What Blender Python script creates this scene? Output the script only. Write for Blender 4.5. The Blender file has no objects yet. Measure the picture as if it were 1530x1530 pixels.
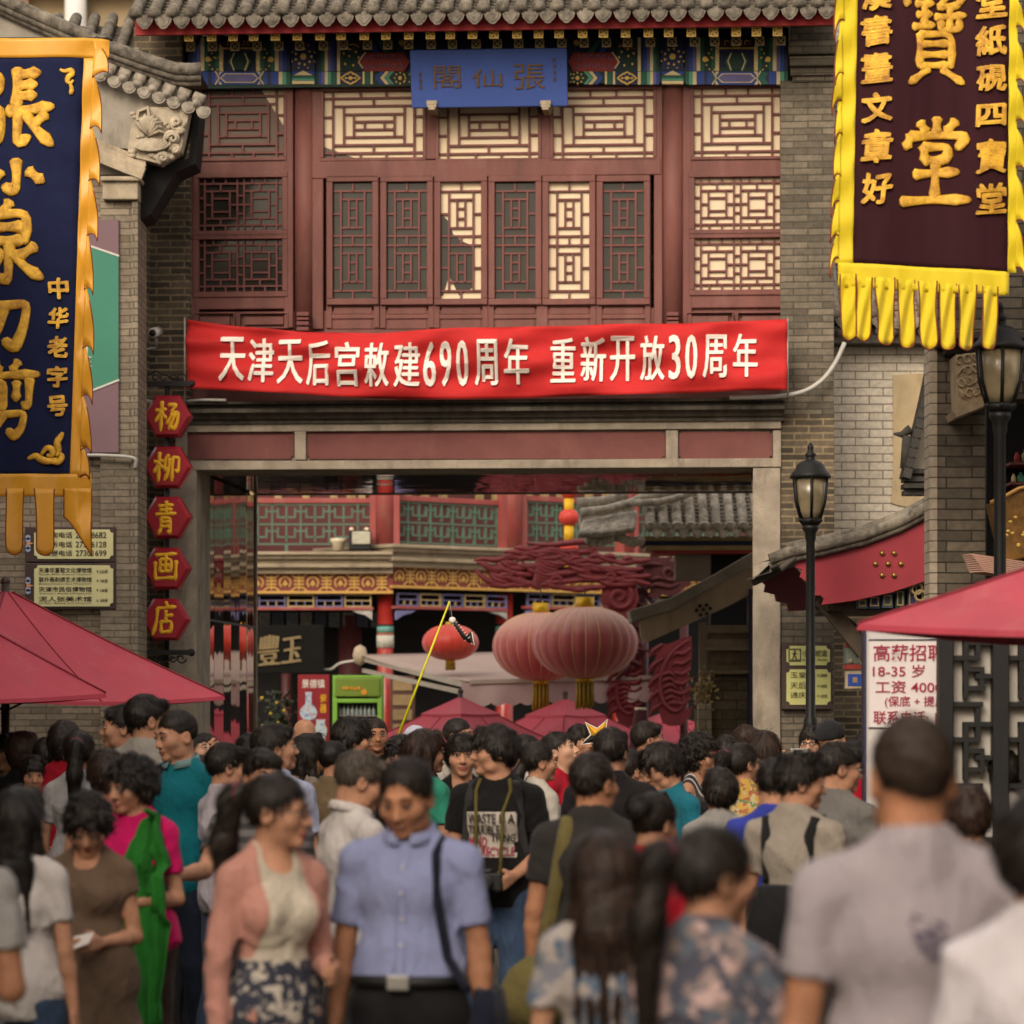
import bpy, math, random
import numpy as np
from mathutils import Vector, Matrix
random.seed(7); RNG = np.random.RandomState(7)
SC = bpy.context.scene
COL = SC.collection
R = math.radians
# ------------------------------------------------------------ camera, light, exposure
F, CX, HY, ZC = 5100.0, 765.0, 1060.0, 1.80      # focal length and horizon measured on the photograph (1530 px wide)
cam_d = bpy.data.cameras.new("camera"); cam = bpy.data.objects.new("camera", cam_d); COL.objects.link(cam)
cam.location = (0, 0, ZC); cam.rotation_euler = (R(90), 0, 0)
cam_d.sensor_width = 36.0; cam_d.lens = 36.0 * F / 1530.0
cam_d.shift_y = (HY - 765.0) / 1530.0
cam_d.clip_start = 0.5; cam_d.clip_end = 3000
cam_d.dof.use_dof = True; cam_d.dof.focus_distance = 23.0; cam_d.dof.aperture_fstop = 3.5
SC.camera = cam
SUN_EL, SUN_AZ = 33.0, 200.0                      # sun behind the camera's left shoulder, behind thin cloud
w = bpy.data.worlds.new("World"); SC.world = w; w.use_nodes = True
nt = w.node_tree; bg = nt.nodes["Background"]
sky = nt.nodes.new("ShaderNodeTexSky"); sky.sky_type = 'NISHITA'; sky.sun_disc = False
sky.sun_elevation = R(SUN_EL); sky.sun_rotation = R(SUN_AZ); sky.dust_density = 6.0; sky.air_density = 1.0; sky.ozone_density = 0.6
tint = nt.nodes.new("ShaderNodeMix"); tint.data_type = 'RGBA'; tint.blend_type = 'MIX'
tint.inputs[0].default_value = 0.55
nt.links.new(sky.outputs[0], tint.inputs[6])
tint.inputs[7].default_value = (6.2, 5.5, 4.6, 1)      # hazy warm cloud veil over the blue
nt.links.new(tint.outputs[2], bg.inputs[0]); bg.inputs[1].default_value = 0.15
sl = bpy.data.lights.new("sun", 'SUN'); sl.energy = 0.9; sl.angle = R(22); sl.color = (1.0, 0.90, 0.77)
sun = bpy.data.objects.new("sun", sl); COL.objects.link(sun)
_az, _el = R(SUN_AZ), R(SUN_EL)
_dir = Vector((math.sin(_az) * math.cos(_el), math.cos(_az) * math.cos(_el), math.sin(_el)))
sun.rotation_euler = _dir.to_track_quat('Z', 'Y').to_euler(); sun.location = (-8, -5, 30)
SC.view_settings.view_transform = 'Standard'; SC.view_settings.look = 'None'
SC.view_settings.exposure = 0.70; SC.view_settings.gamma = 1.0
SC.render.engine = 'CYCLES'
SC.cycles.max_bounces = 8; SC.cycles.use_denoising = True

# ------------------------------------------------------------ materials
def lin(c):
    return tuple(((x / 255.0) / 12.92 if x / 255.0 <= .04045 else ((x / 255.0 + .055) / 1.055) ** 2.4) for x in c)
MATS = {}
def nodes_of(name):
    m = bpy.data.materials.new(name); m.use_nodes = True
    return m, m.node_tree, m.node_tree.nodes["Principled BSDF"]
def vec(nt, mode='Object', scale=(1, 1, 1)):
    tc = nt.nodes.new("ShaderNodeTexCoord"); mp = nt.nodes.new("ShaderNodeMapping")
    mp.inputs['Scale'].default_value = scale
    nt.links.new(tc.outputs[mode], mp.inputs[0]); return mp.outputs[0]
def noise(nt, v, scale, detail=4, rough=.6):
    n = nt.nodes.new("ShaderNodeTexNoise"); n.inputs['Scale'].default_value = scale
    n.inputs['Detail'].default_value = detail; n.inputs['Roughness'].default_value = rough
    nt.links.new(v, n.inputs['Vector']); return n.outputs['Fac']
def ramp(nt, fac, p0, c0, p1, c1):
    r = nt.nodes.new("ShaderNodeValToRGB"); e = r.color_ramp.elements
    e[0].position, e[0].color = p0, (*c0, 1); e[1].position, e[1].color = p1, (*c1, 1)
    nt.links.new(fac, r.inputs[0]); return r.outputs[0]
def mixc(nt, fac, a, b, blend='MIX'):
    m = nt.nodes.new("ShaderNodeMix"); m.data_type = 'RGBA'; m.blend_type = blend
    for sock, val in ((m.inputs[0], fac), (m.inputs[6], a), (m.inputs[7], b)):
        if hasattr(val, 'links') or isinstance(val, bpy.types.NodeSocket): nt.links.new(val, sock)
        elif isinstance(val, tuple): sock.default_value = (*val[:3], 1)
        else: sock.default_value = val
    return m.outputs[2]
def bump(nt, bs, h, strength=.3, dist=.01):
    b = nt.nodes.new("ShaderNodeBump"); b.inputs['Strength'].default_value = strength; b.inputs['Distance'].default_value = dist
    nt.links.new(h, b.inputs['Height']); nt.links.new(b.outputs[0], bs.inputs['Normal']); return b
def M(name, c, rough=.7, var=.25, scale=6, bmp=.0, bscale=None, metal=0, spec=.4, stretch=(1, 1, 1), dirt=None, sheen=0, coat=0, lin_c=False):
    """a painted / plain surface whose tone wanders a little, with optional dirt and relief"""
    if name in MATS: return MATS[name]
    m, nt, bs = nodes_of(name); c = c if lin_c else lin(c)
    v = vec(nt, 'Object', stretch)
    n = noise(nt, v, scale, 5)
    hi = tuple(min(1, x * (1 + var)) for x in c); lo = tuple(x * (1 - var) for x in c)
    colr = ramp(nt, n, .3, lo, .7, hi)
    if dirt:
        n2 = noise(nt, vec(nt, 'Object', (1.3, 1.3, .35)), 3.1, 6, .7)
        f = ramp(nt, n2, .52, (0, 0, 0), .72, (dirt[1],) * 3)
        colr = mixc(nt, f, colr, lin(dirt[0]))
    nt.links.new(colr, bs.inputs['Base Color'])
    bs.inputs['Roughness'].default_value = rough; bs.inputs['Metallic'].default_value = metal
    bs.inputs['Specular IOR Level'].default_value = spec
    if sheen: bs.inputs['Sheen Weight'].default_value = sheen
    if coat: bs.inputs['Coat Weight'].default_value = coat; bs.inputs['Coat Roughness'].default_value = .15
    if bmp: bump(nt, bs, noise(nt, v, bscale or scale * 6, 4), bmp, .01)
    MATS[name] = m; return m
def brick_mat(name, c1, c2, mortar, bw=.24, bh=.055, ms=.006, stain=.5, bmp=.5, stain_c=(46, 42, 36)):
    if name in MATS: return MATS[name]
    m, nt, bs = nodes_of(name)
    tc = nt.nodes.new("ShaderNodeTexCoord"); sp = nt.nodes.new("ShaderNodeSeparateXYZ"); cb = nt.nodes.new("ShaderNodeCombineXYZ")
    nt.links.new(tc.outputs['Object'], sp.inputs[0])
    ad = nt.nodes.new("ShaderNodeMath"); ad.operation = 'ADD'
    nt.links.new(sp.outputs[0], ad.inputs[0]); nt.links.new(sp.outputs[1], ad.inputs[1])
    nt.links.new(ad.outputs[0], cb.inputs[0]); nt.links.new(sp.outputs[2], cb.inputs[1])
    wob = nt.nodes.new("ShaderNodeTexNoise"); wob.inputs['Scale'].default_value = 7; nt.links.new(cb.outputs[0], wob.inputs[0])
    vm = nt.nodes.new("ShaderNodeVectorMath"); vm.operation = 'MULTIPLY_ADD'; vm.inputs[1].default_value = (.012, .008, 0)
    nt.links.new(wob.outputs['Color'], vm.inputs[0]); nt.links.new(cb.outputs[0], vm.inputs[2])
    b = nt.nodes.new("ShaderNodeTexBrick"); b.inputs['Scale'].default_value = 1
    b.inputs['Brick Width'].default_value = bw; b.inputs['Row Height'].default_value = bh; b.inputs['Mortar Size'].default_value = ms
    b.inputs['Mortar Smooth'].default_value = .2; b.inputs['Bias'].default_value = -.1
    b.inputs['Color1'].default_value = (*lin(c1), 1); b.inputs['Color2'].default_value = (*lin(c2), 1); b.inputs['Mortar'].default_value = (*lin(mortar), 1)
    nt.links.new(vm.outputs[0], b.inputs['Vector'])
    n = noise(nt, cb.outputs[0], 1.7, 7, .7)
    f = ramp(nt, n, .42, (0, 0, 0), .72, (stain,) * 3)
    colr = mixc(nt, f, b.outputs['Color'], lin(stain_c))
    n2 = noise(nt, cb.outputs[0], 22, 4)
    colr = mixc(nt, .5, colr, ramp(nt, n2, .3, (.55, .55, .55), .7, (1.25, 1.22, 1.18)), 'MULTIPLY')
    nt.links.new(colr, bs.inputs['Base Color']); bs.inputs['Roughness'].default_value = .9; bs.inputs['Specular IOR Level'].default_value = .2
    inv = nt.nodes.new("ShaderNodeMath"); inv.operation = 'MULTIPLY_ADD'; inv.inputs[1].default_value = -1; inv.inputs[2].default_value = 1
    nt.links.new(b.outputs['Fac'], inv.inputs[0])
    ah = nt.nodes.new("ShaderNodeMath"); ah.operation = 'MULTIPLY_ADD'; ah.inputs[1].default_value = .5
    nt.links.new(n2, ah.inputs[0]); nt.links.new(inv.outputs[0], ah.inputs[2])
    bump(nt, bs, ah.outputs[0], bmp, .008)
    MATS[name] = m; return m
def stripe_mat(name, ca, cb_, axis=2, period=.03, duty=.5, rough=.8):
    if name in MATS: return MATS[name]
    m, nt, bs = nodes_of(name)
    tc = nt.nodes.new("ShaderNodeTexCoord"); sp = nt.nodes.new("ShaderNodeSeparateXYZ"); nt.links.new(tc.outputs['Object'], sp.inputs[0])
    a = nt.nodes.new("ShaderNodeMath"); a.operation = 'MULTIPLY'; a.inputs[1].default_value = 1 / period; nt.links.new(sp.outputs[axis], a.inputs[0])
    fr = nt.nodes.new("ShaderNodeMath"); fr.operation = 'FRACT'; nt.links.new(a.outputs[0], fr.inputs[0])
    g = nt.nodes.new("ShaderNodeMath"); g.operation = 'GREATER_THAN'; g.inputs[1].default_value = duty; nt.links.new(fr.outputs[0], g.inputs[0])
    nt.links.new(mixc(nt, g.outputs[0], lin(ca), lin(cb_)), bs.inputs['Base Color']); bs.inputs['Roughness'].default_value = rough
    MATS[name] = m; return m
def print_mat(name, base, cols, scale=18, rough=.85, th=.5):
    """cloth with a blotchy flower print"""
    if name in MATS: return MATS[name]
    m, nt, bs = nodes_of(name); v = vec(nt, 'Object')
    colr = lin(base)
    for k, c in enumerate(cols):
        mp = nt.nodes.new("ShaderNodeMapping"); mp.inputs['Location'].default_value = (3.1 * k, 1.7 * k, 2.3 * k); nt.links.new(v, mp.inputs[0])
        f = ramp(nt, noise(nt, mp.outputs[0], scale, 2), th, (0, 0, 0), th + .05, (1, 1, 1))
        colr = mixc(nt, f, colr, lin(c))
    nt.links.new(colr, bs.inputs['Base Color']); bs.inputs['Roughness'].default_value = rough
    MATS[name] = m; return m
def glass_pane(name, c, rough=.08, spec=.5):
    if name in MATS: return MATS[name]
    m, nt, bs = nodes_of(name)
    v = vec(nt, 'Object'); n = noise(nt, v, 3, 4)
    c = lin(c); nt.links.new(ramp(nt, n, .3, tuple(x * .8 for x in c), .7, tuple(x * 1.15 for x in c)), bs.inputs['Base Color'])
    bs.inputs['Roughness'].default_value = rough; bs.inputs['Specular IOR Level'].default_value = spec
    bump(nt, bs, noise(nt, v, 1.2, 2), .06, .02)
    MATS[name] = m; return m

# ------------------------------------------------------------ object helpers
def tag(o, label=None, cat=None, group=None, kind=None):
    if label: o["label"] = label
    if cat: o["category"] = cat
    if group: o["group"] = group
    if kind: o["kind"] = kind
    return o
def empty(name, loc=(0, 0, 0), rz=0, parent=None):
    o = bpy.data.objects.new(name, None); COL.objects.link(o); o.location = loc; o.rotation_euler = (0, 0, rz)
    o.empty_display_size = .1
    if parent: o.parent = parent
    return o
def copy_tree(o, parent=None):
    c = o.copy(); COL.objects.link(c)
    if parent: c.parent = parent
    for ch in list(o.children): copy_tree(ch, c)
    return c
class MB:
    def __init__(s): s.v, s.f, s.m, s.sm = [], [], [], []
    def add(s, vs, fs, mat=0, smooth=False):
        b = len(s.v); s.v.extend([tuple(p) for p in vs])
        for q in fs: s.f.append(tuple(b + i for i in q)); s.m.append(mat); s.sm.append(smooth)
    def box(s, x0, y0, z0, x1, y1, z1, mat=0):
        x0, x1 = min(x0, x1), max(x0, x1); y0, y1 = min(y0, y1), max(y0, y1); z0, z1 = min(z0, z1), max(z0, z1)
        s.add([(x0, y0, z0), (x1, y0, z0), (x1, y1, z0), (x0, y1, z0), (x0, y0, z1), (x1, y0, z1), (x1, y1, z1), (x0, y1, z1)],
              [(0, 3, 2, 1), (4, 5, 6, 7), (0, 1, 5, 4), (1, 2, 6, 5), (2, 3, 7, 6), (3, 0, 4, 7)], mat)
    def bar(s, a, b, wd, th, mat=0, up=(0, 0, 1)):
        """a straight bar of rectangular section wd x th from a to b"""
        a, b = Vector(a), Vector(b); d = (b - a).normalized(); u = Vector(up)
        if abs(d.dot(u)) > .98: u = Vector((0, 1, 0))
        n1 = d.cross(u).normalized(); n2 = n1.cross(d).normalized()
        c = []
        for p in (a, b):
            for i, j in ((-1, -1), (1, -1), (1, 1), (-1, 1)): c.append(p + n1 * i * wd / 2 + n2 * j * th / 2)
        s.add(c, [(0, 3, 2, 1), (4, 5, 6, 7), (0, 1, 5, 4), (1, 2, 6, 5), (2, 3, 7, 6), (3, 0, 4, 7)], mat)
    def prism(s, poly, y0, y1, mat=0):
        """polygon in (x, z), thick from y0 (front) to y1"""
        n = len(poly); vs = [(x, y0, z) for x, z in poly] + [(x, y1, z) for x, z in poly]
        a = sum(poly[i][0] * poly[(i + 1) % n][1] - poly[(i + 1) % n][0] * poly[i][1] for i in range(n))
        fr = tuple(range(n)); bk = tuple(range(2 * n - 1, n - 1, -1))
        if a < 0: fr, bk = fr[::-1], bk[::-1]
        sd = [((i, n + i, n + (i + 1) % n, (i + 1) % n) if a > 0 else (i, (i + 1) % n, n + (i + 1) % n, n + i)) for i in range(n)]
        s.add(vs, [fr, bk] + sd, mat)
    def tube(s, pts, rad, n=8, mat=0, closed=False, flat=1.0, ref=None):
        pts = [Vector(p) for p in pts]; k = len(pts)
        rs = rad if isinstance(rad, (list, tuple)) else [rad] * k
        vs, fs = [], []; ref = Vector(ref) if ref else None
        for i, p in enumerate(pts):
            d = (pts[(i + 1) % k] - pts[i - 1]) if closed else (pts[min(i + 1, k - 1)] - pts[max(i - 1, 0)])
            d.normalize()
            if ref is None: ref = Vector((0, 0, 1)) if abs(d.z) < .9 else Vector((0, 1, 0))
            n1 = d.cross(ref)
            if n1.length < 1e-4: n1 = d.cross(Vector((1, 0, 0)))
            n1.normalize(); n2 = n1.cross(d).normalized(); ref = n2
            for j in range(n):
                a = 2 * math.pi * j / n; vs.append(p + n1 * math.cos(a) * rs[i] + n2 * math.sin(a) * rs[i] * flat)
        for i in range(k if closed else k - 1):
            for j in range(n):
                a, b = i * n + j, i * n + (j + 1) % n; c, d_ = ((i + 1) % k) * n + (j + 1) % n, ((i + 1) % k) * n + j
                fs.append((a, b, c, d_))
        if not closed: fs += [tuple(range(n - 1, -1, -1)), tuple((k - 1) * n + j for j in range(n))]
        s.add(vs, fs, mat, True)
    def lathe(s, prof, n=16, c=(0, 0, 0), mat=0, sy=1.0, ribs=0, ribamp=0):
        vs, fs = [], []; k = len(prof)
        for r, z in prof:
            for j in range(n):
                a = 2 * math.pi * j / n; rr = r * (1 + (ribamp * abs(math.sin(a * ribs / 2)) if ribs else 0))
                vs.append((c[0] + rr * math.cos(a), c[1] + rr * math.sin(a) * sy, c[2] + z))
        for i in range(k - 1):
            for j in range(n): fs.append((i * n + j, i * n + (j + 1) % n, (i + 1) * n + (j + 1) % n, (i + 1) * n + j))
        fs += [tuple(range(n - 1, -1, -1)), tuple((k - 1) * n + j for j in range(n))]
        s.add(vs, fs, mat, True)
    def ball(s, c, r, n=10, mat=0, sq=(1, 1, 1)):
        k = max(5, n // 2 + 1); b = len(s.v)
        pr = [(max(1e-4, math.sin(math.pi * i / (k - 1))), -math.cos(math.pi * i / (k - 1))) for i in range(k)]
        vs = []
        for q, z in pr:
            for j in range(n):
                a = 2 * math.pi * j / n; vs.append((c[0] + r * q * math.cos(a) * sq[0], c[1] + r * q * math.sin(a) * sq[1], c[2] + r * z * sq[2]))
        s.add(vs, [(i * n + j, i * n + (j + 1) % n, (i + 1) * n + (j + 1) % n, (i + 1) * n + j) for i in range(k - 1) for j in range(n)], mat, True)
    def disc(s, x, z, r, y0, y1, n=14, mat=0):
        s.prism([(x + r * math.cos(2 * math.pi * i / n), z + r * math.sin(2 * math.pi * i / n)) for i in range(n)], y0, y1, mat)
    def line(s, pts, wd, y0, y1, mat=0, closed=False):
        """a flat moulding of width wd along pts (x, z)"""
        P = [Vector((p[0], p[1])) for p in pts]; n = len(P)
        for i in range(n if closed else n - 1):
            a, b = P[i], P[(i + 1) % n]; d = b - a
            if d.length < 1e-6: continue
            d.normalize(); q = Vector((-d.y, d.x)) * wd / 2; a2, b2 = a - d * wd * .35, b + d * wd * .35
            e = .0004 * (i % 2)
            s.prism([(a2 + q)[:], (a2 - q)[:], (b2 - q)[:], (b2 + q)[:]], y0 - e, y1, mat)
    def glyph(s, ch, x0, z0, x1, z1, y, th=.01, mat=0, bold=0, slant=0, warp=0, sheet=None):
        v, f = GLY[(ch, bold)]
        X = x0 + (x1 - x0) * v[:, 0]; Z = z0 + (z1 - z0) * v[:, 1]
        if slant: Z = Z + slant * (X - (x0 + x1) / 2)
        if warp:
            k = 5.0 / abs(z1 - z0); ph = hash(ch) % 7
            X = X + warp * np.sin(Z * k + ph); Z = Z + warp * np.sin(X * k * 1.3 + ph * 2)
        y = np.full(len(v), y) if sheet is None else sheet(X, Z) + y
        Y = np.where(v[:, 2] > 0, y - th, y)
        s.add(np.stack([X, Y, Z], 1).tolist(), f, mat)
    def build(s, name, mats, parent=None, bevel=0, smooth=None):
        me = bpy.data.meshes.new(name); me.from_pydata(s.v, [], s.f)
        mats = mats if isinstance(mats, (list, tuple)) else [mats]
        for m in mats: me.materials.append(m)
        if len(mats) > 1: me.polygons.foreach_set("material_index", s.m)
        me.polygons.foreach_set("use_smooth", s.sm if smooth is None else [smooth] * len(s.f)); me.update()
        o = bpy.data.objects.new(name, me); COL.objects.link(o)
        if parent: o.parent = parent
        if bevel:
            b = o.modifiers.new("bevel", 'BEVEL'); b.width = bevel; b.segments = 2; b.limit_method = 'ANGLE'; b.angle_limit = R(50)
        return o
GLY = {}
def load_glyphs(strings):
    """outlines of the built-in font as meshes, each scaled to a unit box"""
    tmp = []
    for s_, bold in strings:
        if (s_, bold) in GLY: continue
        c = bpy.data.curves.new("t", 'FONT'); c.body = s_; c.extrude = .05; c.offset = bold; c.resolution_u = 3
        o = bpy.data.objects.new("t", c); COL.objects.link(o); tmp.append((s_, bold, o)); GLY[(s_, bold)] = None
    dg = bpy.context.evaluated_depsgraph_get()
    for s_, bold, o in tmp:
        me = bpy.data.meshes.new_from_object(o.evaluated_get(dg))
        v = np.array([p.co[:] for p in me.vertices]); f = [tuple(p.vertices) for p in me.polygons]
        mn, mx = v.min(0), v.max(0); v[:, 0] = (v[:, 0] - mn[0]) / max(1e-6, mx[0] - mn[0]); v[:, 1] = (v[:, 1] - mn[1]) / max(1e-6, mx[1] - mn[1])
        GLY[(s_, bold)] = (v, f); c = o.data
        bpy.data.objects.remove(o); bpy.data.curves.remove(c); bpy.data.meshes.remove(me)
class Fr:
    """an upright working plane at (ox, oy) turned by yaw: local x runs along it, local y goes back into it, z is up.
    Reads a photo pixel into local coordinates on the plane set back by w."""
    def __init__(s, ox, oy, yaw=0):
        s.ox, s.oy, s.yaw = ox, oy, R(yaw); s.c, s.s = math.cos(s.yaw), math.sin(s.yaw)
    def empty(s, name, parent=None): return empty(name, (s.ox, s.oy, 0), -s.yaw, parent)
    def u(s, px, w=0):
        t = (px - CX) / F
        return (t * (s.oy + w * s.c) - s.ox - w * s.s) / (s.c + t * s.s)
    def z(s, px, py, w=0): return ZC + (HY - py) / F * (s.oy - s.u(px, w) * s.s + w * s.c)
    def p(s, px, py, w=0): return (s.u(px, w), s.z(px, py, w))
    def r(s, x0, y0, x1, y1, w=0):
        """photo rectangle -> x0, z0, x1, z1 (z0 the lower)"""
        xm = (x0 + x1) / 2
        return s.u(x0, w), s.z(xm, y1, w), s.u(x1, w), s.z(xm, y0, w)
    def box(s, mb, x0, y0, x1, y1, w0, w1, mat=0):
        a, b, c, d = s.r(x0, y0, x1, y1, w0); mb.box(a, w0, b, c, w1, d, mat)
    def poly(s, pts, w=0): return [s.p(a, b, w) for a, b in pts]
    def world(s, u, w, z): return (s.ox + u * s.c + w * s.s, s.oy - u * s.s + w * s.c, z)
def W(px, py, d): return ((px - CX) / F * d, d, ZC + (HY - py) / F * d)
# ------------------------------------------------------------ lettering
SMALL = {"banner": "天津天后宫敕建690周年 重新开放30周年"}
GL = [(c, .0) for c in "天津后宫敕建690周年重新开放3"] + [(c, .0) for c in "閣仙張"] + [(c, .0) for c in "中华老字号漢書畫文章好堂紙硯四寶玉豐"]
GL += [(s, .008) for s in ("咨询电话", "投诉电话", "救援电话", "27318682", "27356128", "27301699", "天津华夏鞋文化博物馆", "联升斋刺绣艺术博物馆", "天津市民俗博物馆", "泥人张美术馆")]
GL += [(s, .0) for s in ("↑ 230米", "↑ 190米", "↑ 140米", "↓ 180米", "Tianjin Shoe Culture Museum", "Embroidery Art Museum", "Tianjin Folk Museum", "Ni Ren Zhang Art Museum", "小心坡道", "Caution  Ramp", "玉皇阁", "天后宫", "通庆里", "↑ 120米")]
GL += [(s, .008) for s in ("高薪招聘", "18-35 岁  男", "工资 4000", "(保底 + 提成)", "联系电话: 15", "景德镇", "瓷", "器", "WASTE IS A", "TERRIBLE", "MIND", "THING", "RECYCLE", "ET")]
load_glyphs(GL)
BR = {  # brush characters: strokes as polylines in a 100 x 100 box, y down
"张": "5,12 30,12 30,30 8,30 6,48 32,48 30,85 18,82|52,10 78,8|52,22 74,21|52,34 74,33|42,51 70,49 96,46|52,5 52,50|55,50 53,88 68,80|64,54 78,72 97,88|88,55 72,68",
"小": "50,8 53,50 52,88 36,78|28,38 24,55 12,66|70,36 80,50 90,62",
"泉": "48,2 40,14|28,16 28,48|28,16 72,14 71,48|30,31 70,30|30,47 70,46|50,50 50,95 41,88|20,61 42,60 30,76 12,88|84,54 62,66|56,62 72,78 94,90",
"刀": "12,24 50,20 80,17 76,55 64,90 48,78|46,20 40,55 12,92",
"剪": "34,2 41,13|66,1 58,13|8,21 50,18 94,17|22,28 22,60|22,28 48,27 48,60 41,57|24,39 46,38|24,49 46,48|65,28 65,50|83,24 83,60 75,55|18,71 50,69 78,67 74,88 64,98 56,90|48,70 40,85 14,99",
"寶": "50,0 51,9|13,14 8,27|13,14 50,12 90,12 80,25|22,26 44,25|24,36 42,35|19,47 46,45|33,26 33,46|62,19 53,30|56,28 80,27|49,38 88,36|68,28 68,50|56,42 56,50 81,49 81,41|28,54 28,84|28,54 72,53 72,84|30,63 70,62|30,73 70,72|30,83 70,82|40,86 16,99|60,86 88,99",
"堂": "50,0 50,17|27,5 36,16|75,3 63,15|14,20 8,33|14,20 50,18 92,19 80,33|33,32 35,48|33,32 67,31 65,48|35,47 65,46|22,63 50,61 80,60|50,50 50,92|5,94 50,91 97,92",
"杨": "6,31 44,27|27,4 27,95|27,32 6,66|28,38 45,56|52,14 84,12 60,37 91,36 87,70 76,92 64,80|68,42 48,74|79,42 58,90",
"柳": "3,33 36,29|20,4 20,95|20,34 3,67|22,40 35,53|54,12 42,22 42,64 55,52|57,24 57,60 43,92|69,20 69,95|69,20 92,18 91,67 80,60",
"青": "18,14 80,11|24,26 76,24|6,39 94,36|50,1 50,38|30,50 30,80 21,97|30,50 72,49 72,95 61,88|32,62 70,61|32,75 70,74",
"画": "12,9 88,5|30,24 30,66|30,24 71,23 70,66|32,44 68,43|50,9 50,65|32,65 68,64|11,34 14,91|13,89 50,87 89,86|89,30 89,93",
"店": "50,1 57,12|18,19 90,14|18,19 16,55 3,95|52,26 52,56|52,40 79,38|34,58 36,89|34,58 77,56 74,89|36,88 74,86"}
def brush(mb, ch, x0, z0, x1, z1, y, wd, mat=0, flat=.4, lean=0, ysheet=None):
    """writes a brush character into the box, each stroke a flattened ridge that swells and tapers"""
    for st in BR[ch].split("|"):
        P = [tuple(float(a) for a in q.split(",")) for q in st.split()]
        pts, rad = [], []; n = len(P)
        for i in range(n - 1):
            k = 5
            for j in range(k + (i == n - 2)):
                t = j / k; pts.append((P[i][0] + (P[i + 1][0] - P[i][0]) * t, P[i][1] + (P[i + 1][1] - P[i][1]) * t))
        for _ in range(2):
            pts = [pts[0]] + [tuple((pts[i - 1][c] + 2 * pts[i][c] + pts[i + 1][c]) / 4 for c in (0, 1)) for i in range(1, len(pts) - 1)] + [pts[-1]]
        L = len(pts) - 1
        for i in range(len(pts)):
            t = i / L; rad.append(wd * (1.12 - .38 * math.sin(math.pi * min(1, t * 1.25)) - .45 * max(0, t - .8) / .2 * (1 if n < 4 else .6)))
        q = []
        for a, b in pts:
            X = x0 + (x1 - x0) * a / 100 + lean * (50 - b) / 100 * (x1 - x0); Z = z1 - (z1 - z0) * b / 100
            q.append((X, y + (ysheet(X, Z) if ysheet else 0), Z))
        e0, e1 = Vector(q[0]) - Vector(q[1]), Vector(q[-1]) - Vector(q[-2])
        q = [tuple(Vector(q[0]) + e0.normalized() * wd * .5)] + q + [tuple(Vector(q[-1]) + e1.normalized() * wd * .5)]
        rad = [rad[0] * .45] + rad + [rad[-1] * .35]
        mb.tube(q, rad, 10, mat, flat=flat, ref=(0, 1, 0))
# ------------------------------------------------------------ shared surfaces
BRICK = brick_mat("grey_brick", (128, 118, 103), (92, 85, 74), (84, 78, 68), .25, .058, .006, .55)
BRICK_OLD = brick_mat("old_brick", (108, 96, 80), (62, 56, 48), (140, 124, 98), .25, .060, .009, .8, stain_c=(40, 36, 32))
BRICK_BIG = brick_mat("dark_brick", (116, 106, 92), (78, 72, 63), (58, 54, 48), .30, .062, .005, .45)
BRICK_WH = brick_mat("whitewashed_brick", (212, 202, 186), (198, 187, 170), (132, 122, 108), .25, .075, .006, .2, stain_c=(120, 108, 92))
TILE = M("roof_tile", (98, 91, 81), .9, .6, 16, .8, 45, dirt=((158, 148, 130), .7))
TILE_PALE = M("roof_tile_pale", (140, 131, 118), .85, .5, 14, .5, 40, dirt=((82, 74, 64), .6))
WOOD = M("oxblood_wood", (112, 67, 60), .62, .24, 4, .35, 70, stretch=(1, 1, .25), dirt=((132, 96, 86), .55))
WOOD_D = M("oxblood_lattice", (108, 58, 53), .6, .2, 4)
RED_P = M("red_board", (160, 28, 32), .6, .12, 4)
CONC = M("cement", (150, 138, 122), .9, .26, 5, .5, 60, dirt=((100, 90, 78), .85))
PANEL = M("brown_red_panel", (112, 66, 62), .8, .14, 4, .25, 70, dirt=((128, 88, 80), .5))
SOOT = M("sooty_stone", (82, 76, 67), .9, .35, 5, .5, 40, stretch=(2.5, 1, .5), dirt=((36, 33, 30), .85))
STONE = M("carved_stone", (168, 153, 130), .9, .22, 8, .4, 50, dirt=((92, 84, 72), .6))
PAPER = M("window_paper", (222, 203, 172), .85, .05, 2)
ROOF_REFL = M("roof_reflection", (100, 87, 76), .7, .1, 3)  # brown tone that paints reflected roofs into the upper panes
DGLASS = glass_pane("dark_glass", (44, 41, 36), .12, .3)
GOLD = M("gold_paint", (226, 186, 88), .45, .15, 8)
GOLD_D = M("dull_gold", (150, 130, 88), .6, .2, 8)
NAVY = M("navy_paint", (26, 36, 78), .55, .2, 6); BLUE = M("blue_paint", (34, 66, 152), .55, .15, 6)
GREEN = M("green_paint", (24, 92, 72), .55, .2, 6); DGREEN = M("dark_green_paint", (22, 54, 46), .6, .25, 6)
LGREEN = M("pale_green_paint", (84, 160, 134), .55, .15, 6); CREAM = M("cream_paint", (226, 206, 156), .6, .1, 6)
CRED = M("cinnabar_paint", (146, 46, 38), .6, .15, 6); VIOLET = M("violet_paint", (104, 100, 148), .6, .2, 6)
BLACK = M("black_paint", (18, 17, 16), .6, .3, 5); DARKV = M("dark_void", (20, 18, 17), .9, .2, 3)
METAL = M("grey_metal", (150, 146, 140), .45, .15, 6, metal=.6)
CABLE = M("pale_cable", (176, 172, 164), .6, .1, 6)
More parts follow.
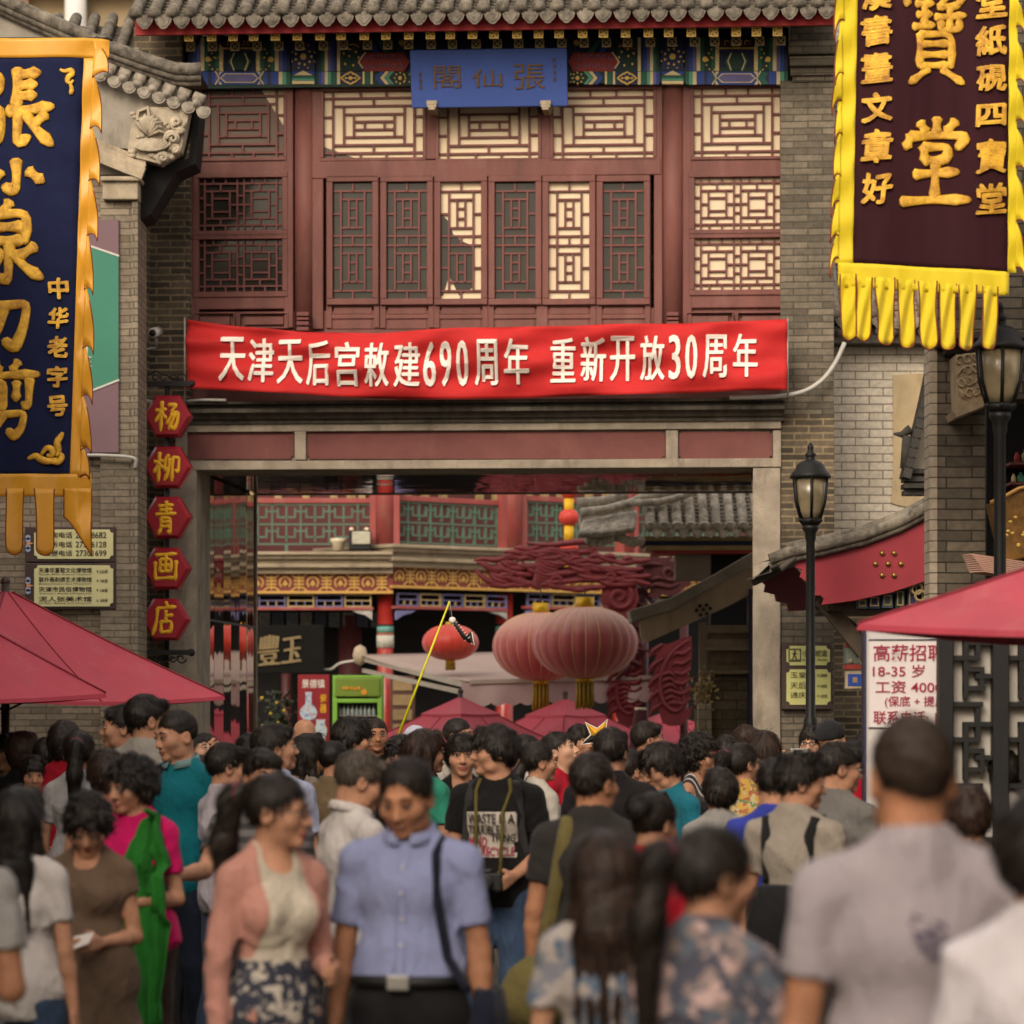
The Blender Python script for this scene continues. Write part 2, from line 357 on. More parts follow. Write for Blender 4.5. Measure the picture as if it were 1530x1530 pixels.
# ------------------------------------------------------------ the ground
g = MB(); g.add([(-60, -10, 0), (60, -10, 0), (60, 35.5, 0), (-60, 35.5, 0), (60, 35.5, -.75), (-60, 35.5, -.75), (60, 140, -.75), (-60, 140, -.75)], [(0, 1, 2, 3), (3, 2, 4, 5), (5, 4, 6, 7)])
tag(g.build("street", brick_mat("paving", (128, 120, 108), (108, 102, 92), (78, 74, 66), .6, .3, .01, .4)), kind="structure")
# ------------------------------------------------------------ roof tiles
def tile_roof(mb, xa, xb, ye, ze, yr, zr, n, r=.05, drop=.105, mat=0):
    """rows of half-round tiles over stepped pan tiles, from the eave line (ye, ze) up to (yr, zr)"""
    L = math.hypot(yr - ye, zr - ze); dy, dz = (yr - ye) / L, (zr - ze) / L; ny, nz = -dz, dy
    step = (xb - xa) / n
    def P(x, s_, h): return (x, ye + dy * s_ + ny * h, ze + dz * s_ + nz * h)
    for i in range(n + 1):
        x = xa + i * step + random.uniform(-.004, .004); pts, rad = [], []; s_ = -.03; k = 0; rr0 = r * random.uniform(.94, 1.05)
        while s_ < L:
            pts += [P(x, s_, r * .5), P(x, s_ + .17, r * .5 + .004)]; rad += [rr0 * 1.08, rr0 * .92]; s_ += .19
        mb.tube(pts, rad, 10, mat)
        mb.tube([P(x, -.045, r * .5), P(x, -.02, r * .5)], r * 1.16, 12, mat)
        mb.tube([P(x, -.052, r * .5), P(x, -.03, r * .5)], r * .75, 10, mat)
        if i < n:
            xc = x + step / 2; hw = step / 2; s_ = 0
            while s_ < L:
                vs = []
                for j in range(5):
                    q = -1 + j / 2; h = -.03 + .035 * q * q
                    vs += [P(xc + hw * q, s_, h + .024), P(xc + hw * q, s_ + .13, h - .006), P(xc + hw * q, s_, h - .02)]
                mb.add(vs, [(j * 3, j * 3 + 3, j * 3 + 4, j * 3 + 1) for j in range(4)] + [(j * 3 + 2, j * 3 + 5, j * 3 + 3, j * 3) for j in range(4)], mat)
                s_ += .075
            poly = [(xc + hw * .95 * math.cos(a), -abs(math.sin(a)) ** .8 * drop - .012 * (abs(a + math.pi / 2) < .3)) for a in np.linspace(-math.pi, 0, 13)]
            poly = [(a, ze + b - .012) for a, b in poly] + [(xc + hw * .9, ze + .02), (xc, ze - .012), (xc - hw * .9, ze + .02)]
            mb.prism(poly, ye - .035, ye - .012, mat)
            poly2 = [(xc + (a - xc) * .7, ze - .02 + (b - ze) * .68) for a, b in poly]
            mb.prism(poly2[:13], ye - .042, ye - .03, mat)
# ------------------------------------------------------------ THE GATEHOUSE
GF = Fr(0, 30, 4.3)
gate = GF.empty("gatehouse")
tag(gate, "two-storey grey brick gatehouse with oxblood lattice windows spanning the street", "gatehouse")
def gbox(name, rects, mats, bevel=.006, parent=gate, fr=GF):
    mb = MB()
    for r_ in rects: fr.box(mb, *r_)
    return mb.build(name, mats, parent, bevel)
# masonry
gbox("brick_pier", [(1166, 120, 1246, 1420, -.22, 3.4), (1178, 62, 1250, 80, -.30, .3), (1180, 84, 1249, 98, -.34, .3), (1181, 100, 1246, 112, -.28, .3), (1184, 112, 1246, 122, -.24, .3), (1182, 30, 1248, 62, -.26, .3)], BRICK, .004)
gbox("brick_pier", [(196, 120, 283, 1420, -.12, 3.4), (200, 40, 272, 122, -.2, .3), (205, 330, 222, 1420, -.20, -.1)], BRICK_OLD, .004)
gbox("lower_brick", [(1166.5, 618, 1246.5, 905, -.226, -.1)], BRICK_OLD, .004)
gbox("wall", [(272, 60, 1186, 500, .42, 3.4)], BRICK, 0)
gbox("portal_jamb", [(1125, 699, 1166, 1420, -.26, .5)], CONC, .008)
gbox("portal_jamb", [(252, 699, 293, 1420, -.26, .5)], CONC, .008)
mb = MB()
GF.box(mb, 262, 629, 1167, 643, -.27, .5); GF.box(mb, 262, 687, 1167, 700, -.27, .5); GF.box(mb, 262, 642.5, 1167, 687.5, -.20, .5)
for a, b in ((262, 279), (440, 457), (995, 1013), (1155, 1167)): GF.box(mb, a, 643, b, 687, -.265, -.1)
mb.build("lintel", CONC, gate, .006)
for a, b in ((279, 440), (457, 995), (1013, 1155)):
    a, b, t, u_ = a + 1, b - 1, 645, 685.5; k = 4
    pts = [(a + k, t), (b - k, t), (b - k, t + k), (b, t + k), (b, u_ - k), (b - k, u_ - k), (b - k, u_), (a + k, u_), (a + k, u_ - k), (a, u_ - k), (a, t + k), (a + k, t + k)]
    mb = MB(); mb.prism(GF.poly(pts, -.23), -.225, -.12); mb.build("inset_panel", PANEL, gate)
# stone string course under the banner
mb = MB()
x0, z0, x1, z1 = GF.r(266, 598, 1172, 631, -.4)
prof = [(-.20, 0), (-.30, .01), (-.30, .045), (-.34, .05), (-.36, .085), (-.44, .10), (-.44, .135), (-.38, .14), (-.38, .165), (-.47, .175), (-.47, .2), (-.2, .2)]
h = (z1 - z0) / .2
vs = [(x, w_, z0 + q * h) for x in (x0, x1) for w_, q in prof]; n = len(prof)
mb.add(vs, [(i, i + 1, n + i + 1, n + i) for i in range(n - 1)] + [tuple(range(n - 1, -1, -1)), tuple(range(n, 2 * n))])
mb.build("string_course", SOOT, gate)
# passage lined with polished panels
MIRROR = None
m, nt, bs = nodes_of("polished_panel"); bs.inputs['Base Color'].default_value = (*lin((158, 142, 130)), 1); bs.inputs['Metallic'].default_value = 1; bs.inputs['Roughness'].default_value = .03
bump(nt, bs, noise(nt, vec(nt, 'Object', (1, 1.2, .25)), 1.6, 2), .05, .05); MIRROR = m
uL = GF.u(293); uR = GF.u(1125); zC = GF.z(700, 700)
for k in range(6):
    w0 = .52 + k * .49; w1 = w0 + .478; t0, t1 = ((.004, -.004), (-.003, .005), (.005, -.002), (-.005, .003), (.002, -.005), (-.002, .004))[k]
    for X, sg in ((uL, 1), (uR, -1)):
        mb = MB(); mb.add([(X + t0 * sg, w0, 0), (X + t1 * sg, w1, 0), (X - .04 * sg, w1, 0), (X - .04 * sg, w0, 0), (X + t0 * sg, w0, zC - .02), (X + t1 * sg, w1, zC - .02), (X - .04 * sg, w1, zC - .02), (X - .04 * sg, w0, zC - .02)], [(0, 3, 2, 1), (4, 5, 6, 7), (0, 1, 5, 4), (1, 2, 6, 5), (2, 3, 7, 6), (3, 0, 4, 7)]); mb.build("polished_panel", MIRROR, gate)
mb = MB()
for w0, zz in ((.5, 2.6), (.5, 1.2)): mb.box(uL - .02, w0, zz, uL + .006, 3.45, zz + .02)
mb.build("panel_joint", BLACK, gate)
for k in range(8):
    mb = MB(); w0 = .52 + k * .365; mb.box(uL + .02, w0, zC, uR - .02, w0 + .355, zC + .03); mb.build("ceiling_panel", MIRROR, gate, .004)
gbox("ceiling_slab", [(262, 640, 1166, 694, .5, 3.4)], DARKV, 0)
mb = MB(); mb.box(uL - .02, 3.45, 0, uL + .022, 3.5, zC); mb.box(uL, 3.46, zC - .01, uR, 3.5, zC + .1); mb.build("back_trim", CONC, gate, .005)
# timber front: posts and rails
wf = 0.0
gbox("timber_frame", [
    (284, 127, 297, 490, wf - .02, .1), (424, 127, 438, 490, wf - .02, .1), (284, 238, 436, 264, wf - .015, .1), (284, 437, 436, 462, wf - .015, .1), (284, 345.5, 436, 356.5, wf - .012, .1), (284, 122, 436, 132, wf - .012, .1),
    (466, 127, 483, 492, wf - .02, .1), (977, 127, 990, 492, wf - .02, .1), (466, 238, 988, 264, wf - .03, .1), (466, 122, 988, 134, wf - .012, .1), (633, 134, 655, 238, wf - .016, .1), (805.5, 134, 826, 238, wf - .016, .1), (483, 462, 978, 492, .075, .1),
    (1020, 127, 1034, 490, wf - .02, .1), (1166, 127, 1181, 490, wf - .02, .1), (1020, 235, 1180, 264, wf - .015, .1), (1020, 434, 1180, 460, wf - .015, .1), (1020, 343.5, 1180, 354, wf - .012, .1), (1020, 120, 1180, 131, wf - .012, .1),
    (278, 462, 1182, 600, .02, .4)], WOOD, .01)
for a, b in ((437, 467), (989, 1021)):
    x0, z0, x1, z1 = GF.r(a, 120, b, 500, -.12); mb = MB(); mb.lathe([((x1 - x0) / 2, 0), ((x1 - x0) / 2, z1 - z0)], 20, ((x0 + x1) / 2, .02, z0), 0, .8); mb.build("timber_post", WOOD, gate)
    mb = MB(); xm = (a + b) / 2
    for p, q, ww in ((466, 472, .2), (474, 478, .16), (480, 486, .22), (488, 494, .18)): GF.box(mb, xm - 9, p, xm + 9, q, -.14 - ww * .3, -.05)
    mb.build("post_bracket", WOOD_D, gate, .004)
# dado panels under the windows
def dado(rects):
    mb = MB()
    for a, t, b, u_ in rects:
        x0, z0, x1, z1 = GF.r(a, t, b, u_, -.02); mb.line([(x0, z0), (x1, z0), (x1, z1), (x0, z1)], .012, -.035, .05, 0, True); mb.box(x0 + .04, -.012, z0 + .03, x1 - .04, .05, z1 - .03)
    mb.build("dado_panel", WOOD, gate, .004)
dado([(291, 468, 350, 490), (358, 468, 430, 490)]); dado([(1026, 467, 1095, 490), (1102, 467, 1174, 490)])
# windows
T_SEG = [(.09, 0, .09, 1), (.91, 0, .91, 1), (0, .1, 1, .1), (0, .92, 1, .92), (.09, .217, .91, .217), (.09, .8, .91, .8), (.2, .217, .2, .8), (.81, .217, .81, .8), (.2, .34, .81, .34), (.2, .68, .81, .68), (.3, .34, .3, .68), (.71, .34, .71, .68), (.3, .45, .71, .45), (.3, .57, .71, .57), (.41, .45, .41, .57), (.61, .45, .61, .57), (.37, 0, .37, .1), (.63, 0, .63, .1), (.5, .1, .5, .217), (.5, .8, .5, .92), (.37, .92, .37, 1), (.63, .92, .63, 1), (0, .38, .09, .38), (0, .65, .09, .65), (.91, .38, 1, .38), (.91, .65, 1, .65)]
L_SEG = []
for o_ in (0, .463):
    L_SEG += [(.2, .147 + o_, .8, .147 + o_), (.2, .39 + o_, .8, .39 + o_), (.4, .147 + o_, .4, .39 + o_), (.6, .147 + o_, .6, .39 + o_), (.4, .225 + o_, .6, .225 + o_), (.4, .31 + o_, .6, .31 + o_), (0, .27 + o_, .2, .27 + o_), (.8, .27 + o_, 1, .27 + o_)]
L_SEG += [(.2, 0.076, .2, .93), (.8, .076, .8, .93), (0, .076, 1, .076), (0, .46, 1, .46), (0, .54, 1, .54), (0, .93, 1, .93), (.5, 0, .5, .076), (.5, .46, .5, .54), (.5, .93, .5, 1)]
S_SEG = [(.07, 0, .07, 1), (.93, 0, .93, 1), (.46, 0, .46, 1), (.54, 0, .54, 1), (0, .1, 1, .1), (0, .89, 1, .89), (0, .37, .07, .37), (0, .63, .07, .63), (.93, .37, 1, .37), (.93, .63, 1, .63), (.46, .33, .54, .33), (.46, .5, .54, .5), (.46, .67, .54, .67)]
for o_ in (0, .47):
    S_SEG += [(.07 + o_, .24, .46 + o_, .24), (.07 + o_, .76, .46 + o_, .76), (.16 + o_, .24, .16 + o_, .76), (.37 + o_, .24, .37 + o_, .76), (.16 + o_, .38, .37 + o_, .38), (.16 + o_, .63, .37 + o_, .63), (.07 + o_, .5, .16 + o_, .5), (.37 + o_, .5, .46 + o_, .5), (.26 + o_, .1, .26 + o_, .24), (.26 + o_, .76, .26 + o_, .89), (.17 + o_, 0, .17 + o_, .1), (.32 + o_, 0, .32 + o_, .1), (.17 + o_, .89, .17 + o_, 1), (.32 + o_, .89, .32 + o_, 1)]
def window(name, rc, segs, fw, mats, split=None, bw=.019, dep=.0):
    """frame with a lattice and a pane as sub-parts; split: a polygon (unit box, y down) of the pane that differs"""
    x0, z0, x1, z1 = GF.r(*rc, dep); q = .012
    mb = MB(); f = fw
    mb.box(x0 - f, dep - .03, z1, x1 + f, dep + .06, z1 + f); mb.box(x0 - f, dep - .03, z0 - f, x1 + f, dep + .06, z0)
    mb.box(x0 - f, dep - .028, z0 + .0005, x0, dep + .06, z1 - .0005); mb.box(x1, dep - .028, z0 + .0005, x1 + f, dep + .06, z1 - .0005)
    fo = mb.build(name, WOOD, gate, .006)
    mb = MB()
    for k, (a, b, c, d) in enumerate(segs):
        X0, X1, Z0, Z1 = x0 + (x1 - x0) * a, x0 + (x1 - x0) * c, z1 - (z1 - z0) * b, z1 - (z1 - z0) * d
        e = .0012 * (k % 5); h_ = bw / 2
        if abs(X0 - X1) < 1e-6: mb.box(X0 - h_, dep + .002 + e, min(Z0, Z1), X0 + h_, dep + .028, max(Z0, Z1))
        else: mb.box(X0, dep + .008 + e, Z0 - h_, X1, dep + .03, Z0 + h_)
    mb.build("lattice", WOOD_D, fo)
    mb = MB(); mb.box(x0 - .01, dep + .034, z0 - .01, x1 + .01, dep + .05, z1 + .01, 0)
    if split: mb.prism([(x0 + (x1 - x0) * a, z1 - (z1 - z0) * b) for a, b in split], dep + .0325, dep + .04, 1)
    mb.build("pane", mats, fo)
window("transom_window", (301, 133, 424, 236), T_SEG, .03, [ROOF_REFL, PAPER], [(.72, 0), (1, 0), (1, .55)])
window("transom_window", (484, 136, 632, 236), T_SEG, .03, [PAPER, ROOF_REFL], [(0, .82), (.33, 1), (0, 1)])
window("transom_window", (656, 136, 804, 237), T_SEG, .03, [PAPER])
window("transom_window", (827, 135, 976, 236), T_SEG, .03, [PAPER])
window("transom_window", (1037, 132, 1165, 234), T_SEG, .03, [PAPER])
window("casement_window", (297, 266, 422, 345), S_SEG, .05, [DGLASS], bw=.016)
window("casement_window", (297, 358, 422, 436), S_SEG, .05, [DGLASS], bw=.016)
window("casement_window", (1038, 265, 1165, 343), S_SEG, .05, [PAPER], bw=.016)
window("casement_window", (1038, 356, 1165, 433), S_SEG, .05, [PAPER], bw=.016)
LX = [(497.5, 556.5), (578, 638), (658.5, 719), (739.5, 800), (820, 880.5), (901, 962)]
for i, (a, b) in enumerate(LX):
    sp = [(0, .26), (.18, .33), (.3, .44), (.5, .5), (.78, .54), (.82, .62), (.8, .9), (.45, .97), (.2, .8), (.05, .97), (0, .97)] if i == 2 else None  # outline of a reflected building, painted into the pane as a dark shape
    window("casement_window", (a, 272, b, 446.5), L_SEG, .055, [PAPER, DGLASS] if i in (2, 4) else [DGLASS], sp, bw=.017)
    mb = MB(); x0, z0, x1, z1 = GF.r(a - 10.2, 262, b + 10.2, 490, 0)
    mb.box(x0, .0, z0, x0 + .05, .07, z1); mb.box(x1 - .05, .0, z0, x1, .07, z1); mb.box(x0, .004, z1 - .03, x1, .07, z1)
    for t, u_ in ((452, 458), (470, 476)):
        p, q, r_, s_ = GF.r(a - 9, t, b + 9, u_, 0); mb.box(p, .006, q, r_, .07, s_)
    for t, u_ in ((459, 469), (478, 491)):
        p, q, r_, s_ = GF.r(a + 1, t, b - 1, u_, 0); mb.box(p, .012, q, r_, .06, s_); mb.line([(p - .03, q - .004), (r_ + .03, q - .004), (r_ + .03, s_ + .004), (p - .03, s_ + .004)], .008, .016, .06, 0, True)
    mb.build("window_leaf", WOOD, gate, .005)
# painted beam under the eaves
PM = [NAVY, BLUE, GREEN, DGREEN, LGREEN, GOLD, CREAM, CRED, VIOLET, BLACK]
iN, iB, iG, iD, iL, iGo, iC, iR, iV, iK = range(10)
mb = MB()
GF.box(mb, 280, 48, 1178, 127, -.08, .3, iN); GF.box(mb, 281, 106, 1177, 126.4, -.115, -.05, iD)
_dep = [0]
def pp(pts, mat, up=0):
    _dep[0] += 1; w_ = -.118 - up * .004 - (_dep[0] % 7) * .0004
    mb.prism(GF.poly(pts, -.118), w_, -.078, mat)
def strips(x, wd, mats, t, u_, sgn=1):
    for k, mm in enumerate(mats):
        a = x + sgn * k * wd; b = a + sgn * wd * .98; pp([(min(a, b), t), (max(a, b), t), (max(a, b), u_), (min(a, b), u_)], mm)
def dots(cx_, cy_, rad, n, r=1.3, m=iGo, a0=0):
    for k in range(n):
        a = a0 + 2 * math.pi * k / n; X, Z = GF.p(cx_ + rad * math.cos(a), cy_ + rad * math.sin(a), -.118); mb.disc(X, Z, r / 170, -.132, -.08, 8, m)
def dot(cx_, cy_, r, m=iGo): X, Z = GF.p(cx_, cy_, -.118); mb.disc(X, Z, r / 170, -.136, -.08, 14, m)
def ln(pts, m, wpx=1.6, up=3, closed=False): mb.line(GF.poly(pts, -.118), wpx / 170, -.13 - up * .001, -.08, m, closed)
def side_bay(a, b):
    c = (a + b) / 2
    strips(a, 5.6, [iN, iB, iV, iC, iG, iD, iD, iG, iC], 56, 106); strips(b, 5.6, [iN, iB, iV, iC, iG, iD, iD, iG, iC], 56, 106, -1)
    strips(a, 5.6, [iG, iL, iC, iB, iB, iN, iB, iV, iC], 107, 126); strips(b, 5.6, [iG, iL, iC, iB, iB, iN, iB, iV, iC], 107, 126, -1)
    for s_ in (-1, 1):
        pp([(c + s_ * 48, 109), (c + s_ * 36, 107), (c + s_ * 31, 117), (c + s_ * 36, 126), (c + s_ * 48, 126), (c + s_ * 42, 117)], iG)
        ln([(c + s_ * 36, 107), (c + s_ * 30, 117), (c + s_ * 36, 126)], iC); dot(c + s_ * 47, 89, 4); dots(c + s_ * 36, 96, 9, 7, a0=.3); dots(c + s_ * 34, 80, 7, 6)
    hx = lambda q, r_: [(c - q, 117), (c - q + 7, 117 - r_), (c + q - 7, 117 - r_), (c + q, 117), (c + q - 7, 117 + r_), (c - q + 7, 117 + r_)]
    pp(hx(33, 9.4), iB, 1); pp(hx(29, 7), iC, 3); pp(hx(27, 5.6), iV, 5)
    for k in range(7): dot(c - 18 + k * 6, 117 + (1.5 if k % 2 else -1.5), 2.1, (iG, iC, iB)[k % 3])
    vz = [(c - 8, 80), (c + 8, 80), (c + 13, 92), (c + 8, 105), (c - 8, 105), (c - 13, 92)]
    pp([(x_ * 1.0 + (x_ - c) * .35, y_) for x_, y_ in vz], iG, 0); pp(vz, iD, 2); ln(vz[1:4], iC); ln([vz[0], vz[5], vz[4]], iC)
    bt = [(c - 33, 58), (c - 26, 72), (c + 26, 72), (c + 33, 58)]; pp(bt, iK, 1); ln(bt, iGo, 1.2)
    for k in range(9):
        a_ = k * 2.1; X = c - 20 + k * 5; ln([(X + 3 * math.cos(a_ + t), 64 + 3.4 * math.sin(a_ + t)) for t in np.linspace(0, 4, 6)], iGo if k % 2 else iR, 1.1)
side_bay(283, 433); side_bay(1024, 1177)
for s_, x0_ in ((1, 476), (-1, 985)):
    X = lambda q: x0_ + s_ * q
    def P4(q0, q1, t, u_, m, up=0): a, b = X(q0), X(q1); pp([(min(a, b), t), (max(a, b), t), (max(a, b), u_), (min(a, b), u_)], m, up)
    strips(x0_, 4.6, [iD, iG, iC, iV, iB, iN, iC], 56, 106, s_); strips(x0_, 4.6, [iB, iV, iC, iL, iG, iG, iC], 107, 126, s_)
    P4(33, 64, 56, 106, iD); ln([(X(40), 58), (X(44), 68), (X(52), 66), (X(60), 70)], iGo, 1.4); ln([(X(36), 72), (X(50), 74), (X(62), 62)], iR, 1.4)
    for q, y_ in ((38, 80), (46, 84), (56, 78), (60, 86), (40, 96), (52, 98), (47, 74)): dot(X(q), y_, 1.6)
    P4(33, 64, 107, 126, iN)
    fl = [(X(34), 117), (X(40), 112), (X(48), 108), (X(56), 112), (X(62), 117), (X(56), 122), (X(48), 126), (X(40), 122)]
    ln(fl, iGo, 2, 5, True); dot(X(48), 117, 3); dots(X(48), 117, 7.5, 6, 1.6); ln([(X(42), 117), (X(54), 117)], iGo, 1.4)
    P4(64, 82, 107, 126, iG); P4(66, 69, 107, 126, iC, 3); P4(78, 81, 107, 126, iC, 3)
    ch = [(X(92), 107), (X(98), 107), (X(90), 116.5), (X(98), 126), (X(92), 126), (X(84), 116.5)]; pp(ch, iB, 2)
    ch = [(X(100), 107), (X(106), 107), (X(98), 116.5), (X(106), 126), (X(100), 126), (X(92), 116.5)]; pp(ch, iC, 2)
    ch = [(X(108), 107), (X(113), 107), (X(105), 116.5), (X(113), 126), (X(108), 126), (X(99), 116.5)]; pp(ch, iL, 2)
    dot(X(122), 117, 3); dots(X(122), 117, 8, 8, 1.4); dots(X(134), 117, 6, 5, 1.1)
    q = [(X(60), 93), (X(66), 84), (X(70), 79), (X(128), 79), (X(136), 93), (X(128), 107), (X(70), 107), (X(66), 102)]
    pp([(a + (6 * -s_ if i in (0, 1, 7) else 0), y_) for i, (a, y_) in enumerate(q)], iN, 0); pp(q, iR, 2); ln(q[7:] + q[:3], iC, 2, 5)
    for k in range(12):
        xx, yy = X(72 + (k % 6) * 10), 86 + (k // 6) * 13; ln([(xx + 3.4 * math.cos(t + k), yy + 3.4 * math.sin(t + k)) for t in np.linspace(0, 4.2, 7)], iV, 1, 4)
    pp([(X(84), 58), (X(90), 58), (X(108), 78), (X(98), 78)], iG); pp([(X(70), 58), (X(82), 58), (X(90), 78), (X(82), 78)], iB); dot(X(124), 64, 4, iGo)
for a, b in ((437, 470), (989, 1021)):
    c = (a + b) / 2; pp([(a, 56), (b, 56), (b, 106), (a, 106)], iN, 3); pp([(a, 107), (b, 107), (b, 112), (a, 112)], iB, 4)
    dot(c, 85, 4.6); dots(c, 85, 12, 9, 1.8); dots(c, 85, 18, 8, 1.1, iGo, .4)
    pp([(a, 113), (b, 113), (b, 119), (a, 119)], iG, 4); pp([(a, 118), (b, 118), (b, 121), (a, 121)], iL, 5); pp([(a, 121.5), (b, 121.5), (b, 126), (a, 126)], iC, 5); pp([(a + 3, 113), (c, 106), (b - 3, 113)], iC, 6)
mb.build("painted_beam", PM, gate)
# rafters with gilded fret ends
def fret(gold, cross):
    mb = MB(); s_ = .038; mb.add([(-s_, 0, -s_), (s_, 0, -s_), (s_, .9, -s_ + .5), (-s_, .9, -s_ + .5), (-s_, 0, s_), (s_, 0, s_), (s_, .9, s_ + .5), (-s_, .9, s_ + .5)], [(0, 3, 2, 1), (4, 5, 6, 7), (0, 1, 5, 4), (1, 2, 6, 5), (2, 3, 7, 6), (3, 0, 4, 7)], 1); e = -.008
    mb.line([(-s_ * .9, -s_ * .9), (s_ * .9, -s_ * .9), (s_ * .9, s_ * .9), (-s_ * .9, s_ * .9)], .011, e, .002, 0, True)
    if cross:
        for k in range(4):
            a = k * math.pi / 2; rot = lambda x, z: (x * math.cos(a) - z * math.sin(a), x * math.sin(a) + z * math.cos(a))
            mb.line([rot(0, 0), rot(.02, .02), rot(.02, 0.002)], .010, e - .001 * k, .002, 0)
    else:
        mb.line([(-.03, -.03), (.03, .03)], .008, e, .002, 0); mb.line([(-.03, .03), (.03, -.03)], .008, e - .002, .002, 0)
    return mb
r1 = fret(GOLD, True).build("rafter", [GOLD, DGREEN], gate); r2 = fret(GOLD_D, False).build("rafter", [GOLD_D, BLACK], gate)
for i in range(28):
    px = 283 + i * 32.6
    for src, ww, dx, y0, y1 in ((r1, -.72, 0, 55, 47), (r2, -.42, 3.5, 70, 61)):
        o = src if i == 0 else src.copy()
        if i: COL.objects.link(o); o.parent = gate
        X, Z = GF.p(px + dx + random.uniform(-2, 2), y0 + (y1 - y0) * (px - 283) / 880, ww); o.location = (X, ww, Z)
X0, X1 = GF.u(203, -.8), GF.u(1252, -.8); ze = GF.z(700, 15, -.95)
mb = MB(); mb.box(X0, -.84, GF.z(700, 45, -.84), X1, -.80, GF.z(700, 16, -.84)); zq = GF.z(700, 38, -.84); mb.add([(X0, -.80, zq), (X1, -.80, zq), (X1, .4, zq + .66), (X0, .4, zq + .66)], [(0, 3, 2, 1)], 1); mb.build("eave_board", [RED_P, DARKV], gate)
mb = MB(); tile_roof(mb, GF.u(204, -.95), GF.u(1250, -.95), -.95, ze, 1.6, ze + 1.55, 38, .052); mb.build("roof_tiles", TILE, gate)
mb = MB(); mb.box(GF.u(200), 1.5, ze + 1.2, GF.u(1250), 1.9, ze + 1.9); mb.box(GF.u(204), 1.0, ze - .5, GF.u(1246), 3.4, ze + 1.1); mb.build("roof_ridge", SOOT, gate, .02)
# ---- plaque over the middle windows
pl = GF.empty("name_plaque"); tag(pl, "blue board with three brown characters under the gatehouse eaves", "sign board")
mb = MB(); x0, z0, x1, z1 = GF.r(613, 75, 847, 156, -.42)
mb.add([(x0, -.46, z1), (x1, -.46, z1), (x1, -.30, z0), (x0, -.30, z0), (x0, -.42, z1 + .012), (x1, -.42, z1 + .012), (x1, -.26, z0), (x0, -.26, z0)], [(0, 3, 2, 1), (4, 5, 6, 7), (0, 1, 5, 4), (3, 7, 6, 2), (0, 4, 7, 3), (1, 2, 6, 5)])
mb.build("board", M("plaque_blue", (62, 86, 156), .65, .08, 3, .1), pl, .006)
psl = lambda X, Z: -.46 + .16 * (z1 - Z) / (z1 - z0)
mb = MB()
for ch, rc in (("閣", (648, 99, 688, 131)), ("仙", (705, 104, 750, 129)), ("張", (768, 97, 814, 132))):
    q = GF.r(*rc, -.4); mb.glyph(ch, q[0], q[1], q[2], q[3], -.002, .008, sheet=psl)
for k in range(4): q = GF.r(826, 88 + k * 9, 831, 94 + k * 9, -.4); mb.glyph("張", q[0], q[1], q[2], q[3], -.002, .003, sheet=psl)
for k in range(3): q = GF.r(626, 108 + k * 9, 630, 115 + k * 9, -.4); mb.glyph("閣", q[0], q[1], q[2], q[3], -.002, .003, sheet=psl)
mb.build("lettering", M("bronze_letters", (112, 86, 58), .5, .2, 20, metal=.3), pl)
for px in (645, 815):
    mb = MB()
    for t, u_, hw in ((150, 156, 8), (156, 160, 7), (160, 164, 5)): GF.box(mb, px - hw, t, px + hw, u_, -.34, -.02)
    mb.build("support_bracket", STONE, pl, .004)
# ---- red cloth banner
bn = GF.empty("cloth_banner"); tag(bn, "long red cloth banner with white characters across the gatehouse front", "banner")
TX, TY = [278, 360, 450, 560, 700, 850, 1000, 1176], [477, 488, 495, 497, 490, 487, 482, 477]
BX, BY = [278, 400, 520, 600, 700, 800, 950, 1176], [579, 587, 593, 597, 596, 593, 589, 583]
def ban(px, v):
    py = np.interp(px, TX, TY) * (1 - v) + np.interp(px, BX, BY) * v
    t = (px - 278) / 898.0
    w_ = -.62 + .04 * math.sin(9 * t + 3.2 * v) + .034 * math.sin(23 * t - 6 * v + 1) + .022 * math.sin(41 * t + 11 * v) * (1 - .4 * v) + .012 * math.sin(15 * v + 6 * t) * math.exp(-6 * t) * 2.2 + .01 * math.sin(18 * v + 3 * t)
    a, z_ = GF.p(px, py, -.62); return (a, w_, z_)
mb = MB(); NX, NV = 150, 20
mb.add([ban(278 + 898 * i / NX, j / NV) for j in range(NV + 1) for i in range(NX + 1)], [(j * (NX + 1) + i, (j + 1) * (NX + 1) + i, (j + 1) * (NX + 1) + i + 1, j * (NX + 1) + i + 1) for j in range(NV) for i in range(NX)], 0, True)
CLOTH_R = M("banner_red", (184, 42, 42), .7, .1, 4, .1, 200, spec=.15)
o = mb.build("cloth", CLOTH_R, bn); so = o.modifiers.new("thick", 'SOLIDIFY'); so.thickness = .004
mb = MB()
spans = [("天", 328, 365), ("津", 371, 408), ("天", 415, 452), ("后", 459, 493), ("宫", 502, 537), ("敕", 546, 581), ("建", 590, 627), ("6", 634, 651), ("9", 658, 674), ("0", 683, 699), ("周", 710, 743), ("年", 754, 790), ("重", 823, 859), ("新", 868, 904), ("开", 912, 948), ("放", 957, 992), ("3", 1000, 1016), ("0", 1025, 1041), ("周", 1051, 1085), ("年", 1096, 1131)]
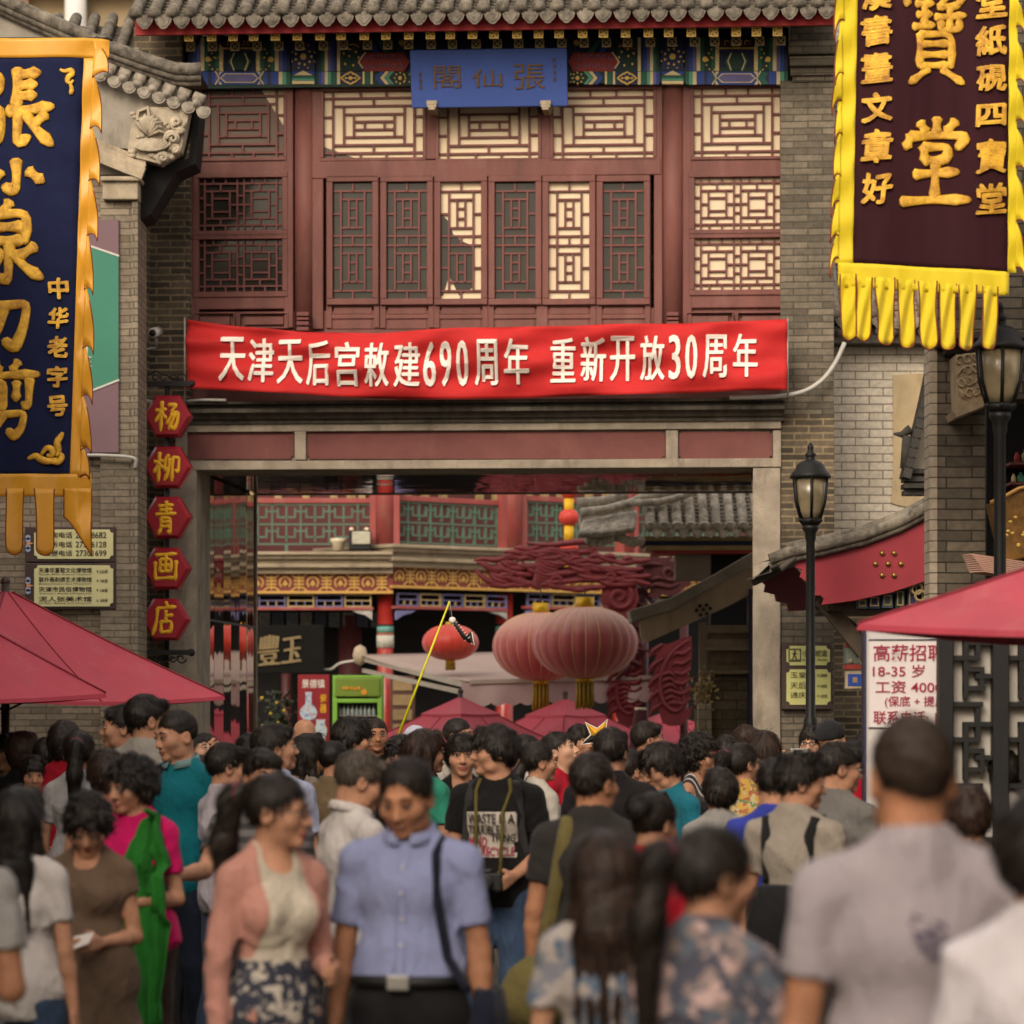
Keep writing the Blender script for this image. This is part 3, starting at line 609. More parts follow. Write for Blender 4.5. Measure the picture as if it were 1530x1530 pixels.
for ch, a, b in spans:
    v, f = GLY[(ch, .0)]; vs = []
    yc = np.interp((a + b) / 2, [345, 480, 600, 725, 840, 1110], [536, 543, 546, 542, 538, 531])
    for x, y_, zz in v:
        px = a + (b - a) * x; py = yc + 33 - 66 * y_
        t_, b_ = np.interp(px, TX, TY), np.interp(px, BX, BY)
        q = ban(px, (py - t_) / (b_ - t_)); vs.append((q[0], q[1] - (.017 if zz > 0 else .004), q[2]))
    for k, (ox, oz) in enumerate(((0, 0), (.0055, .002), (-.0055, -.002), (.002, -.004))): mb.add([(x + ox, y_ - .0012 * k, z + oz) for x, y_, z in vs], f)
mb.build("lettering", M("white_print", (226, 216, 206), .7, .05, 3), bn)
for px, py in ((277, 476), (1177, 476)): pass
for px_, yt, yb in ((276, 474, 598), (1177, 474, 588)):
    mb = MB(); a, b = GF.p(px_, yt, -.62), GF.p(px_, yb, -.62); mb.tube([(a[0], -.2, a[1]), (a[0], -.6, a[1]), (a[0], -.62, a[1] - .02), (b[0], -.62, b[1] + .02), (b[0], -.6, b[1]), (b[0], -.2, b[1])], .007, 6); mb.build("end_pole", METAL, bn)
# ---- hexagonal shop sign on its rod
hs = GF.empty("hanging_shop_sign"); tag(hs, "string of five red hexagon plates with yellow brush characters", "shop sign")
w_ = -.72; SG_R = M("sign_red", (150, 30, 44), .35, .12, 3, coat=.4); SG_RD = M("sign_red_edge", (112, 22, 34), .35, .1, 3, coat=.4); SG_Y = M("sign_yellow", (232, 176, 34), .5, .08, 5)
mb = MB(); a = GF.p(250, 573, w_); b = GF.p(249, 985, w_); mb.tube([(a[0], w_, a[1]), (b[0], w_, b[1])], .022, 8); mb.build("rod", BLACK, hs)
for t, flip in ((574, 1), (975, -1)):
    mb = MB(); a = GF.p(198, t, w_); b = GF.p(286, t, w_)
    mb.box(a[0], w_ - .03, a[1] - .022, b[0], w_ + .03, a[1] + .022); mb.box(a[0] - .02, w_ - .05, a[1] - .05, a[0] + .02, .0, a[1] + .05); mb.ball((b[0], w_, a[1]), .035, 8)
    for k in range(4):
        cx_, cz = GF.p(232 + 13 * k, t - flip * 9, w_); rr = .045 if k % 2 else .035
        mb.tube([(cx_ + rr * (1 - q / 9) * math.cos(q), w_, cz + rr * (1 - q / 9) * math.sin(q) * flip) for q in np.linspace(0, 6.5, 14)], .007, 5)
    mb.tube([(*GF.p(204, t - flip * 4, w_)[:1], w_, GF.p(204, t - flip * 4, w_)[1]), (GF.u(232, w_), w_, GF.z(232, t - flip * 20, w_)), (GF.u(268, w_), w_, GF.z(268, t - flip * 5, w_))], .008, 5)
    mb.build("bracket", BLACK, hs)
for ch, cx_, cy_, rc in (("杨", 252, 623, (233, 600, 273, 647)), ("柳", 252, 699, (232, 676, 273, 722)), ("青", 252, 774, (234, 750, 267, 800)), ("画", 250, 850, (230, 826, 270, 870)), ("店", 249, 926, (231, 900, 268, 951))):
    hexp = lambda k: [(cx_ - 36 * k, cy_), (cx_ - 18 * k - (k - 1) * 0, cy_ - 31 * k), (cx_ + 18 * k, cy_ - 31 * k), (cx_ + 36 * k, cy_), (cx_ + 18 * k, cy_ + 31 * k), (cx_ - 18 * k, cy_ + 31 * k)]
    mb = MB(); p0, p1 = GF.poly(hexp(1), w_), GF.poly(hexp(.86), w_)
    mb.prism(p0, w_ - .055, w_ + .05, 1)
    vs = [(x, w_ - .058, z) for x, z in p0] + [(x, w_ - .092, z) for x, z in p1]
    mb.add(vs, [(i, 6 + i, 6 + (i + 1) % 6, (i + 1) % 6) for i in range(6)], 0); mb.add([(x, w_ - .092, z) for x, z in p1], [(5, 4, 3, 2, 1, 0)], 0)
    pl_ = mb.build("sign_plate", [SG_R, SG_RD], hs)
    mb = MB(); q = GF.r(*rc, w_); brush(mb, ch, q[0], q[1], q[2], q[3], w_ - .092, .0175, flat=.6, lean=.06); mb.build("character", SG_Y, pl_)
# ---- little camera and loose cables
cc = GF.empty("security_camera"); tag(cc, "small white security camera on the dark brick beside the banner", "security camera")
mb = MB(); a = GF.p(232, 498, -.5); mb.tube([(a[0], -.62, a[1] - .01), (a[0], -.36, a[1] + .03)], [.045, .045], 12); mb.build("body", M("camera_white", (196, 190, 178), .4, .05, 5), cc)
mb = MB(); mb.tube([(a[0], -.635, a[1] - .012), (a[0], -.6, a[1] - .006)], .03, 12); mb.build("lens", BLACK, cc)
mb = MB(); mb.tube([(a[0], -.45, a[1] - .03), (a[0], -.42, a[1] - .12), (a[0] - .15, -.35, a[1] - .13), (a[0] - .2, -.12, a[1] - .1)], .014, 6); mb.tube([(a[0] - .18, -.3, a[1] + .1), (a[0] - .1, -.34, a[1] - .02), (a[0] - .19, -.2, a[1] - .16), (a[0] - .18, -.12, a[1] - .5)], .009, 6); mb.build("mount", METAL, cc)
def cable(pts, rad, label, fr=GF, mat=CABLE):
    P = [(fr.u(px, w1), w1, fr.z(px, py, w1)) for px, py, w1 in pts]; q = []
    for i in range(len(P) - 1):
        a, b = Vector(P[i]), Vector(P[i + 1]); q += [tuple(a.lerp(b, t / 4)) for t in range(4)]
    q.append(P[-1])
    for _ in range(3): q = [q[0]] + [tuple((Vector(q[i - 1]) + Vector(q[i]) * 2 + Vector(q[i + 1])) / 4) for i in range(1, len(q) - 1)] + [q[-1]]
    mb = MB(); mb.tube(q, rad, 6); o = mb.build("cable", mat); o.location = (fr.ox, fr.oy, 0); o.rotation_euler = (0, 0, -fr.yaw); tag(o, label, "cable"); return o
cable([(1262, 512, -.3), (1250, 540, -.32), (1232, 566, -.35), (1205, 585, -.4), (1165, 593, -.5), (1090, 594, -.52)], .02, "pale conduit curving down from the right brick pier to the stone string course")
cable([(338, 598, -.5), (300, 597, -.5), (270, 601, -.45), (232, 602, -.4), (212, 596, -.25)], .014, "pale cable running from behind the top hexagon plate to the banner's lower corner")
# ------------------------------------------------------------ LEFT: brick house with gable and carved corner
LF = Fr(0, 28.6, 0)
lh = LF.empty("brick_house"); tag(lh, "grey brick house at left with a sloping tiled verge and carved stone corner block", "house")
mb = MB(); LF.box(mb, -700, 262, 196, 1500, 0, .9); mb.build("wall", brick_mat("house_brick", (148, 134, 116), (112, 101, 87), (96, 88, 76), .26, .052, .005, .4, stain_c=(72, 66, 58)), lh)
gbox("corner_pier", [(150, 292, 199, 1500, -.06, .02), (197, 300, 206, 1500, -.10, .6)], brick_mat("pier_brick", (150, 138, 120), (122, 111, 96), (98, 90, 78), .26, .056, .005, .5, stain_c=(80, 72, 62)), .004, lh, LF)
gbox("pier_cap", [(153, 268, 206, 298, -.14, .3), (150, 263, 210, 270, -.18, .3)], STONE, .012, lh, LF)
mb = MB(); mb.prism(LF.poly([(-700, 262), (150, 262), (214, 262), (214, 250), (145, 218), (262, 232), (280, 140), (180, 95), (60, 40), (-60, -15), (-700, -300)], .02), -.02, .55)
mb.build("gable_wall", M("gable_render", (146, 138, 126), .9, .2, 4, .35, dirt=((98, 89, 78), .85)), lh)
mb = MB()
for k, (dy, ww) in enumerate(((0, -.06), (9, -.12), (17, -.17))):
    a, b = LF.p(132, 214 + dy), LF.p(218, 248 + dy); mb.bar((a[0], ww, a[1]), (b[0], ww, b[1]), .1, .045, up=(0, 1, 0))
mb.build("cornice", STONE, lh, .004)
VG = [(-260, -125), (-60, -30), (60, 24), (120, 50), (165, 70), (215, 88), (262, 103), (285, 104), (300, 103)]
def along(fr, pts, w_): return [(fr.u(a, w_), w_, fr.z(a, b, w_)) for a, b in pts]
mb = MB(); mb.tube(along(LF, VG, -.12), .055, 10); mb.tube(along(LF, [(a, b + 12) for a, b in VG], -.10), .035, 8); mb.tube(along(LF, [(a, b + 20) for a, b in VG], -.06), .03, 8)
for w0, w1, dy in ((-.04, .7, 6),):
    q0 = along(LF, [(a, b + dy) for a, b in VG], w0); q1 = [(p[0], w1, p[2]) for p in q0]; n = len(q0)
    low = [(p[0], p[1], p[2] - .08) for p in q0]; mb.add(q0 + q1 + low, [(i, i + 1, n + i + 1, n + i) for i in range(n - 1)] + [(2 * n + i, 2 * n + i + 1, i + 1, i) for i in range(n - 1)])
mb.build("roof_verge", TILE, lh)
mb = MB()   # row of round and pointed tile ends under the verge
for k in range(9):
    px = 118 + k * 22; py = np.interp(px, [100, 165, 230, 300], [84, 112, 135, 158])
    a = LF.p(px, py, -.1); mb.tube([(a[0], -.16, a[1]), (a[0], .1, a[1])], .036, 12); mb.tube([(a[0], -.168, a[1]), (a[0], -.1, a[1])], .024, 10)
    a = LF.p(px + 11, py + 14, -.08); poly = [(a[0] + .062 * math.cos(t), a[1] + .02 + .062 * math.sin(t) * (1.15 if math.sin(t) < 0 else .5)) for t in np.linspace(0, 2 * math.pi, 14)[:-1]]
    mb.prism(poly, -.15, -.11); mb.prism([(a[0] + (x - a[0]) * .65, a[1] + (z - a[1]) * .65) for x, z in poly], -.158, -.12)
    a2 = LF.p(px - 4, py - 10, 0); mb.tube([(a2[0], -.05, a2[1]), (a2[0] + .09, -.05, a2[1] - .035)], .05, 8)
mb.build("tile_ends", TILE_PALE, lh)
mb = MB()   # carved flower block
blk = [(205, 165), (225, 160), (284, 160), (276, 200), (270, 225), (240, 245), (190, 232), (196, 190)]
mb.prism(LF.poly(blk, -.1), -.10, .3)
def curl(cx_, cy_, r, turns, th, a0=0, w_=-.13):
    pts = []
    for t in np.linspace(0, turns * 2 * math.pi, int(10 * turns) + 4):
        rr = r * (1 - t / (turns * 2 * math.pi + 1.2)); p = LF.p(cx_ + rr * math.cos(t + a0), cy_ + rr * math.sin(t + a0), w_); pts.append((p[0], w_, p[1]))
    mb.tube(pts, th, 6)
for cx_, cy_, r, a0 in ((264, 183, 12, 0), (258, 207, 15, 1), (244, 236, 10, 2), (262, 224, 8, 3), (270, 196, 6, 2)):
    curl(cx_, cy_, r, 1.6, .017, a0); curl(cx_, cy_, r * .55, 1.2, .014, a0 + 2, -.15)
for k in range(7):
    c = 222 + k * .6; rr = 6 + k * 3.4; pts = []
    for t in np.linspace(.25, 2.9 - k * .06, 12): p = LF.p(c + rr * math.cos(t) * 1.15, 206 + rr * math.sin(t) * .55 + k * .8, -.13); pts.append((p[0], -.125 - .004 * k, p[1]))
    mb.tube(pts, .013, 6)
for k in range(9):
    a0 = -2.5 + k * .28; p0 = LF.p(221, 203, -.14); p1 = LF.p(221 + 18 * math.cos(a0), 203 + 26 * math.sin(a0), -.14); p2 = LF.p(222 + 27 * math.cos(a0 + .16), 203 + 34 * math.sin(a0 + .16), -.14)
    mb.tube([(p0[0], -.11, p0[1]), (p1[0], -.15, p1[1]), (p2[0], -.12, p2[1])], [.012, .026, .008], 6, flat=.6)
for k in range(22):
    p = LF.p(random.uniform(196, 268), random.uniform(168, 236), -.1); mb.ball((p[0], -.10, p[1]), random.uniform(.018, .036), 7, sq=(1.3, .8, .8))
q = LF.p(214, 172, -.12); mb.line([(q[0] - .05, q[1] - .04), (q[0] + .05, q[1] - .02), (q[0] + .04, q[1] + .06), (q[0] - .04, q[1] + .03)], .02, -.15, -.08, 0, True)
mb.build("carved_block", M("carved_flower", (170, 157, 136), .9, .3, 10, .4, 60, dirt=((96, 84, 70), .75)), lh)
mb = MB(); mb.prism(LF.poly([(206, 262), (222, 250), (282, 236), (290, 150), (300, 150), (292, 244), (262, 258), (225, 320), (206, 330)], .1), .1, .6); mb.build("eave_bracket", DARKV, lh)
# roof seen between house and gatehouse, and the wall far behind it
RF = Fr(0, 29.6, 0)
br = RF.empty("tiled_roof"); tag(br, "plain grey barrel-tiled roof slope above the left house verge", "roof")
mb = MB(); tile_roof(mb, RF.u(-30), RF.u(197), -.2, RF.z(100, 128), 1.3, RF.z(100, 128) + .78, 8, .052); mb.build("roof_tiles", TILE, br)
mb = MB(); RF.box(mb, -120, 130, 200, 320, .2, 1.4); mb.build("wall", BRICK_OLD, br)
FF = Fr(0, 62, 0)
fb = FF.empty("apartment_block"); tag(fb, "plain beige building rising behind the tiled roof in the top left corner", "building")
gbox("wall", [(-300, -120, 330, 640, 0, 6)], M("beige_render", (146, 128, 98), .9, .06, .6, dirt=((150, 132, 100), .4)), 0, fb, FF)
gbox("ledge", [(-300, -30, 330, -12, -.4, 0), (-50, -90, 42, 20, -.2, 0)], M("pinkish_render", (168, 132, 112), .9, .06, .6), 0, fb, FF)
mb = MB(); a = FF.p(113, 60, -.3); mb.tube([(a[0], -.3, a[1] - 2), (a[0], -.3, a[1] + 2.4)], .2, 14); mb.build("downpipe", M("pipe_white", (206, 202, 196), .6, .05, 2), fb)
# billboard and direction board on the left wall
bb = LF.empty("wall_poster"); tag(bb, "purple and green wall poster half hidden behind the blue banner", "poster")
mb = MB(); LF.box(mb, -60, 328, 177, 676, -.10, -.005, 0)
mb.prism(LF.poly([(-60, 300), (177, 382), (177, 568), (-60, 660)], -.104), -.104, -.09, 1)
ln2 = lambda pts: mb.line(LF.poly(pts, -.106), .016, -.108, -.09, 2)
ln2([(-60, 300 + 1), (177, 382)]); ln2([(-60, 660), (177, 568)])
mb.build("panel", [M("poster_purple", (118, 92, 98), .7, .06, 2), M("poster_green", (62, 126, 104), .7, .06, 2), M("poster_white", (200, 196, 184), .7, .05, 2)], bb)
mb = MB(); q = LF.r(112, 512, 137, 528, -.105); mb.glyph("ET", *q, -.105, .004, 0, .008)
q = LF.r(120, 533, 137, 534.5, -.105); mb.box(q[0], -.109, q[1], q[2], -.105, q[3])
q = LF.r(120, 540, 137, 556, -.105); mb.glyph("开", *q, -.105, .004, 0, .0)
mb.build("lettering", MATS["poster_white"], bb)
def plate_poly(a, t, b, u_, k=5): return [(a + k, t), (b - k, t), (b - k, t + k * .5), (b - k * .5, t + k), (b, t + k), (b, u_ - k), (b - k * .5, u_ - k), (b - k, u_ - k * .5), (b - k, u_), (a + k, u_), (a + k, u_ - k * .5), (a + k * .5, u_ - k), (a, u_ - k), (a, t + k), (a + k * .5, t + k), (a + k, t + k * .5)]
SIGN_BR = M("sign_brown", (66, 50, 48), .5, .08, 4); SIGN_CR = M("sign_cream", (208, 202, 150), .6, .05, 4); INK = M("sign_ink", (44, 38, 34), .7, .1, 4)
MOTIF = M("motif_blue", (150, 160, 190), .6, .1, 6); MOTIF2 = M("motif_orange", (196, 140, 100), .6, .1, 6)
def sign_rows(fr, w_, mb, rows):
    for s_, b, a, t, c, u_ in rows:
        q = fr.r(a, t, c, u_, w_); mb.glyph(s_, q[0], q[1], q[2], q[3], w_, .003, 0, b)
def motif(fr, w_, x, y, mb):
    for dy in (-9, -5, 5, 9): X, Z = fr.p(x, y + dy, w_); mb.disc(X, Z, .022, w_ - .006, w_, 10, 0)
    X, Z = fr.p(x + 3, y, w_); mb.prism([(X - .03, Z - .02), (X + .03, Z), (X - .03, Z + .02)], w_ - .008, w_, 1)
db = LF.empty("direction_board"); tag(db, "brown board with two cream plates of museum names on the left brick wall", "sign")
gbox("backboard", [(37, 787, 173, 840, -.075, -.002), (37, 841.5, 173, 910, -.075, -.002)], SIGN_BR, .006, db, LF)
for rc, rows in (((51, 791, 169, 835), [("咨询电话", .008, 66, 795, 108, 804), ("27318682", .008, 113, 795, 159, 804), ("投诉电话", .008, 66, 809, 108, 818), ("27356128", .008, 113, 809, 159, 818), ("救援电话", .008, 66, 822, 108, 831), ("27301699", .008, 113, 822, 159, 831)]),
                 ((51, 844.5, 169, 906), [("天津华夏鞋文化博物馆", .008, 58, 848, 137, 856), ("Tianjin Shoe Culture Museum", 0, 58, 857.5, 136, 859.5), ("联升斋刺绣艺术博物馆", .008, 58, 862, 137, 870), ("Embroidery Art Museum", 0, 58, 871.5, 136, 873.5), ("天津市民俗博物馆", .008, 58, 876.5, 137, 884.5), ("Tianjin Folk Museum", 0, 58, 886, 136, 888), ("泥人张美术馆", .008, 58, 891, 137, 899), ("Ni Ren Zhang Art Museum", 0, 58, 900.5, 136, 902.5),
                   ("↑ 230米", 0, 144, 851, 161, 857), ("↑ 190米", 0, 144, 865, 161, 871), ("↑ 140米", 0, 144, 879, 161, 885), ("↓ 180米", 0, 144, 894, 161, 900)])):
    mb = MB(); mb.prism(LF.poly(plate_poly(*rc), -.085), -.085, -.07); po = mb.build("plate", SIGN_CR, db)
    mb = MB(); sign_rows(LF, -.0855, mb, rows); mb.build("lettering", INK, po)
mb = MB(); motif(LF, -.076, 42, 812, mb); motif(LF, -.076, 42, 875, mb); mb.build("cloud_motif", [MOTIF, MOTIF2], db)
cable([(118, 680, -.1), (150, 680, -.12), (190, 682, -.13), (204, 685, -.13), (202, 700, -.1)], .016, "pale pipe along the left wall beside the blue banner", LF)
# ------------------------------------------------------------ hanging shop banners with flame edges
def flame_banner(name, label, fr, field, top, bottom, flames, tongues, mats, ripple, band=22, side='right', letters=None, pole=None, lmat=None):
    """field: px corners of the dark cloth (tl, tr, br, bl); flames/tongues in px; the cloth hangs with soft folds"""
    root = fr.empty(name); tag(root, label, "banner"); CL, BORD, TRIM = mats
    def P(px, py, off=0): u_, z_ = fr.p(px, py, 0); return (u_, ripple(px, py) + off, z_)
    (tl, tr, br_, bl) = field
    def F_(s, t):
        a = tl[0] + (tr[0] - tl[0]) * s, tl[1] + (tr[1] - tl[1]) * s; b = bl[0] + (br_[0] - bl[0]) * s, bl[1] + (br_[1] - bl[1]) * s
        return a[0] + (b[0] - a[0]) * t, a[1] + (b[1] - a[1]) * t
    def grid(fn, n, m_, off, mat, mb):
        mb.add([P(*fn(i / n, j / m_), off) for j in range(m_ + 1) for i in range(n + 1)], [(j * (n + 1) + i, (j + 1) * (n + 1) + i, (j + 1) * (n + 1) + i + 1, j * (n + 1) + i + 1) for j in range(m_) for i in range(n)], mat, True)
    mb = MB(); grid(F_, 24, 60, 0, 0, mb); o = mb.build("cloth", CL, root); so = o.modifiers.new("thick", 'SOLIDIFY'); so.thickness = .006
    mb = MB()
    for s0, s1, e in flames['bands']:      # straight bands outside the field
        grid(lambda s, t: (F_(e, t)[0] + s0 + (s1 - s0) * s, F_(e, t)[1]), 6, 60, -.004, 0, mb)
    if top: grid(lambda s, t: (top[0] + (top[2] - top[0]) * s, top[1] + (top[3] - top[1]) * t), 24, 6, -.006, 0, mb)
    if bottom: grid(lambda s, t: (bottom[0] + (bottom[2] - bottom[0]) * s, bottom[1] + (bottom[3] - bottom[1]) * t + (bottom[4] * s if len(bottom) > 4 else 0)), 30, 6, -.006, 0, mb)
    trims = []
    for rx0, ry0, rx1, ry1, tx_, ty_ in flames['tips']:     # root top, root bottom, tip
        c = (tx_ + rx0) / 2
        def fl(s, t):
            up = ((1 - s) ** 2 * rx0 + 2 * s * (1 - s) * (rx0 + (tx_ - rx0) * 1.15) + s * s * tx_, (1 - s) ** 2 * ry0 + 2 * s * (1 - s) * (ry0 + (ty_ - ry0) * .35) + s * s * ty_)
            lo = ((1 - s) ** 2 * rx1 + 2 * s * (1 - s) * (rx1 + (tx_ - rx1) * .75) + s * s * tx_, (1 - s) ** 2 * ry1 + 2 * s * (1 - s) * (ry1 - abs(tx_ - rx1) * .55) + s * s * ty_)
            return up[0] + (lo[0] - up[0]) * t, up[1] + (lo[1] - up[1]) * t
        grid(fl, 10, 5, -.012, 0, mb); trims.append([P(*fl(s, 1), -.014) for s in np.linspace(0, 1, 10)]); trims.append([P(*fl(s, 0), -.014) for s in np.linspace(.3, 1, 10)])
    for a, b, t0, t1, pt in tongues:
        def tg(s, t):
            if pt: x = a + (b - a) * s; e = t0 + (t1 - t0) * (.42 + .58 * s ** 1.3); return a + (b - a) * (s + (1 - s) * .0) + pt * t, t0 + (e - t0) * t
            hw = (b - a) / 2 * (1.06 - .16 * t + .05 * math.sin(5 * t + a)); q = 2 * s - 1; return (a + b) / 2 + hw * q + 2.2 * t * math.sin(a * .37 + 2 * t), t0 + (t1 - t0 - hw * .9 * (1 - math.sqrt(max(0, 1 - q * q)))) * t
        grid(tg, 12, 12, -.008, 0, mb); trims.append([P(*tg(0, t), -.01) for t in np.linspace(0, 1, 12)] + [P(*tg(s, 1), -.01) for s in np.linspace(.04, 1, 14)] + [P(*tg(1, t), -.01) for t in np.linspace(.98, 0, 12)])
    o = mb.build("border", BORD, root); so = o.modifiers.new("thick", 'SOLIDIFY'); so.thickness = .002
    mb = MB()
    for t in trims: mb.tube(t, .004, 5)
    mb.build("edge_piping", TRIM, root)
    mb = MB(); sheet = lambda X, Z: ripple(CX + X / fr.oy * F, HY - (Z - ZC) / fr.oy * F)
    vs_ = np.vectorize(sheet)
    for kind, ch, rc, wd in letters:
        q = fr.r(*rc)
        if kind == 'b': brush(mb, ch, q[0], q[1], q[2], q[3], -.008, wd, flat=.25, ysheet=sheet, lean=.04)
        else:
            for j, (ox, oz) in enumerate(((0, 0), (.006, .003), (-.006, -.003), (.003, -.005), (-.003, .005))): mb.glyph(ch, q[0] + ox, q[1] + oz, q[2] + ox, q[3] + oz, -.010 - .0012 * j, .008, 0, .0, slant=.08, warp=.004, sheet=lambda X, Z: vs_(X, Z))
    mb.build("lettering", lmat, root)
    if pole:
        a, b = fr.p(*pole[0]), fr.p(*pole[1]); mb = MB(); mb.tube([(a[0], .03, a[1]), (b[0], .03, b[1])], .012, 8); mb.ball((b[0], .03, b[1]), .018, 8); mb.build("pole", BLACK, root)
    return root
m, nt, bs = nodes_of("gold_embroidery"); v = vec(nt, 'Object', (1, 1, 1)); nn = noise(nt, v, 9, 6, .75)
nt.links.new(ramp(nt, nn, .32, lin((150, 98, 24)), .62, lin((236, 184, 54))), bs.inputs['Base Color']); bs.inputs['Roughness'].default_value = .42; bs.inputs['Metallic'].default_value = .25
wv = nt.nodes.new("ShaderNodeTexWave"); wv.inputs['Scale'].default_value = 60; wv.bands_direction = 'Z'; wv.inputs['Distortion'].default_value = 6; nt.links.new(v, wv.inputs[0]); bump(nt, bs, wv.outputs['Fac'], .35, .004); EMB = m
SATIN = M("gold_satin", (214, 152, 36), .38, .12, 3, .1, 30, sheen=.3); NAVYC = M("navy_cloth", (30, 35, 64), .9, .15, 6, .15, 120, spec=.1); YEL = M("yellow_cotton", (214, 190, 20), .7, .1, 3, .12, 60, sheen=.2)
MAR = M("maroon_cloth", (52, 24, 30), .75, .18, 4, .12, 90, stretch=(3, 1, .4), spec=.1); PIPE_R = M("piping_brown", (122, 54, 26), .7, .1, 6)
BF = Fr(0, 24.5, 0)
flame_banner("vertical_banner", "navy blue hanging banner with gold brush characters and gold flame border at left", BF,
    ((-150, 86), (125, 82), (104, 712), (-150, 708)), (-150, 57, 163, 86), (-150, 708, 137, 742),
    {'bands': [(0, 17, 1)], 'tips': [(140, 60, 138, 116, 162, 110), (139, 108, 134, 192, 152, 200), (136, 184, 132, 270, 149, 279), (133, 262, 129, 352, 146, 361), (130, 344, 125, 432, 139, 441), (127, 425, 123, 520, 140, 530), (125, 512, 121, 592, 138, 605), (122, 586, 120, 672, 136, 678), (121, 665, 120, 712, 134, 716)]},
    [(-35, -6, 730, 828, 0), (10, 36, 730, 829, 0), (53, 80, 730, 830, 0), (95, 137, 730, 832, 0.001)],
    (NAVYC, SATIN, PIPE_R), lambda x, y: .012 * math.sin(x * .05 + y * .004) + .01 * math.sin(x * .11 - y * .01) * max(0, min(1, (y - 640) / 80)) + (.018 * math.sin(y * .075 + x * .06) if x > 118 else 0),
    letters=[('b', "张", (-38, 98, 82, 232), .046), ('b', "小", (-30, 236, 74, 292), .045), ('b', "泉", (-42, 300, 70, 428), .045), ('b', "刀", (-40, 438, 60, 530), .045), ('b', "剪", (-46, 540, 62, 655), .036)] +
    [('g', c, (74 - k * .6, 416 + k * 44, 102 - k * .6, 446 + k * 44), 0) for k, c in enumerate("中华老字号")] +
    [('b', "店", (40, 640, 96, 692), .02)][:0], pole=((-200, 57), (165, 57)), lmat=EMB)
# small embroidered clouds of the navy banner
CLP = MB(), MB(); _vb = [o for o in bpy.data.objects if o.name == "vertical_banner"][0]
for ci, (pts, th) in enumerate((([(90, 104), (96, 108), (108, 104), (109, 112), (103, 114), (100, 122), (106, 126), (110, 120)], .02), ([(104, 124), (108, 132), (106, 142), (110, 134)], .016), ([(42, 686), (54, 680), (62, 688), (74, 690), (86, 686)], .026), ([(62, 680), (70, 668), (80, 672), (78, 682), (70, 680)], .024), ([(84, 682), (90, 672), (84, 662), (92, 652), (94, 646)], .024), ([(74, 690), (88, 692), (94, 682), (88, 676)], .022))):
    mb = CLP[0 if ci < 2 else 1]
    xs, ys = np.interp(np.linspace(0, len(pts) - 1, len(pts) * 4), range(len(pts)), [q[0] for q in pts]), np.interp(np.linspace(0, len(pts) - 1, len(pts) * 4), range(len(pts)), [q[1] for q in pts])
    for _ in range(4): xs[1:-1] = (xs[:-2] + 2 * xs[1:-1] + xs[2:]) / 4; ys[1:-1] = (ys[:-2] + 2 * ys[1:-1] + ys[2:]) / 4
    mb.tube([(BF.u(a), -.016, BF.z(a, b)) for a, b in zip(xs, ys)], [th * (.4 + .7 * math.sin(math.pi * (i + .6) / (len(xs) + .2))) for i in range(len(xs))], 8, flat=.4, ref=(0, 1, 0))
for mb in CLP: mb.build("cloud_embroidery", EMB, _vb)
YF = Fr(0, 18.3, 0)
flame_banner("vertical_banner", "dark maroon hanging banner with bright yellow flame border and fringe at right", YF,
    ((1284, -120), (1508, -120), (1506, 407), (1274, 393)), None, (1252, 392, 1508, 428, 14),
    {'bands': [(-27, 0, 0), (0, 13, 1)], 'tips': [(1258, -40, 1262, 30, 1246, 62), (1257, 40, 1260, 110, 1247, 128), (1258, 100, 1258, 150, 1243, 173), (1257, 150, 1258, 200, 1247, 215), (1256, 195, 1256, 262, 1245, 268), (1255, 250, 1254, 300, 1242, 325), (1254, 300, 1253, 352, 1241, 364), (1253, 345, 1253, 385, 1240, 416),
        (1518, 0, 1518, 40, 1534, 70), (1518, 60, 1518, 120, 1534, 140), (1518, 130, 1518, 180, 1534, 196), (1518, 190, 1518, 250, 1534, 262), (1518, 260, 1518, 330, 1534, 345), (1518, 330, 1518, 400, 1532, 425)]},
    [(1255, 1278, 410, 508, 0), (1279, 1302, 415, 510, 0), (1308, 1335, 415, 516, 0), (1341, 1366, 418, 520, 0), (1373, 1399, 420, 522, 0), (1404, 1428, 424, 523, 0), (1433, 1457, 426, 524, 0), (1468, 1491, 428, 522, 0)],
    (MAR, YEL, PIPE_R), lambda x, y: .012 * math.sin(x * .045 + y * .006) + (.012 * math.sin(y * .09 + x * .04) if x < 1276 or x > 1507 else 0) + (.010 * math.sin(x * .2) + .012 * math.sin(y * .07 + x * .31)) * max(0, min(1, (y - 380) / 60)),
    letters=[('b', "寶", (1344, -35, 1454, 126), .023), ('b', "堂", (1344, 178, 1452, 310), .030)] +
    [('g', c, (1288, t, 1331, u_), 0) for c, t, u_ in (("漢", -30, 14), ("書", 25, 67), ("畫", 80, 124), ("文", 140, 182), ("章", 196, 244), ("好", 260, 304))] +
    [('g', c, (1459, t, 1502, u_), 0) for c, t, u_ in (("堂", -20, 26), ("紙", 40, 83), ("硯", 100, 136), ("四", 158, 189), ("寶", 211, 258), ("堂", 276, 320))], pole=((1240, -122), (1540, -122)), lmat=EMB)
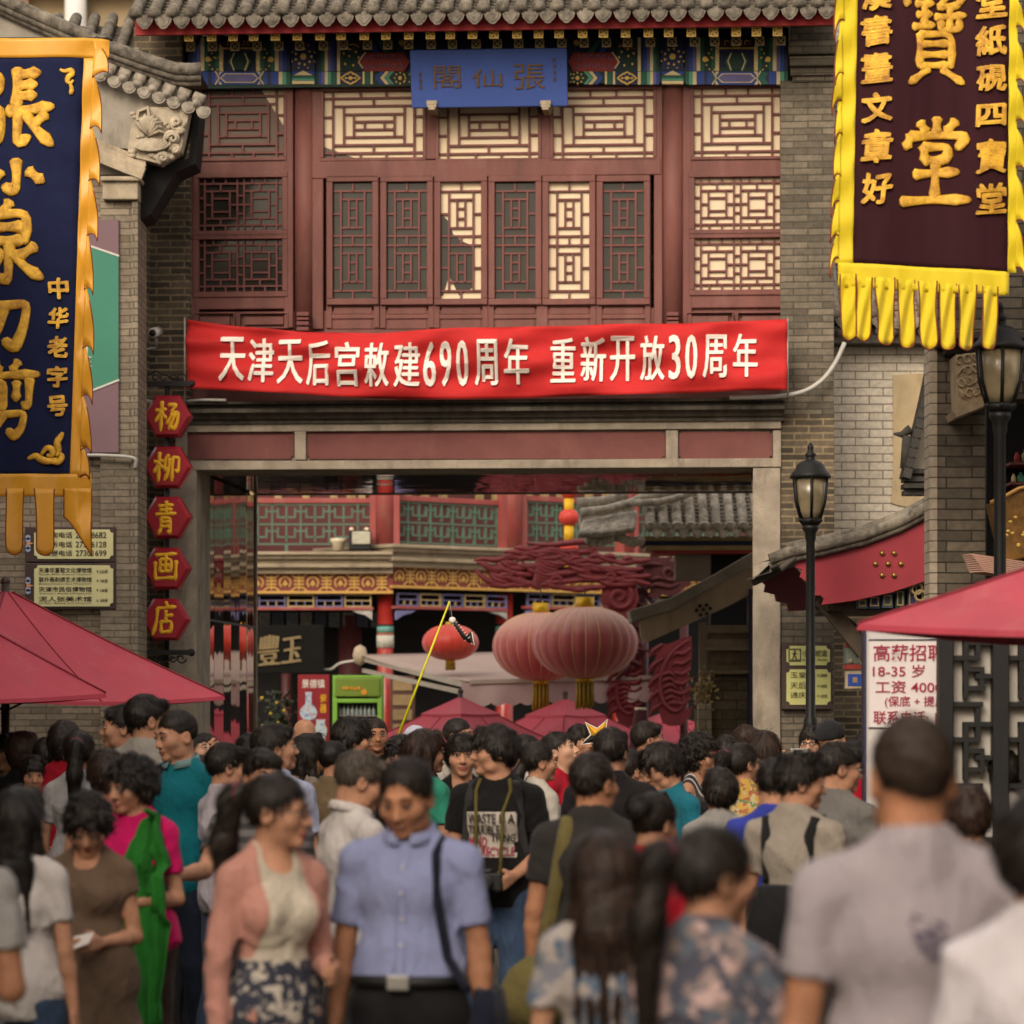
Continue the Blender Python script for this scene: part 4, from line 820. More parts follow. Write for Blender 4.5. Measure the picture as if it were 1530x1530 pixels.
# ------------------------------------------------------------ RIGHT: whitewashed house, red eave, brick shop
WF = Fr(0, 31, 0)
wh = WF.empty("whitewashed_house"); tag(wh, "whitewashed brick house with a patch of plaster right of the gatehouse", "house")
gbox("wall", [(1240, 512, 1700, 905, 0, 3)], BRICK_WH, 0, wh, WF)
gbox("upper_wall", [(1240, 330, 1700, 511, .5, 3)], BRICK, 0, wh, WF)
gbox("lower_wall", [(1240, 905.5, 1700, 1500, -.02, 3)], BRICK_OLD, 0, wh, WF)
mb = MB(); mb.prism(WF.poly([(1334, 560), (1420, 556), (1420, 760), (1352, 757), (1332, 752), (1335, 690)], -.02), -.02, .02); mb.build("plaster_patch", M("old_plaster", (178, 158, 124), .9, .15, 3, .3, dirt=((140, 120, 92), .6)), wh)
gbox("cornice", [(1240, 500, 1700, 513, -.25, .2), (1240, 489, 1700, 500.5, -.18, .2)], SOOT, .006, wh, WF)
mb = MB()
for k in range(14):
    a = WF.p(1252 + k * 21, 494, -.3); mb.tube([(a[0], -.3, a[1]), (a[0], -.1, a[1])], .042, 12, flat=1); mb.tube([(a[0], -.31, a[1]), (a[0], -.2, a[1])], .026, 10)
mb.build("tile_ends", TILE, wh)
mb = MB(); tile_roof(mb, WF.u(1246, -.3), WF.u(1700, -.3), -.3, WF.z(1300, 470, -.3), 3.6, WF.z(1300, 470, -.3) + 3.9, 17, .055); mb.build("roof_tiles", TILE_PALE, wh)
SF = Fr(0, 29.5, 0)
sg = SF.empty("side_gable"); tag(sg, "small pale gable with a steep dark tiled edge above the red eave board", "house")
mb = MB(); mb.prism(SF.poly([(1390, 548), (1420, 500), (1440, 500), (1440, 740), (1354, 740), (1354, 712)], 0), 0, .14); mb.build("gable_wall", M("gable_plaster", (158, 146, 126), .9, .12, 3, .2, dirt=((116, 104, 88), .5)), sg)
mb = MB()
for k in range(12):
    t = k / 11; a = SF.p(1391 - 36 * t ** 1.15, 540 + 160 * t, -.05); b = SF.p(1391 - 36 * (t + .1) ** 1.15, 540 + 160 * (t + .1), -.05)
    mb.bar((a[0], -.1, a[1]), (b[0], -.1, b[1]), .07, .3, up=(0, 1, 0)); mb.ball((a[0], -.22, a[1]), .036, 6)
for y_ in (700, 712, 722, 732): SF.box(mb, 1351, y_, 1440, y_ + 7, -.12 - (y_ % 3) * .03, .1)
a = SF.p(1352, 648, -.1); mb.tube([(a[0] - .1, -.1, a[1] + .0), (a[0] - .03, -.1, a[1] - .01), (a[0] + .05, -.1, a[1] + .04)], [.008, .03, .045], 7); mb.tube([(a[0] + .02, -.1, a[1] - .02), (a[0] + .0, -.1, a[1] - .3)], .045, 7)
mb.build("tiled_edge", M("dark_tile", (58, 54, 49), .85, .35, 8, .4), sg)
EF = Fr(0, 26, 0)
er = EF.empty("roof_eave"); tag(er, "curved grey tiled eave with a red bargeboard and seven brass studs", "eave")
TOP = [(1150, 836), (1176, 826), (1230, 815), (1290, 800), (1345, 779), (1400, 750), (1470, 705)]
mb = MB(); mb.tube(along(EF, TOP, -.06), .045, 10); mb.tube(along(EF, [(a, b + 10) for a, b in TOP], -.04), .03, 8); mb.tube(along(EF, [(a, b - 7) for a, b in TOP[1:]], .0), .045, 10)
q0 = along(EF, TOP, .0); q1 = [(p[0], 3.0, p[2] + .05) for p in q0]; q2 = [(p[0], 0, p[2] - .1) for p in q0]; q3 = [(p[0], 3.0, p[2] - .05) for p in q0]; n = len(q0)
mb.add(q0 + q1 + q2 + q3, [(i, i + 1, n + i + 1, n + i) for i in range(n - 1)] + [(2 * n + i + 1, 2 * n + i, 3 * n + i, 3 * n + i + 1) for i in range(n - 1)] + [(2 * n + i, 2 * n + i + 1, i + 1, i) for i in range(n - 1)])
mb.build("roof_edge", TILE, er)
mb = MB(); a = EF.p(1176, 833, 0)
for k in range(34):
    ww = -.05 + 3.0 * k / 33
    mb.tube([(a[0] - .05, ww, a[1] - .09), (a[0] + .10, ww, a[1] + .05)], .03, 6); mb.tube([(a[0] - .05, ww + .045, a[1] - .10), (a[0] + .06, ww + .045, a[1] - .02)], [.012, .034], 6)
mb.build("tile_ends", M("dark_tile2", (92, 86, 78), .85, .35, 8, .4), er)
BARG = M("bargeboard_red", (150, 46, 58), .6, .1, 3, .08, dirt=((136, 40, 50), .4))
mb = MB(); mb.prism(EF.poly([(1182, 838), (1235, 830), (1290, 817), (1345, 797), (1400, 770), (1470, 722), (1470, 832), (1390, 866), (1330, 886), (1275, 898), (1228, 904), (1231, 895), (1226, 890), (1216, 890), (1219, 880), (1209, 874), (1195, 862), (1198, 852), (1188, 848)], .0), -.01, .06); mb.build("bargeboard", BARG, er, .004)
mb = MB(); mb.prism(EF.poly([(1132, 862), (1178, 838), (1212, 870), (1222, 894), (1202, 912), (1178, 913), (1176, 902), (1160, 898), (1158, 888), (1142, 884), (1144, 874)], 2.4), 2.4, 2.5); mb.build("far_bargeboard", M("bargeboard_dark", (92, 32, 38), .6, .1, 3), er)
for dx, dy in ((-9, -17), (9, -17), (-19, -1), (0, -1), (19, -1), (-9, 16), (9, 16)):
    a = EF.p(1327 + dx, 844 + dy, 0); mb = MB(); mb.ball((a[0], -.012, a[1]), .023, 12, sq=(1, .8, 1)); mb.lathe([(.028, 0), (.02, .006)], 10, (0, 0, 0)) if False else None; mb.build("stud", M("stud_brass", (150, 116, 62), .35, .15, 8, metal=.8), er)
mb = MB(); a, b = EF.p(1226, 893, .4), EF.p(1292, 975, .4); mb.bar((a[0], .4, a[1]), (b[0], .4, b[1]), .12, .12); mb.bar((a[0], .9, a[1]), (b[0] + .2, .9, b[1]), .1, .1); EF.box(mb, 1236, 898, 1420, 912, .2, 1.8)
mb.build("timber_strut", M("old_timber", (84, 72, 60), .85, .25, 6, .4, stretch=(1, 1, .2)), er)
# painted boxes and lamps under the eave
ub = EF.empty("painted_bracket_set"); tag(ub, "small blue and green painted eave brackets in the shade under the red board", "brackets")
mb = MB()
for a, t, b, u_, m_ in ((1281, 893, 1296, 909, 0), (1298, 889, 1315, 909, 1), (1318, 886, 1334, 908, 0), (1338, 880, 1352, 908, 2), (1356, 872, 1372, 908, 1), (1375, 866, 1388, 908, 2)): EF.box(mb, a, t, b, u_, .1, .6, m_); X0_, Z0_, X1_, Z1_ = EF.r(a + 3, t + 4, b - 3, u_ - 4, .1); mb.line([(X0_, Z0_), (X1_, Z0_), (X1_, Z1_), (X0_, Z1_)], .01, .09, .12, 3, True)
for cx_, cy_ in ((1370, 880), (1375, 890)): X, Z = EF.p(cx_, cy_, .05); mb.tube([(X + .04 * math.cos(t), .05, Z + .04 * math.sin(t)) for t in np.linspace(0, 6.2, 12)], .012, 5, 3)
mb.build("brackets", [M("bracket_slate", (70, 84, 96), .7, .2, 6), NAVY, DGREEN, GOLD_D], ub)
bs_ = EF.empty("small_wall_sign"); tag(bs_, "small framed blue square hanging low on the wall left of the white notice", "sign")
gbox("frame", [(1263, 1003, 1291, 1029, .5, .56)], STONE, .004, bs_, EF); gbox("face", [(1267, 1007, 1288, 1025, .495, .53)], BLUE, .003, bs_, EF); gbox("emblem", [(1274, 1012, 1281, 1020, .49, .5)], GOLD_D, .003, bs_, EF)
hb = EF.empty("meter_box"); tag(hb, "grey-green wall box with red trim just above the framed blue square", "wall box")
gbox("box", [(1264, 968, 1292, 992, .5, .7)], M("box_grey", (108, 116, 106), .7, .2, 6), .006, hb, EF); gbox("trim", [(1263, 993, 1292, 1000, .48, .7), (1264, 960, 1276, 968, .5, .6)], CRED, .003, hb, EF)
mb = MB(); X, Z = EF.p(1271, 988, .48); mb.ball((X, .49, Z), .02, 8); mb.tube([(X + .06, .49, Z + .08), (X + .07, .48, Z), (X + .1, .48, Z - .05)], .008, 5); mb.build("fitting", STONE, hb)
# brick shop at right
HF = Fr(0, 20, 0)
sh = HF.empty("brick_shop"); tag(sh, "dark grey brick shop corner at right with a carved stone bracket", "shop")
gbox("wall", [(1400, -260, 1472, 1600, 0, .3), (1472, -260, 1900, 596, .0, .3), (1640, 596, 1900, 1600, .0, .3), (1520, -260, 1900, 1600, 1.2, 4)], BRICK_BIG, 0, sh, HF)
gbox("corner_quoin", [(1389, -260, 1400.5, 1600, -.01, .25)], brick_mat("pale_quoin", (176, 164, 146), (156, 144, 126), (104, 96, 84), .3, .062, .004, .3), 0, sh, HF)
gbox("eave_beam", [(1402, 505, 1470, 516, -.22, .1), (1412, 516, 1478, 528, -.15, .1), (1398, 494, 1560, 506, -.3, .1)], M("eave_stone", (72, 66, 58), .85, .2, 6), .008, sh, HF)
mb = MB(); mb.prism(HF.poly([(1428, 530), (1480, 524), (1482, 596), (1432, 614)], -.3), -.3, .2)
p0 = HF.p(1425, 620, -.35); p1 = HF.p(1484, 596, -.35); mb.bar((p0[0], -.15, p0[1]), (p1[0], -.15, p1[1]), .5, .04)
for k in range(16):
    a = HF.p(1434 + (k % 4) * 11 + (k // 4) * 1.0, 538 + (k // 4) * 17 - (k % 4) * 2, -.3); mb.tube([(a[0] + .02 * math.cos(t * (1 if k % 2 else -1) + k), -.305, a[1] + .024 * math.sin(t + k)) for t in np.linspace(0, 5, 9)], .007, 5)
mb.build("carved_bracket", M("bracket_stone", (160, 140, 112), .9, .25, 10, .4, dirt=((100, 86, 68), .6)), sh)
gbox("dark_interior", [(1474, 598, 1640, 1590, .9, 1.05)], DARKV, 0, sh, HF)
gbox("shop_shelf", [(1510, 690, 1640, 694, .5, 1.0), (1510, 720, 1640, 724, .5, 1.0)], WOOD_D, 0, sh, HF)
for k, (a, t, b, u_, c) in enumerate(((1515, 676, 1524, 690, CRED), (1526, 672, 1540, 690, GOLD_D), (1520, 706, 1531, 720, LGREEN), (1511, 708, 1518, 720, CREAM))):
    mb = MB(); x0, z0, x1, z1 = HF.r(a, t, b, u_, .7); r_ = (x1 - x0) / 2; hh = z1 - z0; mb.lathe([(r_ * .9, 0), (r_, hh * .1), (r_, hh * .6), (r_ * .5, hh * .8), (r_ * .5, hh)], 12, ((x0 + x1) / 2, .7, z0)); o = mb.build("shop_jar", c); o.location = (0, 20, 0)
    tag(o, "small %s jar on the dark shop shelf at the right edge" % ("red", "gold", "pale green", "cream")[k], "jar", "jars on the dark shop shelf")
# gold paper bag and pleated paper hanging at the shop front
gb = HF.empty("gift_bag"); tag(gb, "golden paper bag hanging at the shop front by the near lamp post", "bag")
mb = MB(); b_ = HF.poly([(1478, 752), (1535, 728), (1545, 830), (1500, 842)], -.25); mb.prism(b_, -.30, -.08); mb.build("bag", M("gold_paper", (118, 84, 38), .35, .3, 14, .3, 30, metal=.35), gb, .01)
mb = MB(); q = HF.poly([(1478, 752), (1500, 742), (1520, 731), (1535, 728)], -.25); mb.tube([(a, -.31, b) for a, b in q], .014, 6); mb.build("rim", M("gold_rim", (196, 150, 84), .4, .15, 8, metal=.4), gb)
for k in range(10):
    mb = MB(); a = HF.p(random.uniform(1500, 1540), random.uniform(760, 830), -.31); mb.ball((a[0], -.302, a[1]), .008, 6, sq=(1.6, .4, 1)); mb.build("gold_fleck", GOLD, gb)
pf = HF.empty("paper_fan_stack"); tag(pf, "fanned pinkish paper sheets poking out above the right red umbrella", "paper")
mb = MB()
for k in range(9):
    a, b = HF.p(1445 + k * 1.5, 829 + k * 3.2, -.3), HF.p(1540, 842 + k * 2.0, -.3); mb.bar((a[0], -.3 - k * .008, a[1]), (b[0], -.22, b[1] - k * .004), .16, .008, up=(0, 0, 1))
mb.build("sheets", M("pink_paper", (186, 146, 128), .8, .12, 6), pf)
# white recruitment notice and black lattice screen
NF = Fr(0, 17.3, 0)
nb = NF.empty("notice_board"); tag(nb, "tall white notice with dark red recruitment text under the right umbrella", "notice")
gbox("panel", [(1293, 938, 1420, 1420, 0, .06)], M("notice_white", (196, 190, 188), .6, .04, 2), .004, nb, NF)
gbox("frame_edge", [(1290, 938, 1294, 1420, -.02, .08)], M("frame_navy", (40, 40, 66), .5, .1, 4), .003, nb, NF)
gbox("poster", [(1299, 956, 1420, 1088, -.006, .0)], M("notice_paper", (214, 206, 204), .7, .04, 2), 0, nb, NF)
gbox("rule_line", [(1298, 955, 1420, 957, -.01, 0), (1298, 1086.5, 1420, 1088, -.0095, 0)], MATS["frame_navy"], 0, nb, NF)
mb = MB(); sign_rows(NF, -.008, mb, [("高薪招聘", .008, 1305, 963, 1412, 988), ("18-35 岁  男", .008, 1304, 993, 1418, 1012), ("工资 4000", .008, 1308, 1017, 1408, 1036), ("(保底 + 提成)", .008, 1322, 1040, 1418, 1058), ("联系电话: 15", .008, 1305, 1062, 1412, 1082)])
mb.build("lettering", M("notice_red", (150, 24, 62), .6, .08, 4), nb)
KF = Fr(0, 16.9, 0)
ks = KF.empty("lattice_screen"); tag(ks, "black fretwork screen over pale panels below the right umbrella", "screen")
gbox("backing", [(1406, 940, 1800, 1500, .06, .1)], M("screen_pale", (178, 172, 162), .8, .06, 2), 0, ks, KF)
gbox("frame", [(1404, 938, 1425, 1500, -.04, .1), (1484, 938, 1508, 1500, -.04, .1), (1425, 938, 1484, 946, -.03, .1), (1508, 938, 1800, 946, -.03, .1), (1590, 946, 1610, 1500, -.04, .1)], BLACK, .005, ks, KF)
mb = MB(); L4 = []
for ox in (1425, 1508):
    for oy in (940, 1062, 1184):
        L4 += [((ox, oy + 43), (ox + 36, oy + 43)), ((ox + 18, oy + 43), (ox + 18, oy + 100)), ((ox + 36, oy), (ox + 36, oy + 43)), ((ox + 18, oy + 20), (ox + 60, oy + 20)), ((ox + 18, oy + 20), (ox + 18, oy + 43)), ((ox, oy + 112), (ox + 40, oy + 112)), ((ox + 18, oy + 88), (ox + 44, oy + 88)), ((ox + 42, oy + 60), (ox + 42, oy + 90)), ((ox + 18, oy + 60), (ox + 42, oy + 60)), ((ox + 36, oy + 70), (ox + 62, oy + 70))]
for k, (a, b) in enumerate(L4):
    p, q = KF.p(*a), KF.p(*b); e = .0012 * (k % 6)
    mb.box(min(p[0], q[0]) - .012, -.01 - e, min(p[1], q[1]) - .012, max(p[0], q[0]) + .012, .05, max(p[1], q[1]) + .012)
mb.build("fretwork", BLACK, ks)
# yellow direction sign on the right pier
ds = GF.empty("direction_board"); tag(ds, "dark board with two yellow-green plates of place names behind the far lamp post", "sign")
gbox("backboard", [(1168, 962, 1243, 1060, -.30, -.2)], SIGN_BR, .006, ds, GF)
SIGN_Y = M("sign_yellowgreen", (202, 200, 128), .6, .05, 4)
for rc, rows in (((1175, 965, 1240, 994), [("小心坡道", 0, 1199, 971, 1236, 981), ("Caution  Ramp", 0, 1199, 984, 1236, 988)]), ((1175, 1000, 1241, 1053), [("玉皇阁", 0, 1181, 1004, 1216, 1013), ("天后宫", 0, 1181, 1019, 1216, 1029), ("通庆里", 0, 1181, 1034, 1216, 1043), ("↑ 230米", 0, 1221, 1006, 1236, 1012), ("↑ 140米", 0, 1221, 1022, 1236, 1028), ("↑ 120米", 0, 1221, 1037, 1236, 1043)])):
    mb = MB(); mb.prism(GF.poly(plate_poly(*rc), -.31), -.31, -.29); po = mb.build("plate", SIGN_Y, ds); mb = MB(); sign_rows(GF, -.311, mb, rows)
    if rc[1] < 970:
        x0, z0, x1, z1 = GF.r(1179, 970, 1196, 988, -.31); mb.line([(x0, z0), (x1, z0), (x1, z1), (x0, z1)], .008, -.315, -.31, 0, True); xc, zc = (x0 + x1) / 2, (z0 + z1) / 2
        mb.disc(xc, zc + .035, .009, -.316, -.31, 8); mb.line([(xc, zc + .025), (xc - .004, zc)], .012, -.315, -.31); mb.line([(xc - .02, zc + .012), (xc, zc + .02), (xc + .02, zc + .01)], .007, -.3162, -.31); mb.line([(xc - .004, zc), (xc + .012, zc - .02), (xc + .01, zc - .036)], .008, -.3166, -.31); mb.line([(xc - .004, zc), (xc - .014, zc - .022), (xc - .024, zc - .034)], .008, -.317, -.31); mb.line([(x0 + .01, z0 + .012), (x1 - .01, z0 + .012)], .006, -.3155, -.31)
    mb.build("lettering", INK, po)
# out-of-frame houses added on both sides of the camera to shade the crowd
for sx_, y1_, lab in ((-1, 23.5, "unseen grey brick house added at the left to shade the crowd"), (1, 15.5, "unseen grey brick house added at the right to shade the crowd")):
    r = empty("shade_house", (sx_ * 4.6, 0, 0)); tag(r, lab, "house"); a, b = (0, sx_ * 5)
    mb = MB(); mb.box(a, -7, 0, b, y1_, 6.0); mb.build("wall", BRICK, r)
    mb = MB(); mb.add([(-sx_ * .7, -7.3, 5.9), (-sx_ * .7, y1_, 5.9), (sx_ * 2.5, y1_, 7.8), (sx_ * 2.5, -7.3, 7.8), (sx_ * 5.5, y1_, 5.9), (sx_ * 5.5, -7.3, 5.9)], [(0, 1, 2, 3), (3, 2, 4, 5)]); mb.build("roof", TILE, r).modifiers.new("t", 'SOLIDIFY').thickness = .12
    for k in range(5):
        if -4 + k * 5 < y1_ - 2: mb = MB(); mb.box(-sx_ * .05, -4.5 + k * 5, 1.0, sx_ * .05, -2.5 + k * 5, 2.6); o_ = mb.build("window", WOOD, r); mb = MB(); mb.box(-sx_ * .06, -4.4 + k * 5, 1.1, -sx_ * .055, -2.6 + k * 5, 2.5); mb.build("pane", DGLASS, o_)
# ------------------------------------------------------------ street lamps
LMP = M("lamp_black", (22, 21, 20), .5, .25, 8, .1, 40, spec=.25); 
m, nt, bs = nodes_of("lamp_glass"); bs.inputs['Base Color'].default_value = (*lin((168, 152, 122)), 1); bs.inputs['Roughness'].default_value = .25; bs.inputs['Specular IOR Level'].default_value = .6
vv = vec(nt, 'Object'); nt.links.new(ramp(nt, noise(nt, vv, 5, 3), .3, lin((98, 88, 68)), .7, lin((146, 132, 104))), bs.inputs['Base Color']); LGLASS = m
def street_lamp(px, d, y_top, label):
    s_ = F / d; r = empty("street_lamp", ((px - CX) / s_, d, 0)); tag(r, label, "street lamp", "black street lamps at right")
    zt = ZC + (HY - y_top) / s_; k = 1.0; b = zt - .60 * k       # b: bottom of lantern
    mb = MB(); mb.lathe([(.13, 0), (.13, .12), (.10, .16), (.10, .5), (.075, .56), (.055, .62), (.046, 1.6), (.052, 1.62), (.052, 1.72), (.036, 1.75), (.032, b - .12), (.04, b - .1), (.04, b - .06), (.06, b - .03), (.06, b)], 16); mb.build("post", LMP, r)
    mb = MB(); mb.lathe([(.0622, b), (0.0913, b + .03), (0.0706, b + .05)], 16)
    mb.lathe([(0.1286, b + .335), (0.1535, b + .345), (0.1452, b + .37), (0.1162, b + .40), (0.0996, b + .44), (0.0664, b + .465), (0.0373, b + .475), (0.0332, b + .50), (0.0456, b + .515), (0.0249, b + .53), (0.0208, b + .555), (0.0249, b + .57), (0.0100, b + .60)], 20)
    for j in range(6):
        a = 2 * math.pi * j / 6 + .5; mb.tube([(0.0789 * math.cos(a), 0.0789 * math.sin(a), b + .04), (0.1203 * math.cos(a), 0.1203 * math.sin(a), b + .17), (0.1369 * math.cos(a), 0.1369 * math.sin(a), b + .345)], .010, 6)
        mb.ball((0.0830 * math.cos(a), 0.0830 * math.sin(a), b + .035), .014, 6)
    mb.build("lantern_frame", LMP, r)
    mb = MB(); mb.lathe([(0.0647, b + .04), (0.0913, b + .10), (0.1120, b + .2), (0.1228, b + .335)], 18); mb.build("lantern_glass", LGLASS, r)
street_lamp(1211, 25, 662, "black street lamp with a milky glass lantern standing before the right gate pier")
street_lamp(1494, 18.7, 452, "nearer black street lamp at the right edge, its lantern just below the yellow fringe")
# ------------------------------------------------------------ parasols
UMB = M("parasol_red", (166, 54, 70), .8, .14, 2.2, .12, 80, sheen=.15, dirt=((176, 92, 98), .45)); WHT = M("parasol_white_trim", (206, 186, 186), .8, .05, 4)
UMB_S = M("parasol_seam", (122, 34, 48), .8, .1, 4)
UMB_POLE = M("parasol_pole", (58, 46, 42), .5, .15, 8)
def parasol(x, y, ze_, za, half, yaw, label, vent=True, ground=0):
    r = empty("parasol", (x, y, ground), R(yaw)); tag(r, label, "parasol", "red parasols over the crowd"); ze_ -= ground; za -= ground
    def tier(h0, z0, z1, val, n=8, hole=0):
        mb = MB(); vs, fs = [], []; C4 = [(1, 1), (-1, 1), (-1, -1), (1, -1)]
        for side in range(4):
            a, b = C4[side], C4[(side + 1) % 4]
            base = len(vs)
            for i in range(n + 1):
                t = i / n
                for j in range(n + 1):
                    q = j / n; X = (a[0] + (b[0] - a[0]) * q) * h0 * (1 - t * (1 - hole)); Y = (a[1] + (b[1] - a[1]) * q) * h0 * (1 - t * (1 - hole))
                    sag = -.055 * h0 * math.sin(math.pi * q) * (1 - t) - .09 * h0 * math.sin(math.pi * t) * (.5 + .5 * math.sin(math.pi * q)) * .5
                    vs.append((X, Y, z0 + (z1 - z0) * t + sag * .7))
            for i in range(n):
                for j in range(n): k = base + i * (n + 1) + j; fs.append((k, k + 1, k + n + 2, k + n + 1))
            if val:
                base2 = len(vs)
                for j in range(n + 1):
                    k = base + j; p = vs[k]; vs.append((p[0] * 1.004, p[1] * 1.004, p[2] - val))
                for j in range(n): fs.append((base + j + 1, base + j, base2 + j, base2 + j + 1))
        mb.add(vs, fs, 0, False); return mb
    if vent:
        zt = ze_ + (za - ze_) * .70
        o = tier(half, ze_, zt + .0, .05, hole=.28).build("canopy", UMB, r); tier(half * .36, zt - .02, za, .03).build("vent_canopy", UMB, r)
    else: o = tier(half, ze_, za, .025).build("canopy", UMB, r)
    mb = MB(); hz = (za if not vent else ze_ + (za - ze_) * .70); hh_ = half; tp = 1.0 if not vent else .72
    for k in range(4):
        for c0, c1, e in ((1, 1, 1), (1, 0, 0)):
            a = k * math.pi / 2; X, Y = c0 * math.cos(a) - c1 * math.sin(a), c0 * math.sin(a) + c1 * math.cos(a); q = 0 if e else 1
            mb.tube([(X * hh_ * (1 - t * tp), Y * hh_ * (1 - t * tp), ze_ + (hz - ze_) * t + .7 * (-.055 * hh_ * q * (1 - t) - .045 * hh_ * math.sin(math.pi * t) * (.5 + .5 * q)) + .004) for t in np.linspace(.0, .97, 9)], .007 if e else .0035, 5)
    mb.build("seam", UMB_S, r)
    mb = MB(); mb.tube([(0, 0, 0), (0, 0, za + .04)], .028, 10); mb.ball((0, 0, za + .05), .035, 8); mb.build("pole", UMB_POLE, r)
    mb = MB(); mb.lathe([(.3, 0), (.3, .06), (.06, .1), (.05, .3)], 16); mb.build("base", LMP, r)
    for k in range(4):
        a = math.pi / 4 + k * math.pi / 2; c, s_ = math.cos(a) * 1.414 * half, math.sin(a) * 1.414 * half
        mb = MB(); mb.tube([(c * .99, s_ * .99, ze_ - .005), (0, 0, za - .16)], .01, 6); mb.tube([(c * .5, s_ * .5, (ze_ + za) / 2 - .1), (0, 0, ze_ - .1)], .008, 6); mb.build("rib", UMB_POLE, r)
    return r
def parasol_px(px, d, y_edge, y_apex, half, yaw, label, vent=True, ground=0): return parasol((px - CX) / F * d, d, ZC + (HY - y_edge) / F * d, ZC + (HY - y_apex) / F * d, half, yaw, label, vent, ground)
parasol_px(8, 22.5, 1040, 880, 1.02, 45, "red parasol at left whose right corner reaches the shop sign's foot", False)
parasol_px(-190, 20.4, 1036, 838, .985, 45, "nearer red parasol cut by the left edge of the picture", False)
parasol_px(1972, 13.6, 932, 690, 1.30, 45, "large red parasol at right over the notice and the black screen", False)
# ------------------------------------------------------------ COURTYARD beyond the gate (its floor lies 0.75 m lower)
GL_ = -.75
CRD = M("column_red", (142, 66, 62), .6, .12, 3, .1, dirt=((140, 110, 96), .5)); CRB = M("column_bright", (146, 40, 34), .35, .15, 6, coat=.3, dirt=((196, 150, 130), .35))
WALLR = M("dark_red_wall", (84, 44, 42), .8, .15, 2); GRN = M("balustrade_green", (80, 106, 90), .65, .12, 5); CORN = M("courtyard_cornice", (150, 136, 114), .85, .2, 4, .3, 40, stretch=(1, 1, 3), dirt=((88, 80, 68), .6))
FRZ = M("frieze_red", (112, 52, 48), .7, .08, 4); FRG = M("frieze_gold", (182, 142, 70), .5, .1, 6); HANG = M("hanging_lattice", (96, 92, 128), .7, .3, 5)
def shou(mb, x, z, s_, y, m):
    for q in (-.5, -.17, .17, .5): mb.box(x - s_ * (.42 if abs(q) < .3 else .3), y - .02 - abs(q) * .002, z + q * s_ * .8 - s_ * .07, x + s_ * (.42 if abs(q) < .3 else .3), y + .01, z + q * s_ * .8 + s_ * .07, m)
    mb.box(x - s_ * .06, y - .018, z - s_ * .6, x + s_ * .06, y + .01, z + s_ * .6, m)
    for i in (-1, 1):
        for j in (-1, 1): mb.line([(x + i * s_ * .25, z + j * s_ * .36), (x + i * s_ * .62, z + j * s_ * .66)], s_ * .13, y - .0165 - .0007 * (i + 1 + (j + 1) / 2), y + .01, m)
def bud(mb, x, z, s_, y, m):
    mb.line([(x + s_ * .5 * math.cos(t), z + s_ * .5 * math.sin(t)) for t in np.linspace(-.8, math.pi + .8, 14)], s_ * .13, y - .017, y + .01, m)
    mb.prism([(x, z + s_ * .3), (x - s_ * .2, z - s_ * .1), (x - s_ * .34, z - s_ * .2), (x - s_ * .1, z - s_ * .22), (x, z - s_ * .42), (x + s_ * .1, z - s_ * .22), (x + s_ * .34, z - s_ * .2), (x + s_ * .2, z - s_ * .1)], y - .02, y + .01, m)
def keylattice(mb, fr, a, t, b, u_, w_, unit, th, m=0):
    x0, z0, x1, z1 = fr.r(a, t, b, u_, w_); n = max(1, round((x1 - x0) / unit)); ux = (x1 - x0) / n; h = z1 - z0; e = [0]
    def B(p, q, r_, s_):
        e[0] += 1; k = .0013 * (e[0] % 6); mb.box(min(p, r_) - th / 2, w_ - .02 - k, min(q, s_) - th / 2, max(p, r_) + th / 2, w_ + .02, max(q, s_) + th / 2, m)
    B(x0, z0, x1, z0); B(x0, z1, x1, z1); B(x0, z0, x0, z1); B(x1, z0, x1, z1); B(x0, z0 + h * .5, x1, z0 + h * .5)
    for i in range(n):
        X = x0 + i * ux
        B(X + ux * .5, z0, X + ux * .5, z1)
        for o_ in (.08, .58):
            B(X, z0 + h * (o_ + .1), X + ux * .3, z0 + h * (o_ + .1)); B(X + ux * .7, z0 + h * (o_ + .1), X + ux, z0 + h * (o_ + .1)); B(X + ux * .3, z0 + h * (o_ + .1), X + ux * .3, z0 + h * (o_ + .32)); B(X + ux * .7, z0 + h * (o_ + .1), X + ux * .7, z0 + h * (o_ + .32)); B(X + ux * .3, z0 + h * (o_ + .25), X + ux * .7, z0 + h * (o_ + .25)); B(X, z0 + h * (o_ + .0), X, z0 + h * (o_ + .36))
A1 = Fr(0, 46, 0); _p = A1.world(A1.u(587), 0, 0); A2 = Fr(_p[0], _p[1], -40)
tb = A1.empty("temple_building"); tag(tb, "two-storey red columned building with green balustrades across the courtyard", "temple hall")
tb2 = A2.empty("wing", tb); tb2.parent = None
tag(tb2, "angled wing of the red columned building receding to the right behind the lanterns", "temple hall"); tb2.name = "temple_wing"
